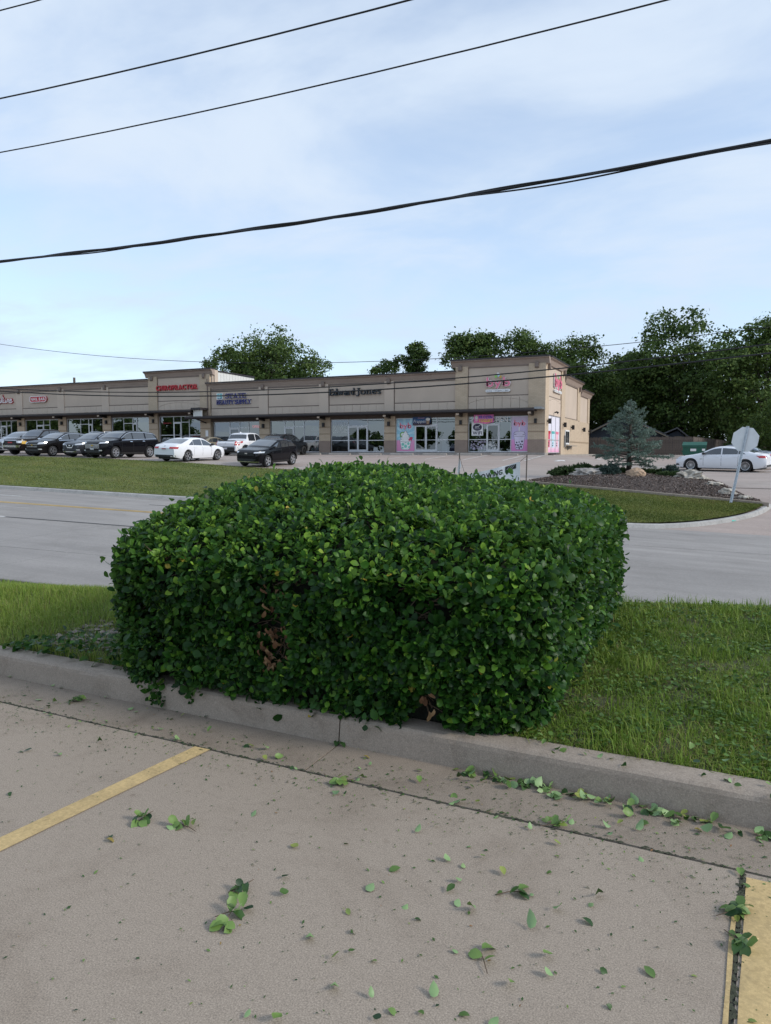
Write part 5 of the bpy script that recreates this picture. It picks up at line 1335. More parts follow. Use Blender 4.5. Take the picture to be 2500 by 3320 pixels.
c = sedan(4.7, 1.80, 1.50, .33, .95, 3.68, hz=.92, deck=1.06)
build_car('parked_car', 'grey car behind the white luxury sedan', 'car', .75, 50.3, (-.97, .24), c, GRY, 5, .12, 'rim', [(1.45, 2.45, .72, 0), (2.52, 3.25, 0, 0), (3.28, 3.68, 0, .6)], (1.42, 2.12), (3.45, 4.15), bmw, dark_lower=False)
# ================================================================== trees
M['treeleaf'] = leafmat('dark_tree_leaves', [(0, (.040, .075, .022)), (.5, (.105, .165, .045)), (1, (.215, .280, .080))], .6, .35, .25)
M['treeleaf2'] = leafmat('light_tree_leaves', [(0, (.055, .098, .026)), (.5, (.125, .190, .054)), (1, (.235, .300, .090))], .6, .35, .25)
M['shrubleaf'] = leafmat('bright_shrub_leaves', [(0, (.035, .065, .014)), (.5, (.075, .125, .026)), (1, (.14, .19, .05))], .6, .3, .25)
def quads(Pc, Nn, size, rng, tint, aspect=.62):
    """leaf-sized quads: centres, facing normals, sizes"""
    n = len(Pc); Nn = Nn/np.linalg.norm(Nn, axis=1, keepdims=True)
    r = rng.normal(size=(n, 3)); u = np.cross(Nn, r); u /= np.linalg.norm(u, axis=1, keepdims=True)+1e-9; v = np.cross(Nn, u)
    s = size[:, None]
    fold = Nn*s*.14
    V = np.stack([Pc-u*s, Pc-v*s*aspect+fold, Pc+u*s, Pc+v*s*aspect+fold], 1).reshape(-1, 3)
    F = np.arange(4*n).reshape(n, 4); return V, F, np.repeat(tint, 4)
def tree(name, label, x, y, zb, ztop, zcrown, hw, seed, nleaf=9000, leaf=.16, mat='treeleaf', lobes=34, trunk_r=.32, group='trees behind the shops and fence', gap=.0, squash=.8, cat='tree'):
    rng = np.random.default_rng(seed); rnd = random.Random(seed)
    root = empty(name, (x, y, zb), label, cat, group)
    cz = (ztop+zcrown)/2; hz = (ztop-zcrown)/2
    # lobe centres inside an uneven ellipsoid
    C = []; 
    while len(C) < lobes:
        p = rng.uniform(-1, 1, 3)
        rr = np.linalg.norm(p)
        if rr > 1 or rr < .25: continue
        if rnd.random() < .15 and p[2] > .2: continue
        q = np.array([x+p[0]*hw*(1-.15*p[2]), y+p[1]*hw*.85, cz+p[2]*hz])
        C.append(q)
    C = np.array(C); C[0] = (x+rnd.uniform(-.25, .25)*hw, y, ztop-hz*.22); 
    Rl = hw*rng.uniform(.19, .37, lobes); nleaf = int(nleaf*1.35)
    # trunk and limbs
    mb = MB(); lean = rnd.uniform(-.5, .5)
    tp = [(x, y, zb-.2), (x+lean*.2, y, zb+(zcrown-zb)*.6), (x+lean*.5, y+.1, zcrown+hz*.4), (x+lean, y, cz+hz*.35)]
    mb.tube(tp, [trunk_r, trunk_r*.8, trunk_r*.55, trunk_r*.18], 8)
    for q, r in zip(C[:26], Rl):
        t = min(.95, max(.2, (q[2]-zcrown)/(2*hz)*.8)); a0 = Vector(tp[1]).lerp(Vector(tp[3]), t*.8); e = Vector(q)
        m1 = a0.lerp(e, .5)+Vector((rnd.uniform(-.4, .4), rnd.uniform(-.4, .4), rnd.uniform(-.5, .1)))
        mb.tube([a0, m1, e], [trunk_r*.30, trunk_r*.18, trunk_r*.05], 5, False)
        for _ in range(2):
            e2 = e+Vector((rnd.gauss(0, 1), rnd.gauss(0, 1), rnd.gauss(.2, .8)))*float(r)*.8; mb.tube([m1.lerp(e, .6), e2], [trunk_r*.08, trunk_r*.02], 4, False)
    mb.build('trunk', M['bark'], root, True)
    # leaves: shells of the lobes, sub-clumped
    w = Rl**2; idx = rng.choice(lobes, nleaf, p=w/w.sum())
    nclump = lobes*14
    cd = rng.normal(size=(nclump, 3)); cd /= np.linalg.norm(cd, axis=1, keepdims=True); cd[:, 2] = cd[:, 2]*.9+.12
    cl = rng.integers(0, 14, nleaf)+idx*14
    d = cd[cl]+rng.normal(size=(nleaf, 3))*.30; d /= np.linalg.norm(d, axis=1, keepdims=True)
    rad = Rl[idx]*(1+rng.normal(size=nleaf)*.16-np.abs(rng.normal(size=nleaf))*.18)*np.where(rng.random(nclump)[cl] < .18, 1.35, 1.0)
    Pc = C[idx]+d*rad[:, None]*np.array([1.1, 1.1, squash])
    tint = np.clip(.40+.22*rng.normal(size=nleaf)+.25*(rng.random(nclump)[cl]-.5)+.18*(rng.random(lobes)[idx]-.5), 0, 1)
    Nn = d*.6+rng.normal(size=(nleaf, 3))*.6+np.array([0, 0, .35])
    V, F, T = quads(Pc, Nn, leaf*rng.uniform(.6, 1.35, nleaf), rng, tint)
    put('crown', np_mesh('crown', V, F, T), M[mat], root)
    return root
gz = lambda x, y: float(G(x, y))
tree('tree', 'tall dark tree with the broadest crown, right of the blue spruce', -4.2, 92, 1.0, 17.2, 4.0, 6.2, 1, 22000, .19, lobes=70, trunk_r=.45)
tree('tree', 'tall tree at the right edge with brighter leaves', 4.2, 85, 1.0, 15.2, 3.5, 4.8, 2, 16000, .17, 'treeleaf2', 54)
tree('tree', 'dark tree rising just behind the side wall of the shops', -16.6, 95, 1.0, 15.6, 3.5, 5.2, 3, 14000, .18, lobes=48)
tree('tree', 'lower dark tree between the side wall and the tallest crown', -11.0, 101, 1.0, 14.3, 3.0, 4.6, 4, 15000, .18, lobes=48)
tree('tree', 'dark tree behind the right end of the corner tower', -22.4, 92, 1.0, 16.2, 5.0, 5.2, 5, 14000, .18, lobes=46)
tree('tree', 'dark tree behind the left end of the corner tower', -29.0, 90, 1.0, 16.8, 5.0, 4.5, 6, 15000, .18, lobes=48)
tree('tree', 'small dark tree peeking over the roof left of the corner tower', -36.4, 90, 1.0, 15.6, 5.0, 3.3, 7, 7000, .18, lobes=26)
tree('tree', 'lowest tree peeking over the roof beside the small dark one', -41.0, 91, 1.0, 14.2, 5.0, 3.3, 8, 6000, .18, lobes=24)
tree('tree', 'broad light green tree above the metal-clad tower end', -61.4, 92, 1.0, 19.0, 7.0, 6.8, 9, 16000, .19, 'treeleaf2', 56)
tree('tree', 'light green tree on the right of the broad one over the roof', -54.3, 91, 1.0, 16.2, 6.0, 4.6, 10, 8000, .18, 'treeleaf2', 34)
tree('tree', 'light green tree on the left of the broad one over the roof', -67.4, 90, 1.0, 17.0, 7.0, 3.6, 12, 6000, .18, 'treeleaf2', 26)
for k, (x, y, h, hw) in enumerate(((-13.5, 106, 9.5, 4.5), (-7.5, 108, 9.0, 4.0), (-.5, 104, 10.0, 4.2), (5.5, 100, 9.0, 4.0), (11, 92, 13.0, 4.5), (-20, 104, 9.0, 4.0))):
    tree('tree', ['dark understory tree behind the house gable', 'dark understory tree behind the fence corner', 'dark understory tree under the tallest crown', 'dark understory tree behind the stop sign', 'tree just past the right edge', 'dark understory tree hidden behind the shops'][k], x, y, .8, h, .9, hw, 40+k, 7000, .19, lobes=34, squash=1.0)
for k, (x, y, h, hw) in enumerate(((4.6, 72, 5.2, 2.2), (7.5, 70, 4.0, 2.0), (2.6, 80, 4.2, 1.8))):
    tree('bush', ['tall flowering bush behind the stop sign', 'round green bush past the right edge', 'bright green bush right of the grey car'][k], x, y, gz(x, y), h+(.8 if k == 0 else 0), 1.2, hw, 60+k, 4500, .10, 'shrubleaf', 24, .12, 'bushes at the right edge', squash=1.0, cat='bush')
# trees across the near side of the street, seen mirrored in the left shop windows
for k, (x, y, h, hw) in enumerate(((-112, -2, 11, 6), (-126, 2, 12, 6), (-140, -4, 12, 7), (-99, -8, 9, 4.5), (-155, 0, 12, 7))):
    tree('tree', 'roadside tree mirrored in the green-tinted shop windows', x, y, -.5, h, 2.2, hw, 80+k, 4000, .32, 'treeleaf2', 30, group='trees mirrored in the shop windows')

for k, (x, y, h, hw) in enumerate(((-62, -82, 8.5, 5), (-50, -90, 7.5, 5.5), (-78, -84, 9, 6), (-36, -86, 6.5, 5), (-92, -80, 8, 5), (-24, -92, 6, 5))):
    tree('tree', 'far tree mirrored low in the clear shop windows', x, y, -.8, h, .6, hw, 90+k, 2600, .45, 'treeleaf2', 22, group='far trees mirrored in the shop windows')

# ================================================================== fence, house, dumpster
fen = empty('wooden_fence', (-7, 75, 1.15), 'weathered dark board fence behind the blue spruce', 'fence')
pl_me = [MB().prism([(-.068, 0), (.068, 0), (.068, 1.80+.02*q), (.045, 1.85+.02*q), (-.045, 1.85+.02*q), (-.068, 1.80+.02*q)], 'y', -.011, .011).mesh('plank') for q in range(4)]
for m_ in pl_me: m_.materials.append(M['wood'])
def fence_run(parent, p0, p1, z0, z1):
    a, b = Vector(p0), Vector(p1); n = int((b-a).length/.145); an = math.atan2(b.y-a.y, b.x-a.x)
    for i_ in range(n):
        p = a.lerp(b, (i_+.5)/n); o = put('plank', pl_me[(i_*7) % 4], None, parent)
        o.location = (p.x, p.y, z0+(z1-z0)*i_/n+random.uniform(-.02, .02)); o.rotation_euler = (0, random.gauss(0, .006), an)
    for i_ in range(int(n*.145/2.4)+2):
        p = a.lerp(b, min(1, i_*2.4/((b-a).length))); MB().box(p.x-.05, p.x+.05, p.y-.09+.15, p.y+.15, z0-.1, z0+1.75).build('post', M['wood'], parent)
    for h_ in (.35, 1.45):
        d = (b-a).normalized(); nv = Vector((-d.y, d.x))*.04
        MB().add([(a.x+nv.x, a.y+nv.y, z0+h_), (b.x+nv.x, b.y+nv.y, z1+h_), (b.x+nv.x, b.y+nv.y, z1+h_+.09), (a.x+nv.x, a.y+nv.y, z0+h_+.09)], [(0, 1, 2, 3)]).build('rail', M['wood'], parent)
fence_run(fen, (-14.5, 75), (-2.3, 75), 1.16, 1.16)
fen2 = empty('wooden_fence', (-1, 88, 1.1), 'dark picket fence running back from the board fence corner', 'fence')
fence_run(fen2, (-2.25, 75.3), (2.2, 104), 1.16, .98)
bx_ = MB().box(-13.2, -10.2, 70.5, 74.5, 1.0, 1.25).build('concrete_pad', M['stop'], kind='structure')
hs = empty('house', (-8, 86, 1.0), 'dark house with gabled roof behind the fence', 'house')
MB().prism([(-13.2, 1.0), (-5.6, 1.0), (-5.6, 3.5), (-9.6, 5.35), (-13.2, 3.6)], 'y', 84, 92).build('wall', M['housewall'], hs)
rf = MB().prism([(-13.8, 3.35), (-9.6, 5.45), (-9.6, 5.65), (-13.9, 3.5)], 'y', 83.4, 92.4).build('roof', M['shingle'], hs)
MB().prism([(-9.59, 5.45), (-5.0, 3.15), (-4.9, 3.3), (-9.59, 5.65)], 'y', 83.4, 92.4).build('roof', M['shingle'], hs)
MB().prism([(-13.9, 3.32), (-9.6, 5.42), (-9.6, 5.52), (-13.95, 3.42)], 'y', 83.3, 83.39).build('fascia', M['housetrim'], hs)
MB().prism([(-9.59, 5.42), (-4.95, 3.12), (-4.9, 3.22), (-9.59, 5.52)], 'y', 83.3, 83.39).build('fascia', M['housetrim'], hs)
for x0 in (-11.8, -7.6):
    w_ = MB().box(x0, x0+1.2, 83.93, 83.98, 2.0, 3.2).build('window', M['housetrim'], hs); MB().box(x0+.09, x0+1.11, 83.90, 83.94, 2.1, 3.1).build('pane', M['carglass'], w_)
hs2 = empty('house', (-3.8, 88, 1.0), 'small tan gabled outbuilding right of the dark house', 'house')
MB().prism([(-5.4, 1.0), (-2.9, 1.0), (-2.9, 2.9), (-4.2, 3.95), (-5.4, 3.4)], 'y', 86.5, 91).build('wall', M['housewall'], hs2)
MB().prism([(-5.9, 3.55), (-4.2, 4.3), (-2.2, 2.6), (-2.25, 2.5), (-4.2, 4.15), (-5.9, 3.4)][::-1], 'y', 86.0, 91.5).build('roof', M['shingle'], hs2)
MB().box(-3.35, -3.2, 86.4, 86.48, 1.2, 3.4).build('corner_board', M['housetrim'], hs2); MB().box(-4.5, -3.7, 86.42, 86.48, 2.0, 3.3).build('window', M['housetrim'], hs2)
dp = empty('dumpster', (-1.85, 66.8, 1.24), 'green steel dumpster in front of the fence', 'dumpster')
MB().prism([(66.1, 1.32), (67.5, 1.32), (67.6, 2.35), (66.0, 2.05)], 'x', -2.74, -.96).build('bin', M['dump'], dp)
MB().box(-2.78, -.92, 65.96, 66.06, 1.98, 2.08).build('rim', M['dump'], dp)
MB().prism([(65.95, 2.10), (67.62, 2.40), (67.62, 2.45), (65.95, 2.16)], 'x', -2.80, -.90).build('lid', M['dump'], dp)
MB().box(-2.15, -1.7, 66.02, 66.045, 1.66, 1.86).build('label_plate', M['white'], dp); MB().box(-1.25, -1.02, 66.02, 66.045, 1.68, 1.86).build('label_plate', M['white'], dp)
for x in (-2.79, -.91): MB().box(x-.05, x+.05, 66.3, 67.2, 1.55, 1.72).build('lift_pocket', M['dump'], dp)
for x in (-2.6, -1.1): MB().tube([(x-.04, 66.4, 1.26), (x+.04, 66.4, 1.26)], .09, 10).build('wheel', M['rubber'], dp)

# ================================================================== planted island
def bump_m(x, y):
    return .34*max(0, 1-((x+3.4)/4.4)**2)*max(0, 1-((y-35.0)/3.2)**2)
bedp = [(-8.3, 33.1), (-7.7, 34.5), (-6.8, 35.7), (-5.6, 36.9), (-4.3, 37.7), (-2.9, 37.9), (-1.5, 37.0), (-.4, 35.6), (.35, 33.8), (1.0, 32.0), (1.72, 30.75)]
frontl = lambda x: 32.38-(x+5.35)*.265
rows = []
for i_ in range(61):
    x = -8.2+i_*(9.85/60); yb_ = float(np.interp(x, [p[0] for p in bedp], [p[1] for p in bedp])); ya_ = frontl(x)+.03; yb_ = max(yb_, ya_+.02)
    rows.append([(x, ya_+(yb_-ya_)*j/24, gz(x, ya_+(yb_-ya_)*j/24)+.05+bump_m(x, ya_+(yb_-ya_)*j/24)*min(1, j/5)+.02*mnoise.noise(Vector((x*3, j, 0)))-.10*(j == 24)) for j in range(25)])
bed = MB().grid(rows).build('planting_bed', M['mulch'], None, True, kind='structure')
def bedz(x, y): return gz(x, y)+.05+bump_m(x, y)
# wood chips
rng = np.random.default_rng(5); n = 16000
xx = rng.uniform(-8, 1.5, n); fr_ = rng.random(n); yb_ = np.interp(xx, [p[0] for p in bedp], [p[1] for p in bedp]); ya_ = 32.38-(xx+5.35)*.265; yy = ya_+(yb_-ya_)*fr_; ok = yb_ > ya_+.1; xx, yy = xx[ok], yy[ok]
zz = G(xx, yy)+.055+.34*np.clip(1-((xx+3.4)/4.4)**2, 0, 1)*np.clip(1-((yy-35.0)/3.2)**2, 0, 1)
M['chip'] = leafmat('wood_chips', [(0, (.055, .040, .034)), (.5, (.17, .13, .11)), (1, (.38, .32, .28))], .9, 0, .2)
V, F, T = quads(np.stack([xx, yy, zz+rng.uniform(0, .03, len(xx))], 1), rng.normal(size=(len(xx), 3))*.5+np.array([0, 0, 1.0]), rng.uniform(.02, .06, len(xx)), rng, rng.random(len(xx)), .35)
put('wood_chips', np_mesh('wood_chips', V, F, T), M['chip'], bed, kind='stuff')
edging = empty('bed_edging', (-2, 31.5, -.2), kind='structure')
for i_ in range(6):
    xa = -8.3+i_*1.68; xb = xa+1.672
    P_ = []
    for x in np.linspace(xa, min(xb, 1.8), 6):
        y = frontl(x); z = gz(x, y); P_.append([(x, y-.09, z-.05), (x, y-.09, z+.10), (x, y-.07, z+.12), (x, y+.06, z+.12), (x, y+.07, z-.02)])
    mb = MB().grid(P_); mb.f.append(tuple(range(5))); mb.f.append(tuple(range(25, 30))[::-1]); mb.build('edging_length', M['curb'], edging)
# rocks
def rock(name, label, x, y, rx, ry, rz, seed, mat, rough=.35, sink=.25, z=None, rot=0):
    bm = bmesh.new(); bmesh.ops.create_icosphere(bm, subdivisions=4, radius=1)
    for v in bm.verts:
        p = v.co.copy(); d = 1+rough*mnoise.noise(p*1.6+Vector((seed, 0, 0)))+rough*.6*mnoise.noise(p*3.7+Vector((0, seed, 0)))+rough*.3*abs(mnoise.noise(p*8+Vector((0, 0, seed))))
        p = p*d; q = Vector((p.x*rx, p.y*ry, p.z*rz)); ca, sa = math.cos(rot), math.sin(rot); v.co = Vector((q.x*ca-q.z*0-q.y*sa, q.x*sa+q.y*ca, q.z))
    me = bpy.data.meshes.new(name); bm.to_mesh(me); bm.free(); me.polygons.foreach_set('use_smooth', [False]*len(me.polygons))
    o = put(name, me, mat, None, label, 'rock', 'rocks in the planting bed'); o.location = (x, y, (bedz(x, y) if z is None else z)+rz*(1-sink*2)*.5); return o
rock('rock', 'smooth tan boulder at the foot of the blue spruce', -3.35, 34.3, .42, .25, .27, 3.3, M['rock_tan'], .22)
M['rock_grey2'] = simple('pale_rock', (.44, .40, .34), .95, var=.5, scale=3.5, bumps=1.0, bscale=7)
rock('rock', 'low grey craggy rock left of the round shrub', -5.55, 34.75, .66, .32, .22, 8.1, M['rock_grey'], .6)
rock('rock', 'small grey rock behind the left creeping juniper', -5.2, 35.7, .45, .25, .22, 2.1, M['rock_grey'], .5)
rock('rock', 'pale craggy rock right of the second round shrub', -1.1, 35.0, .55, .30, .26, 5.7, M['rock_grey2'], .7)
rock('rock', 'flat pale rock at the left of the craggy one', -1.75, 35.6, .42, .25, .14, 9.2, M['rock_grey2'], .4)
rock('rock', 'grey rock beside the stop sign post', .42, 32.2, .32, .17, .16, 6.4, M['rock_grey2'], .5)
rock('rock', 'small flat rock at the pointed end of the bed', .95, 31.4, .26, .13, .09, 7.7, M['rock_grey2'], .5)
rock('rock', 'low pale rock at the back right of the bed', -.15, 33.6, .30, .2, .10, 1.7, M['rock_grey2'], .5)
# spruce
M['needle'] = leafmat('blue_needles', [(0, (.080, .118, .092)), (.5, (.160, .215, .178)), (1, (.28, .35, .30))], .65, .12, .25)
M['needle2'] = leafmat('dark_needles', [(0, (.028, .055, .020)), (.5, (.060, .105, .034)), (1, (.12, .17, .06))], .65, .12, .25)
M['needle3'] = leafmat('green_blue_needles', [(0, (.040, .070, .058)), (.5, (.080, .125, .105)), (1, (.15, .20, .17))], .65, .12, .25)
def needles(segs, rng, per_m, size, spread, tint0=.45):
    """needle tufts along branch segments (a, b, thickness)"""
    Pc = []; Nn = []; sz = []; tn = []; D_ = []
    for a, b, th in segs:
        a = np.array(a); b = np.array(b); L_ = np.linalg.norm(b-a); n_ = max(2, int(L_*per_m)); t = rng.random(n_)
        p = a+(b-a)*t[:, None]; d = (b-a)/max(L_, 1e-6); r = rng.normal(size=(n_, 3)); r -= (r@d)[:, None]*d; r /= np.linalg.norm(r, axis=1, keepdims=True)+1e-9
        q = r*.8+d*.7; q /= np.linalg.norm(q, axis=1, keepdims=True)
        Pc.append(p); D_.append(q); sz.append(size*rng.uniform(.6, 1.3, n_)); tn.append(np.clip(tint0+.18*rng.normal(size=n_)+.2*t, 0, 1))
    Pc = np.concatenate(Pc); D_ = np.concatenate(D_); sz = np.concatenate(sz); tn = np.concatenate(tn); n_ = len(Pc)
    w = np.cross(D_, rng.normal(size=(n_, 3))); w /= np.linalg.norm(w, axis=1, keepdims=True)+1e-9
    V = np.stack([Pc-w*(sz*spread)[:, None], Pc+w*(sz*spread)[:, None], Pc+D_*sz[:, None]], 1).reshape(-1, 3)
    return V, np.arange(3*n_).reshape(n_, 3), np.repeat(tn, 3)
def spruce(x, y, z0, h):
    rng = np.random.default_rng(21); root = empty('spruce_tree', (x, y, z0), 'blue spruce standing in the mulch bed in front of the shops', 'tree')
    mb = MB().tube([(x, y, z0-.15), (x+.03, y, z0+h*.5), (x, y, z0+h)], [.13, .08, .012], 8); segs = []
    nb = 74
    for k in range(nb):
        f = (k+.5)/nb; zz = .42+(h-.45)*f; a = k*2.399+rng.normal()*.3
        # wide below the middle, ragged
        L_ = (1.80*(1-f)**.80*(.62+.38*min(1, f/.15)))*rng.uniform(.55, 1.22)+.09
        up = .02+.75*f; dr = Vector((math.cos(a), math.sin(a), up)).normalized()
        p0 = Vector((x, y, z0+zz)); mid = p0+dr*L_*.55; tip = p0+dr*L_+Vector((0, 0, .12*L_-.22*L_*(1-f)))
        mb.tube([p0, mid, tip], [.026*(1-f)+.008, .012, .004], 4, False); segs += [(mid.lerp(p0, .5), mid, 1), (mid, tip, 1)]
        nsb = int(3+L_*8)
        for j in range(nsb):
            t = .22+.78*(j+.5)/nsb; q = p0.lerp(mid, t*2) if t < .5 else mid.lerp(tip, t*2-1); sd_ = 1 if j % 2 else -1
            s_ = Vector((-dr.y, dr.x, 0))*sd_; l2 = L_*(.42*(1-t)+.12)*rng.uniform(.6, 1.2)
            e = q+(dr*.75+s_*.8).normalized()*l2+Vector((0, 0, rng.normal()*.05-.05)); segs.append((q, e, .6))
            for _ in range(2):
                q2 = q.lerp(e, rng.uniform(.3, .8)); e2 = q2+((e-q).normalized()*.7+Vector(rng.normal(size=3))*.45)*l2*.4; segs.append((q2, e2, .4))
    mb.build('trunk', M['bark'], root, True)
    V, F, T = needles(segs, rng, 100, .072, .18, .62); put('crown', np_mesh('crown', V, F, T), M['needle'], root)
spruce(-3.87, 36.3, bedz(-3.87, 36.3)-.02, 3.45)
def dome(name, label, x, y, r, h, mat, seed, flat_=False, n_=420, group=None, cat='shrub', size=.07):
    rng = np.random.default_rng(seed); z = bedz(x, y)-.03; segs = []
    for k in range(n_):
        a = rng.uniform(0, 2*math.pi); e = math.acos(rng.uniform(0.02, 1)); d = Vector((math.cos(a)*math.sin(e)*r, math.sin(a)*math.sin(e)*r*(.8 if flat_ else 1), math.cos(e)*h))*rng.uniform(.75, 1.12)
        p = Vector((x, y, z))+d*.55; q = Vector((x, y, z))+d
        if flat_: q += Vector((math.cos(a), math.sin(a), .25))*.10
        segs.append((p, q, 1))
    root = empty(name, (x, y, z), label, cat, group)
    mb = MB()
    for s_ in segs[::8]: mb.tube([(x, y, z), s_[1]], [.012, .004], 4, False)
    mb.build('stem', M['bark'], root)
    V, F, T = needles(segs, rng, 170, size, .2, .35); put('foliage', np_mesh('foliage', V, F, T), M[mat], root)
g1 = 'round dwarf shrubs in the bed'; g2 = 'creeping junipers in the bed'
dome('dwarf_shrub', 'round blue-green dwarf shrub left of the spruce', -4.55, 34.9, .48, .50, 'needle3', 1, group=g1)
dome('dwarf_shrub', 'round blue-green dwarf shrub right of the spruce', -1.98, 36.5, .44, .52, 'needle3', 2, group=g1)
for k, (x, y, r, h, lb) in enumerate(((-6.4, 35.5, 1.0, .40, 'creeping juniper at the left tip of the bed'), (-5.3, 36.6, .9, .40, 'creeping juniper behind the grey rocks'), (-4.6, 37.0, .8, .34, 'creeping juniper just left of the spruce trunk'), (-2.9, 37.2, .9, .34, 'creeping juniper just right of the spruce trunk'), (-6.0, 36.1, .5, .52, 'taller light green juniper at the back left'), (-1.95, 35.4, .5, .18, 'low green mat in front of the right dwarf shrub'))):
    dome('creeping_juniper', lb, x, y, r, h, 'needle2', 10+k, True, 420, g2, 'shrub', .09)

# ================================================================== stop sign (seen from behind)
sg_ = empty('stop_sign', (.47, 30.46, -.36), 'leaning stop sign seen from behind on a perforated steel post', 'sign')
p0, p1 = Vector((.47, 30.46, -.50)), Vector((.985, 30.7, 2.56)); ax = (p1-p0).normalized()
fw_ = Vector((-.25, -.965, 0)); fw_ = (fw_-ax*fw_.dot(ax)).normalized(); sd_ = ax.cross(fw_).normalized()    # towards the camera
def onp(a, b, c_): return tuple(p0+ax*a+sd_*b+fw_*c_)
H_ = (p1-p0).length; mb = MB()
for (b0, b1, c0, c1) in ((-.028, .028, .0, .006), (-.032, -.026, .0, .034), (.026, .032, .0, .034), (-.05, -.03, .028, .034), (.03, .05, .028, .034)):
    vs = [onp(a, b, c_) for a in (0, H_) for b, c_ in ((b0, c0), (b1, c0), (b1, c1), (b0, c1))]
    mb.add(vs, [(0, 1, 2, 3), (7, 6, 5, 4), (0, 4, 5, 1), (1, 5, 6, 2), (2, 6, 7, 3), (3, 7, 4, 0)])
po = mb.build('post', M['galv'], sg_)
mb = MB()
for k in range(int(H_/.05)):
    a = .03+k*.05; mb.add([onp(a+.007*math.cos(t), .007*math.sin(t)*1.0, .0075) for t in np.linspace(0, 2*math.pi, 7)[:-1]], [tuple(range(6))])
mb.build('post_holes', M['black'], po, kind='stuff')
cc = (H_-.50); rad = .457/math.cos(math.pi/8)
oc = [(cc+rad*math.cos(math.pi/8+k*math.pi/4), rad*math.sin(math.pi/8+k*math.pi/4)) for k in range(8)]
mb = MB().add([onp(a, b, -.004) for a, b in oc]+[onp(a, b, -.008) for a, b in oc], [tuple(range(8)), tuple(range(8, 16))[::-1]]+[(k, 8+k, 8+(k+1) % 8, (k+1) % 8) for k in range(8)])
M['alusheet'] = simple('bare_aluminium_sheet', (.72, .72, .72), .6, .05, var=.07, scale=4)
plt = mb.build('sign_plate', M['alusheet'], sg_)
MB().add([onp(a, b, -.0095) for a, b in oc], [tuple(range(8))[::-1]]).build('sign_face', M['red'], plt)
frs = lambda a, b, d=0: onp(cc-.13+b, a, -.011-d)
text_line('STOP', frs, -.30, .30, 0, .27, M['white'], plt, 0, 0, bold=.03, merged=True, name='lettering')
for a in (cc+.25, cc-.25): MB().tube([onp(a, 0, .0), onp(a, 0, .018)], .012, 6).build('bolt', M['grey'], sg_)

# ================================================================== banner on two stakes
ban = empty('lawn_banner', (-8.7, 30, 0), 'sagging white banner with black lettering between two stakes behind the hedge', 'banner')
for x, z1 in ((-10.22, 1.56), (-7.27, 1.49)): MB().tube([(x-.01, 30, gz(x, 30)-.2), (x+.02, 30, z1)], .028, 6).build('stake', M['wood'], ban)
M['bcloth'] = simple('banner_vinyl', (.74, .74, .76), .6, var=.06, scale=3)
def bt(a, b):   # a along 0..1, b up 0..1
    x = -9.95+2.42*a; top = .60+.60*a-.03*math.sin(math.pi*a); bo = top-.80
    return (x, 30-.02+.05*math.sin(a*7+b*2)+.03*math.sin(a*17), bo+(top-bo)*b)
MB().grid([[bt(i_/30, j/6) for j in range(7)] for i_ in range(31)]).build('cloth', M['bcloth'], ban, True)
def frb(a, b, d=0): p = bt(a/2.42, b/.85); return (p[0], p[1]-.012-d, p[2])
text_line('MOWING', frb, .55, 1.68, .50, .22, M['black'], ban, 0, 0, bold=.03, merged=True, name='lettering')
MB().add([frb(1.78+.46*i_/8, .60+.20*j) for i_ in range(9) for j in range(2)], [(2*i_, 2*i_+2, 2*i_+3, 2*i_+1) for i_ in range(8)]).build('black_block', M['black'], ban)
for i_ in range(3): MB().add([frb(1.80+.1*i_, .62, .004), frb(1.86+.1*i_, .62, .004), frb(2.0+.1*i_, .79, .004), frb(1.97+.1*i_, .79, .004)], [(0, 1, 2, 3)]).build('wheat_stroke', M['grey'], ban)
MB().tube([bt(1, 1), (-7.27, 30, 1.42)], .008, 5).build('tie', M['wire'], ban); MB().tube([bt(0, 1), (-10.22, 30, 1.45)], .008, 5).build('tie', M['wire'], ban)
MB().add([(-10.20, 29.98, 1.40), (-10.12, 29.98, 1.0), (-10.22, 29.98, .6), (-10.30, 29.98, .7)], [(0, 1, 2, 3)]).build('loose_corner', M['bcloth'], ban)

# ================================================================== overhead lines
def cable(name, pts, r, label, strands=1, n=60, group=None):
    xs = np.array([p[0] for p in pts]); A_ = np.polyfit(xs, [p[2] for p in pts], min(2, len(pts)-1)); yy0 = pts[0][1]
    X_ = np.linspace(-75, 45, n) if name != 'far' else np.linspace(min(xs), max(xs), n)
    if strands == 1:
        o = MB().tube([(x, yy0, float(np.polyval(A_, x))) for x in X_], r, 6).build('power_line', M['wire'], None, True, label=label, cat='cable', group=group)
    else:
        o = MB().tube([(x, yy0, float(np.polyval(A_, x))) for x in X_], r, 8).build('power_line', M['wire'], None, True, label=label, cat='cable', group=group)
        Xf = np.linspace(-50, 25, 500)
        for k in range(strands-1):
            MB().tube([(x, yy0+math.cos(x*1.3+k*2.1)*r*1.1, float(np.polyval(A_, x))+math.sin(x*1.3+k*2.1)*r*1.1-.02*k*(1+math.sin(x*.31+k))-(.018*max(0, (x+6)/6) if k == 1 else 0)) for x in Xf], r*.55, 5).build('strand', M['wire'], o, True)
    return o
cable('near', [(-15.02, 12, 11.48), (-13.76, 12, 11.40), (-8, 12, 11.2)], .014, 'thin wire cutting the top left corner of the sky')
cable('near', [(-15.14, 12, 9.61), (-10.2, 12, 9.39), (-5.03, 12, 9.26)], .016, 'upper of the two wires crossing the open sky')
cable('near', [(-15.22, 12, 8.44), (-8, 12, 8.24), (-.93, 12, 8.25)], .013, 'lower of the two thin wires crossing the open sky')
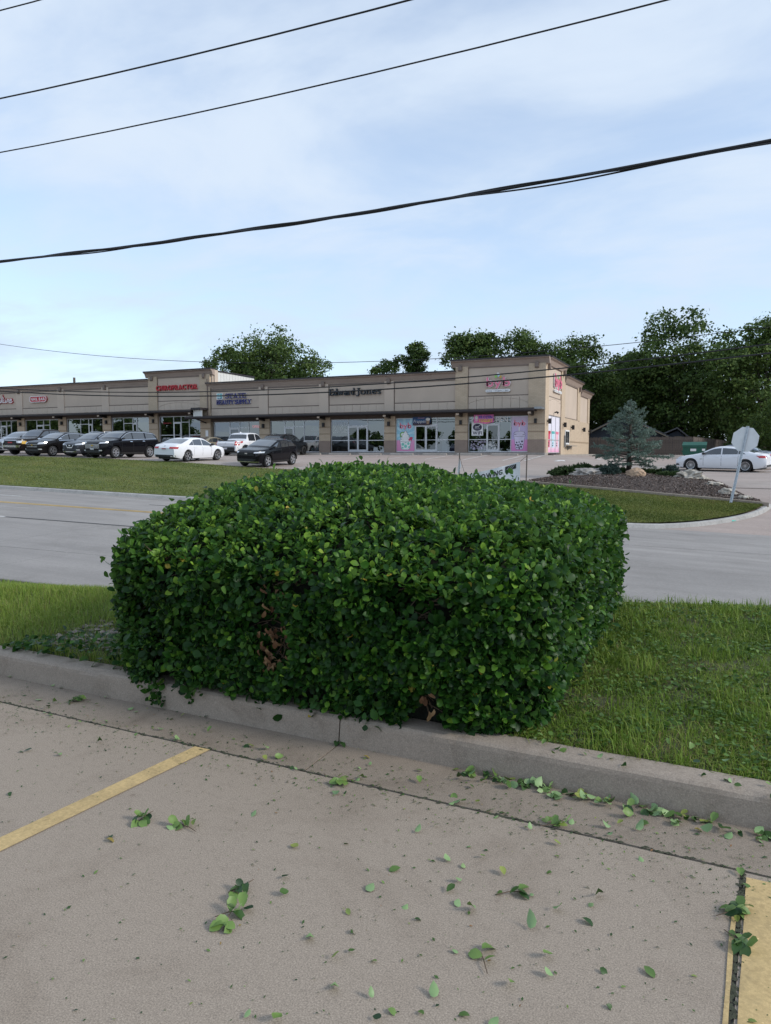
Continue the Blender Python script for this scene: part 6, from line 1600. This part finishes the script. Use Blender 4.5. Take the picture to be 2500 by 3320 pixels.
cable('near', [(-15.37, 12, 6.02), (-9.79, 12, 5.90), (-5.49, 12, 5.86), (.53, 12, 6.01)], .026, 'thick twisted cable bundle crossing the middle of the sky', 3)
cable('mid', [(-44.08, 34, 5.86), (-26.22, 34, 5.06), (-14.71, 34, 5.08), (-5.59, 34, 5.47), (1.8, 34, 6.02)], .030, 'upper dark cable passing in front of the shops')
cable('mid', [(-44.09, 34, 5.67), (-26.23, 34, 4.80), (-14.71, 34, 4.79), (-5.58, 34, 5.15), (1.82, 34, 5.65)], .036, 'lower dark cable passing in front of the shops')
cable('far', [(-140, 78, 26), (-96.81, 78, 18.1), (-59.1, 78, 13.1), (-36.26, 78, 11.8), (-11.59, 78, 12.3), (1.75, 78, 13.1), (20, 78, 15)], .035, 'faint wire beyond the roofs')
pole = empty('utility_pole', (-89.8, 82, 1.4), 'distant pole top rising just above the roof at the left', 'pole')
MB().tube([(-89.8, 82, 1.0), (-89.8, 82, 12.9)], [.22, .17], 8).build('post', M['wood'], pole); MB().box(-91.2, -88.6, 81.9, 82.06, 12.0, 12.14).build('crossarm', M['wood'], pole)
MB().box(-89.6, -88.5, 81.85, 82.1, 11.6, 11.8).build('crossarm', M['wood'], pole)
for z, lb in ((12.1, 'faint upper wire left of the distant pole'), (11.3, 'faint lower wire left of the distant pole')):
    MB().tube([(-91.0-2.6*k, 82, z+.0006*(2.6*k)*(2.6*k-60)) for k in range(24)], .025, 5).build('power_line', M['wire'], None, label=lb, cat='cable')
# ================================================================== near planting
LEAF = np.array([(0, 0, 0), (0, .34, -.02), (0, .70, -.02), (0, 1, -.09), (-.25, .28, .05), (-.37, .60, .05), (-.23, .88, .0), (.25, .28, .05), (.37, .60, .05), (.23, .88, .0)], dtype=float)
LF = np.array([(0, 1, 4), (1, 5, 4), (1, 2, 5), (2, 6, 5), (2, 3, 6), (0, 7, 1), (1, 7, 8), (1, 8, 2), (2, 8, 9), (2, 9, 3)])
def leaves(B, Dd, Nn, size, tint, curl=None):
    """B base, Dd leaf direction, Nn upper-side normal"""
    n = len(B); Dd = Dd/np.linalg.norm(Dd, axis=1, keepdims=True); Nn = Nn-(Nn*Dd).sum(1, keepdims=True)*Dd; Nn /= np.linalg.norm(Nn, axis=1, keepdims=True)+1e-9
    Ss = np.cross(Dd, Nn); L_ = LEAF[None]*np.ones((n, 1, 1))
    if curl is not None: L_ = L_.copy(); L_[:, :, 2] -= curl[:, None]*L_[:, :, 1]**2
    s = size[:, None, None]
    V = B[:, None]+s*(L_[:, :, 0:1]*Ss[:, None]+L_[:, :, 1:2]*Dd[:, None]+L_[:, :, 2:3]*Nn[:, None])
    F = (LF[None]+(np.arange(n)*10)[:, None, None]).reshape(-1, 3)
    return V.reshape(-1, 3), F, np.repeat(tint, 10)
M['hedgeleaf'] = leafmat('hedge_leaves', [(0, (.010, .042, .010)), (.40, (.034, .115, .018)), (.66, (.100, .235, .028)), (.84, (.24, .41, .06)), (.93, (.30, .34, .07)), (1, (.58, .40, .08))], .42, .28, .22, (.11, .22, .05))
M['deadleaf'] = leafmat('dead_leaves', [(0, (.10, .050, .028)), (.5, (.24, .140, .085)), (1, (.46, .34, .20))], .8, .15, .2)
M['fallen'] = leafmat('fallen_leaves', [(0, (.018, .060, .020)), (.45, (.060, .140, .030)), (.8, (.19, .31, .085)), (.93, (.32, .36, .09)), (1, (.30, .16, .06))], .5, .12, .45, (.28, .42, .19))
HX, HY, HA, HB, HE = -2.215, 5.22, 1.495, 1.84, 7.0
def ztop_h(y): return np.interp(y, [3.3, 3.6, 3.95, 4.5, 5.5, 6.5, 7.1], [1.12, 1.20, 1.28, 1.37, 1.43, 1.46, 1.47])
def tilt_h(x, y): return np.interp(x, [-3.9, -3.2, -2.6, -1.9, -1.2, -.7], [.03, .05, .0, -.09, -.17, -.20])*np.clip((y-3.4)/2.6, .25, 1)
def qrad(x, y): return (np.abs((x-HX)/HA)**HE+np.abs((y-HY)/HB)**HE)**(1/HE)
def Hh(x, y): return (ztop_h(y)+tilt_h(x, y))*(1-.17*np.clip(qrad(x, y), 0, 1)**6)
rng = np.random.default_rng(33)
def hedge_points(n_top, n_side):
    Q = rng.uniform(-1, 1, (int(n_top*1.3), 2)); x = HX+Q[:, 0]*HA; y = HY+Q[:, 1]*HB; k = qrad(x, y) < 1; x, y = x[k][:n_top], y[k][:n_top]
    e = .02; z = Hh(x, y); gx_ = (Hh(x+e, y)-Hh(x-e, y))/(2*e); gy_ = (Hh(x, y+e)-Hh(x, y-e))/(2*e)
    Nt = np.stack([-gx_, -gy_, np.ones_like(z)], 1); Pt = np.stack([x, y, z], 1)
    # sides: weight the front and right (seen) faces
    a = rng.uniform(0, 2*math.pi, n_side*4); ca, sa = np.cos(a), np.sin(a); r = 1/(np.abs(ca)**HE+np.abs(sa)**HE)**(1/HE)
    w = np.where((sa < .3) | (ca > 0), 1.0, .35)*r**2; a = a[rng.random(len(a)) < w/w.max()][:n_side]
    ca, sa = np.cos(a), np.sin(a); r = 1/(np.abs(ca)**HE+np.abs(sa)**HE)**(1/HE); x = HX+HA*r*ca; y = HY+HB*r*sa
    zm = Hh(x*.999+HX*.001, y*.999+HY*.001); zl = .20-.13*(sa < -.5)*(rng.random(len(a)))+.06*np.sin(x*4.3)+.04*np.sin(x*9.1+1); z = zl+(zm-zl)*rng.random(len(a))
    nx = np.sign(ca)*np.abs(r*ca)**(HE-1)/HA; ny = np.sign(sa)*np.abs(r*sa)**(HE-1)/HB
    tuck = np.clip((.5-z)/.5, 0, 1)*.05
    Ns = np.stack([nx, ny, np.zeros_like(nx)], 1); Ns /= np.linalg.norm(Ns, axis=1, keepdims=True); Ps = np.stack([x, y, z], 1)-Ns*tuck[:, None]
    return Pt, Nt/np.linalg.norm(Nt, axis=1, keepdims=True), Ps, Ns
def fbm(Pp, f, o=0):
    return np.array([mnoise.noise(Vector((p[0]*f+o, p[1]*f, p[2]*f))) for p in Pp])
Pt, Nt, Ps, Ns = hedge_points(6000, 7600)
PP = np.concatenate([Pt, Ps]); NN = np.concatenate([Nt, Ns]); istop = np.r_[np.ones(len(Pt)), np.zeros(len(Ps))]
disp = .060*fbm(PP, 2.2)+.035*fbm(PP, 6.0, 3)-np.abs(rng.normal(size=len(PP)))*.035
# thin, twiggy hollows on the front face
hol = np.zeros(len(PP))
for cx, cz, rx, rz in ((-2.28, .55, .15, .20), (-1.33, .80, .16, .09), (-3.0, .92, .22, .10), (-1.52, .88, .10, .08), (-2.2, .86, .25, .07), (-3.3, .62, .12, .10), (-1.35, .30, .10, .08)):
    hol = np.maximum(hol, (1-istop)*(PP[:, 1] < 4.2)*np.clip(1.25-(((PP[:, 0]-cx)/rx)**2+((PP[:, 2]-cz)/rz)**2), 0, 1))
keep = rng.random(len(PP)) > hol*.93
lowgap = (1-istop)*(PP[:, 2] < .30)*(fbm(PP, 3.0, 9) > .26)*(PP[:, 1] < 4.2); keep &= ~(lowgap > .5)
disp -= hol*.16
PP, NN, disp, istop, hol = PP[keep], NN[keep], disp[keep], istop[keep], hol[keep]
base = PP+NN*disp[:, None]
ax_ = NN+rng.normal(size=NN.shape)*.34+np.array([0, 0, .42]); ax_ /= np.linalg.norm(ax_, axis=1, keepdims=True)
nl = rng.integers(4, 8, len(base)); si = np.repeat(np.arange(len(base)), nl); n = len(si)
k_in = np.concatenate([np.arange(q) for q in nl]); phi = k_in*2.4+np.repeat(rng.uniform(0, 6.28, len(base)), nl)+rng.normal(size=n)*.25
a_ = ax_[si]; u_ = np.cross(a_, rng.normal(size=(len(base), 3))[si]); u_ /= np.linalg.norm(u_, axis=1, keepdims=True); v_ = np.cross(a_, u_)
el = np.radians(np.clip(28+k_in*10+rng.normal(size=n)*14, 8, 100)); per = u_*np.cos(phi)[:, None]+v_*np.sin(phi)[:, None]
Dl = a_*np.cos(el)[:, None]+per*np.sin(el)[:, None]; Nl = a_*np.sin(el)[:, None]-per*np.cos(el)[:, None]+rng.normal(size=(n, 3))*.42
Bl = base[si]-a_*(k_in*.011)[:, None]+per*.004
szl = rng.uniform(.028, .056, n)*(1-.05*(k_in == 0)*4)
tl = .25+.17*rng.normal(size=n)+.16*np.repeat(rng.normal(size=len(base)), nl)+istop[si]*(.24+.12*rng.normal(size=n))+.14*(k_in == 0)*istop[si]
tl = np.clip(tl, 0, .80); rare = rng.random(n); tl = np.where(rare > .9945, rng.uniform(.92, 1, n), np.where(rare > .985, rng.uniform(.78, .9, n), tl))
# a second, deeper and darker-set layer closes the surface
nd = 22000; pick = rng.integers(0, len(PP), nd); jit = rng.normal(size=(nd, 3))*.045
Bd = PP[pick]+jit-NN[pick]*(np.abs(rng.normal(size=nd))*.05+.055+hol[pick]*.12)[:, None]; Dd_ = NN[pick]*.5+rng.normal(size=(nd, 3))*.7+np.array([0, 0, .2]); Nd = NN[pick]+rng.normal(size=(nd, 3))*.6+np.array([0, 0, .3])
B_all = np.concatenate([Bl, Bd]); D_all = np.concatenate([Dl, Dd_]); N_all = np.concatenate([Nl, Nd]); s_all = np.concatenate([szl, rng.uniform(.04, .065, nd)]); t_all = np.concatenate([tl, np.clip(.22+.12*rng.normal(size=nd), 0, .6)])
# creeping skirt left of the hedge foot
ns = 380; sx_ = rng.uniform(-4.75, -3.45, ns); sy_ = CY(sx_)+.10+np.abs(rng.normal(size=ns))*.22; sz_ = .16+.16*rng.random(ns)*np.clip((sx_+4.9)/1.0, .25, 1)
Bs = np.stack([sx_, sy_, sz_], 1); Ds_ = rng.normal(size=(ns, 3))*np.array([1, 1, .35])+np.array([-.2, -.3, .1]); Nsn = rng.normal(size=(ns, 3))*.45+np.array([0, 0, 1.])
B_all = np.concatenate([B_all, Bs]); D_all = np.concatenate([D_all, Ds_]); N_all = np.concatenate([N_all, Nsn]); s_all = np.concatenate([s_all, rng.uniform(.035, .06, ns)]); t_all = np.concatenate([t_all, np.clip(.25+.15*rng.normal(size=ns), 0, .7)])
hroot = (HX, HY, .15)
hedge = empty('hedge', hroot, 'clipped broad-leaved green hedge behind the concrete curb', 'hedge')
# the 300 leaves that show largest are objects of their own
camp = np.array([0, 0, 1.6]); vis = np.r_[np.ones(n), np.zeros(nd+ns)]; dist = np.linalg.norm(B_all-camp, axis=1)/(s_all/.05)
outer = np.r_[(disp[si] > -.03), np.zeros(nd+ns, bool)]; score = np.where((vis > 0) & outer, dist, 99); big = np.argsort(score)[:300]
mask = np.ones(len(B_all), bool); mask[big] = False
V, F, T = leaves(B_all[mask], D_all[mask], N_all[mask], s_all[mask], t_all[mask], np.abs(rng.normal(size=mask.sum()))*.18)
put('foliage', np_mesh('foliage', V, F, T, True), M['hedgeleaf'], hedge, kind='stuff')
lm = []
for q in range(10):
    v0, f0, t0 = leaves(np.zeros((1, 3)), np.array([[0, 1., 0]]), np.array([[0, 0, 1.]]), np.array([1.0]), np.array([q/9*.82]), np.array([.05+.03*(q % 4)]))
    me = np_mesh('leaf', v0, f0, t0, True); me.materials.append(M['hedgeleaf']); lm.append(me)
off = Matrix.Translation(-Vector(hroot))
def leafobj(name, me, b, d, nv, s, parent):
    d = Vector(d).normalized(); nv = Vector(nv); nv = (nv-d*nv.dot(d)).normalized(); ss = d.cross(nv)
    o = bpy.data.objects.new(name, me); COL.objects.link(o)
    m_ = Matrix(((ss.x*s, d.x*s, nv.x*s, b[0]), (ss.y*s, d.y*s, nv.y*s, b[1]), (ss.z*s, d.z*s, nv.z*s, b[2]), (0, 0, 0, 1)))
    if parent is not None: o.parent = parent; o.matrix_parent_inverse = Matrix.Translation(-ROOTLOC[parent.name])
    o.matrix_basis = m_; return o
for q in big: leafobj('leaf', lm[int(min(9, t_all[q]/.82*9))], B_all[q], D_all[q], N_all[q], float(s_all[q]), hedge)
# near-black core shell painting in the shade inside the hedge, then twigs
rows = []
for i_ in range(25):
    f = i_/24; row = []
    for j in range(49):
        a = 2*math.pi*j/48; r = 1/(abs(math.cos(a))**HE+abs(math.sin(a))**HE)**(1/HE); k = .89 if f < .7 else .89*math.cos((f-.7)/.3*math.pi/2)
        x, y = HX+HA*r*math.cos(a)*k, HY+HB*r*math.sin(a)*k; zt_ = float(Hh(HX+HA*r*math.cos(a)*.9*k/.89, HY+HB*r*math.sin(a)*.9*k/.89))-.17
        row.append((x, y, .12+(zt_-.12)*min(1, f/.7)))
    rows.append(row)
M['core'] = simple('shade_core', (.012, .014, .008), .95, var=.5, scale=14, bumps=1.0, bscale=25)
MB().grid(rows).build('shade_core', M['core'], hedge, True)
mb = MB(); rn = random.Random(4)
for q in range(520):
    i_ = rn.randrange(len(PP)); p = Vector(PP[i_]-NN[i_]*.16); e = Vector(base[i_]-ax_[i_]*.02)
    m1 = p.lerp(e, .5)+Vector((rn.gauss(0, .02), rn.gauss(0, .02), rn.gauss(0, .02))); mb.tube([p, m1, e], [.005, .0035, .002], 4, False)
for cx, cz, rx, rz, n_ in ((-2.28, .52, .16, .2, 46), (-1.33, .80, .16, .09, 30), (-3.0, .92, .2, .1, 20), (-1.35, .30, .14, .05, 14), (-2.2, .86, .25, .07, 18)):
    for q in range(n_):
        x = cx+rn.gauss(0, rx*.6); z = cz+rn.gauss(0, rz*.6); y = 3.52+rn.random()*.05; d = Vector((rn.gauss(0, 1), rn.gauss(-.25, .3), rn.gauss(.2, 1))).normalized()*rn.uniform(.06, .17)
        mb.tube([(x, y, z), tuple(Vector((x, y, z))+d*.5+Vector((rn.gauss(0, .01), 0, rn.gauss(0, .01)))), tuple(Vector((x, y, z))+d)], [.004, .003, .0015], 4, False)
mb.build('twigs', M['twig'], hedge, True, kind='stuff')
dm = []
for q in range(4):
    v0, f0, t0 = leaves(np.zeros((1, 3)), np.array([[0, 1., 0]]), np.array([[0, 0, 1.]]), np.array([1.0]), np.array([.2+.2*q]), np.array([.25+.2*q])); v0[:, 0] *= .75; v0[:, 2] += .12*np.sin(v0[:, 1]*6)
    me = np_mesh('dead_leaf', v0, f0, t0, True); me.materials.append(M['deadleaf']); dm.append(me)
for q in range(60):
    cx, cz = (-2.28, .50) if q < 46 else ((-1.36, .30) if q < 52 else (-2.2, .80))
    b = (cx+rn.gauss(0, .055 if q < 52 else .15), 3.41+rn.random()*.06, cz+rn.gauss(0, .10 if q < 46 else .04)); leafobj('dead_leaf', dm[q % 4], b, (rn.gauss(0, .6), -.2, -1+rn.gauss(0, .5)), (rn.gauss(0, .5), -1, rn.gauss(.2, .5)), rn.uniform(.035, .06), hedge)

# ---- grass on the verge
M['grass'] = leafmat('grass_blades', [(0, (.080, .150, .020)), (.45, (.190, .300, .042)), (.8, (.320, .390, .095)), (1, (.34, .29, .13))], .6, .3, .25)
def grass(x, y, hmin, hmax, wid, rng, tint0, lean=.5):
    n = len(x); z = Gn(x, y)-.012; h = rng.uniform(hmin, hmax, n); a = rng.uniform(0, 6.283, n); d = np.stack([np.cos(a), np.sin(a)], 1); ln = np.abs(rng.normal(size=n))*lean
    B = np.stack([x, y, z], 1); w = np.stack([-d[:, 1], d[:, 0], np.zeros(n)], 1)*(wid*rng.uniform(.7, 1.3, n))[:, None]
    Mi = B+np.stack([d[:, 0]*h*ln*.35, d[:, 1]*h*ln*.35, h*.6], 1); Ti = B+np.stack([d[:, 0]*h*ln, d[:, 1]*h*ln, h*(1-.25*np.clip(ln, 0, 1.5))], 1)
    V = np.stack([B-w, B+w, Mi-w*.75, Mi+w*.75, Ti], 1).reshape(-1, 3); F = (np.array([(0, 1, 3), (0, 3, 2), (2, 3, 4)])[None]+(np.arange(n)*5)[:, None, None]).reshape(-1, 3)
    return V, F, np.repeat(np.clip(tint0+.16*rng.normal(size=n), 0, 1), 5)
def scatter(x0, x1, y1, n, rng):
    x = rng.uniform(x0, x1, n); y = CY(x)+.165+rng.random(n)*(y1-CY(x)-.165); k = (qrad(x, y) > .97) & (y < np.maximum(Yn(x), Yc(x)+1.2)-.1); return x[k], y[k]
gr = np.random.default_rng(8); Vs, Fs, Ts = [], [], []; nv = 0
def addg(t3):
    global nv
    V, F, T = t3; Vs.append(V); Fs.append(F+nv); Ts.append(T); nv += len(V)
def clump(x, y, f, o): return np.array([mnoise.noise(Vector((a*f+o, b*f, 0))) for a, b in zip(x, y)])
# right lawn, clumpy
x, y = scatter(-1.0, 1.6, 8.8, 135000, gr); c_ = clump(x, y, 3.2, 0); k = gr.random(len(x)) < .66+.9*c_; x, y, c_ = x[k], y[k], c_[k]; c2_ = clump(x, y, 1.1, 31)
lowz = np.clip((y-CY(x)-.15)/.9, 0, 1)
addg(grass(x, y, .022, .050, .0026, gr, .42-.16*c_+.34*c2_+.16*(1-lowz)+.22*(gr.random(len(x)) < .16), 1.15))
x, y = scatter(-1.0, 1.6, 8.8, 15000, gr); c_ = clump(x, y, 2.1, 5); k = c_ > .16; addg(grass(x[k], y[k], .07, .15, .0026, gr, .50, .7))
# dead thatch
x, y = scatter(-1.0, 1.6, 7.5, 26000, gr); c_ = clump(x, y, 2.4, 11); k = c_+.35*(y < CY(x)+.7) > .08; addg(grass(x[k], y[k], .02, .045, .0015, gr, .97, 1.6))
# left lawn
x, y = scatter(-9.0, -3.3, 6.2, 80000, gr); c_ = clump(x, y, 3.0, 2); k = gr.random(len(x)) < .7+.4*c_; x, y, c_ = x[k], y[k], c_[k]
k = ~((np.abs(x+4.15) < .55) & (y < 4.55) & (y > 3.75) & (gr.random(len(x)) < .85)); x, y, c_ = x[k], y[k], c_[k]
addg(grass(x, y, .05, .115, .0024, gr, .64+.1*c_, .7))
x, y = scatter(-9.0, -3.3, 5.6, 9000, gr); addg(grass(x, y, .03, .06, .0018, gr, .95, 1.5))
# the rest of the verge, coarser
x, y = scatter(-16, 8, 9.5, 26000, gr); k = ((x > 1.5) | (x < -8.9) | (y > 6.0)) & (y < np.maximum(Yn(x), Yc(x)+1.2)-.1); addg(grass(x[k], y[k], .05, .12, .004, gr, .5, .7))
put('grass', np_mesh('grass', np.concatenate(Vs), np.concatenate(Fs), np.concatenate(Ts)), M['grass'], None, 'uneven green grass growing on the verge behind the curb', 'grass', kind='stuff')
# short mown grass on the lawns across the street
fx = np.concatenate([gr.uniform(-46, -9, 70000), gr.uniform(-9, 1.7, 52000)]); ka = np.array([kerb_back_y(q) for q in np.linspace(-46, 1.72, 400)]); fa = np.interp(fx, np.linspace(-46, 1.72, 400), ka)
fb = np.where(fx < -9, YE, np.where(fx < -7.5, 33.4, 32.3-(fx+5.35)*.265)); fy = fa+(fb-fa)*gr.random(len(fx)); kk = fb > fa+.1; fx, fy = fx[kk], fy[kk]
_Gn = Gn; Gn = lambda x, y: G(x, y)+.02
Vf, Ff, Tf = grass(fx, fy, .03, .075, .011, gr, .50+.14*np.sin(fx*.9+fy*.7)+.16*np.sin(fy*2.3+fx*.3), .9); Gn = _Gn
M['fargrass'] = leafmat('far_grass_blades', [(0, (.095, .140, .034)), (.45, (.180, .220, .060)), (.8, (.280, .295, .10)), (1, (.25, .22, .11))], .7, .25, .15)
put('far_grass', np_mesh('far_grass', Vf, Ff, Tf), M['fargrass'], None, 'mown lawn grass on the bank and island across the street', 'grass', kind='stuff')
# low weeds in the right lawn
nw = 11000; x, y = scatter(-1.0, 1.5, 7.5, nw, gr); c_ = clump(x, y, 2.7, 20); k = c_ > -.05; x, y = x[k], y[k]; m = len(x)
V, F, T = leaves(np.stack([x, y, Gn(x, y)+gr.uniform(.005, .04, m)], 1), gr.normal(size=(m, 3))*np.array([1, 1, .3]), gr.normal(size=(m, 3))*.4+np.array([0, 0, 1.]), gr.uniform(.014, .036, m), np.clip(.42+.28*gr.normal(size=m), 0, .8))
M['weed'] = leafmat('weed_leaves', [(0, (.055, .110, .022)), (.5, (.115, .210, .040)), (1, (.24, .33, .10))], .55, .25, .3)
put('weeds', np_mesh('weeds', V, F, T, True), M['weed'], None, 'low broad-leaved weeds mixed into the right-hand lawn', 'weeds', kind='stuff')
# pebbles at the left foot of the hedge
mbp = MB()
for q in range(190):
    x = rn.uniform(-4.75, -3.6); y = rn.uniform(3.85, 4.7); r = rn.uniform(.012, .035); z = float(Gn(x, y)); a = rn.random()*6
    ring = [(x+r*1.2*math.cos(a+t)*rn.uniform(.8, 1.15), y+r*math.sin(a+t), z+r*.1) for t in np.linspace(0, 2*math.pi, 8)[:-1]]
    mbp.add(ring+[(x+rn.gauss(0, r*.2), y, z+r*.75)], [(k, (k+1) % 7, 7) for k in range(7)])
M['pebble'] = simple('pebbles', (.26, .215, .185), .9, var=.6, scale=18)
mbp.build('gravel', M['pebble'], None, label='brown pebbles at the left foot of the hedge', cat='gravel', kind='stuff')

# ---- clippings dropped on the concrete
fm = []
for q in range(12):
    tt_ = [.05, .2, .35, .5, .62, .74, .8, .86, .78, .9, .97, .3][q]
    v0, f0, t0 = leaves(np.zeros((1, 3)), np.array([[0, 1., 0]]), np.array([[0, 0, 1.]]), np.array([1.0]), np.array([tt_]), np.array([[-.25, .12, .3][q % 3]])); v0[:, 2] *= [1.0, 1.8, 2.4, 1.2][q % 4]
    v0[:, 0] *= [1.0, .85, 1.1][q % 3]
    me = np_mesh('fallen_leaf', v0, f0, t0, True); me.materials.append(M['fallen']); fm.append(me)
def ground_z(x, y):
    f = float(CY(x))
    if y < f: return .004
    if y < f+.17: return .155
    return float(Gn(x, y))+.02
def drop(x, y, s, q, lab, grp, tilt=.35, parent=None, name='fallen_leaf'):
    a = rn.random()*6.283; up = 1 if rn.random() < .5 else -1
    nvv = (rn.gauss(0, tilt*.6), rn.gauss(0, tilt*.6), up); d = Vector((math.cos(a), math.sin(a), rn.gauss(0, .10)))
    o = leafobj(name, fm[q], (x, y, ground_z(x, y)+.004+s*.10*tilt+(.05*s if up < 0 else 0)), d, nvv, s, parent)
    if parent is None: tag(o, lab, 'leaf', grp)
    return o
zones = {
 'a': ('green leaf fallen in the gutter below the curb', 'fallen leaves in the gutter'),
 'b': ('green leaf fallen on the concrete left of the yellow line', 'fallen leaves left of the yellow line'),
 'c': ('green leaf fallen on the open concrete between the yellow lines', 'fallen leaves on the open concrete'),
 'd': ('green leaf fallen on or beside the right-hand yellow line', 'fallen leaves at the right-hand line'),
 'e': ('clipped leaf lying on top of the curb or the lawn edge', 'clipped leaves on the curb and lawn')}
def pickq(): return rn.choice([0, 1, 2, 3, 3, 4, 4, 5, 5, 6, 6, 7, 8, 8, 9, 11])
def zone_of(x, y):
    if y > CY(x): return 'e'
    if y > GJ(x): return 'a'
    if x < -2.55+.115*(y-3.0): return 'b'
    if x > .02: return 'd'
    return 'c'
cnt = 0
# right gutter piles against the curb
for q in range(130):
    x = min(.42, -1.1+abs(rn.gauss(0, 1))*.75 if rn.random() < .5 else rn.uniform(-1.1, .4)); y = CY(x)-.03-abs(rn.gauss(0, .035)); z = zones['a']; drop(x, y, rn.uniform(.032, .056), pickq(), *z, tilt=1.2)
for q in range(60):
    x = rn.uniform(-4.9, .4); y = GJ(x)+rn.gauss(.14, .12); y = min(y, CY(x)-.03); y = max(y, GJ(x)+.01); drop(x, y, rn.uniform(.026, .046), pickq(), *zones['a'], tilt=.5)
for q in range(22):
    x = rn.uniform(-5, .35); y = GJ(x)-.01+rn.gauss(0, .02); z = zone_of(x, y); drop(x, y, rn.uniform(.02, .036), pickq(), *zones[z])
for q in range(20):
    x = rn.uniform(-4.4, -2.75); y = rn.uniform(1.9, 3.02); z = zone_of(x, y); drop(x, y, rn.uniform(.022, .038), pickq(), *zones[z])
for q in range(70):
    x = -.15-abs(rn.gauss(0, .75)); y = rn.uniform(1.55, 2.95); z = zone_of(x, y); drop(x, y, rn.uniform(.022, .048), pickq(), *zones[z])
for q in range(14):
    x = rn.uniform(.03, .22); y = rn.uniform(1.6, 2.95); drop(x, y, rn.uniform(.026, .042), pickq(), *zones['d'])
for q in range(34):
    x = rn.uniform(-.9, .4); y = CY(x)+abs(rn.gauss(.06, .22))+.02; drop(x, y, rn.uniform(.024, .042), pickq(), *zones['e'], tilt=.8)
# clipped sprigs with several leaves
def sprig(x, y, label, n_=6, s=.045, bright=False, sc=.05):
    root = empty('clipped_sprig', (x, y, 0), label, 'sprig', 'clipped sprigs on the concrete')
    a = rn.random()*6.28; st_ = MB().tube([(x, y, .006), (x+math.cos(a)*sc, y+math.sin(a)*sc, .012), (x+math.cos(a)*sc*1.9, y+math.sin(a)*sc*1.9, .008)], [.0022, .002, .0015], 5); st_.build('stem', M['twig'], root)
    for k in range(n_):
        t = k/n_; bx_, by_ = x+math.cos(a)*sc*t*1.2+rn.gauss(0, sc*.15), y+math.sin(a)*sc*t*1.2+rn.gauss(0, sc*.15); aa = a+math.pi+rn.gauss(0, 1.0)
        leafobj('leaf', fm[rn.choice([6, 5, 8, 7]) if bright else rn.choice([0, 1, 2, 3, 5, 6])], (bx_, by_, .008+.012*rn.random()), (math.cos(aa), math.sin(aa), rn.uniform(.05, .6)), (rn.gauss(0, .5), rn.gauss(0, .5), 1), s*rn.uniform(.8, 1.15), root)
def gp(u, v):     # ground position of a place seen in the picture, at lot level
    r = (u-1250)/2350; up = -(v-1660)/2350; fw = math.cos(PITCH)+up*math.sin(PITCH); uz = -math.sin(PITCH)+up*math.cos(PITCH)
    X_ = r*math.cos(YAW)-fw*math.sin(YAW); Y_ = r*math.sin(YAW)+fw*math.cos(YAW); t = -1.6/uz; return X_*t, Y_*t
for (u, v, lb, n_, br) in ((450, 2668, 'dark sprig right of the left yellow line', 9, False), (590, 2678, 'light sprig right of the left yellow line', 8, True), (765, 2900, 'upper dark sprig near the middle of the foreground', 6, False), (785, 2955, 'lower dark sprig near the middle of the foreground', 6, False),
        (722, 3022, 'bright green sprig nearest the camera', 5, True), (245, 2275, 'leafy clump by the curb at the left', 12, False), (1090, 2545, 'pale leafy clump on the gutter joint at the middle', 7, True), (1690, 2895, 'dark twisted sprig on the right half of the concrete', 4, False),
        (1820, 2680, 'yellow-green sprig on the gutter joint', 8, True), (2395, 2960, 'large dark sprig beside the right yellow line', 12, False), (2420, 3080, 'dark sprig lying across the right yellow line', 8, False), (1560, 3095, 'small curled sprig at the lower right', 3, True), (1100, 2410, 'leaf clump below the middle of the hedge', 8, False)):
    x, y = gp(u, v); sprig(x, y, lb, n_, .045, br)
# brown leaves
for (u, v) in ((345, 2728), (1178, 2458), (2250, 2695)):
    x, y = gp(u, v); o = leafobj('fallen_leaf', fm[10], (x, y, .012), (1, .3, 0), (.2, .2, 1), .035, None); tag(o, {345: 'brown leaf right of the left yellow line', 1178: 'small brown leaf in the gutter under the hedge', 2250: 'tan leaf in the right gutter pile'}[u], 'leaf', 'brown fallen leaves')
# crumbs of clipping
nb = 4200; x = gr.uniform(-5.2, .6, nb); y = np.where(gr.random(nb) < .6, CY(x)-.375+gr.normal(size=nb)*.16, gr.uniform(1.3, 3.3, nb)); y = np.minimum(y, CY(x)-.02)
V, F, T = quads(np.stack([x, y, np.full(nb, .004)], 1), gr.normal(size=(nb, 3))*.25+np.array([0, 0, 1.]), np.abs(gr.normal(size=nb))*.0035+.002, gr, np.clip(.4+.3*gr.normal(size=nb), 0, 1), .5)
put('leaf_crumbs', np_mesh('leaf_crumbs', V, F, T), M['fallen'], None, 'tiny green clipping crumbs strewn over the concrete', 'debris', kind='stuff')
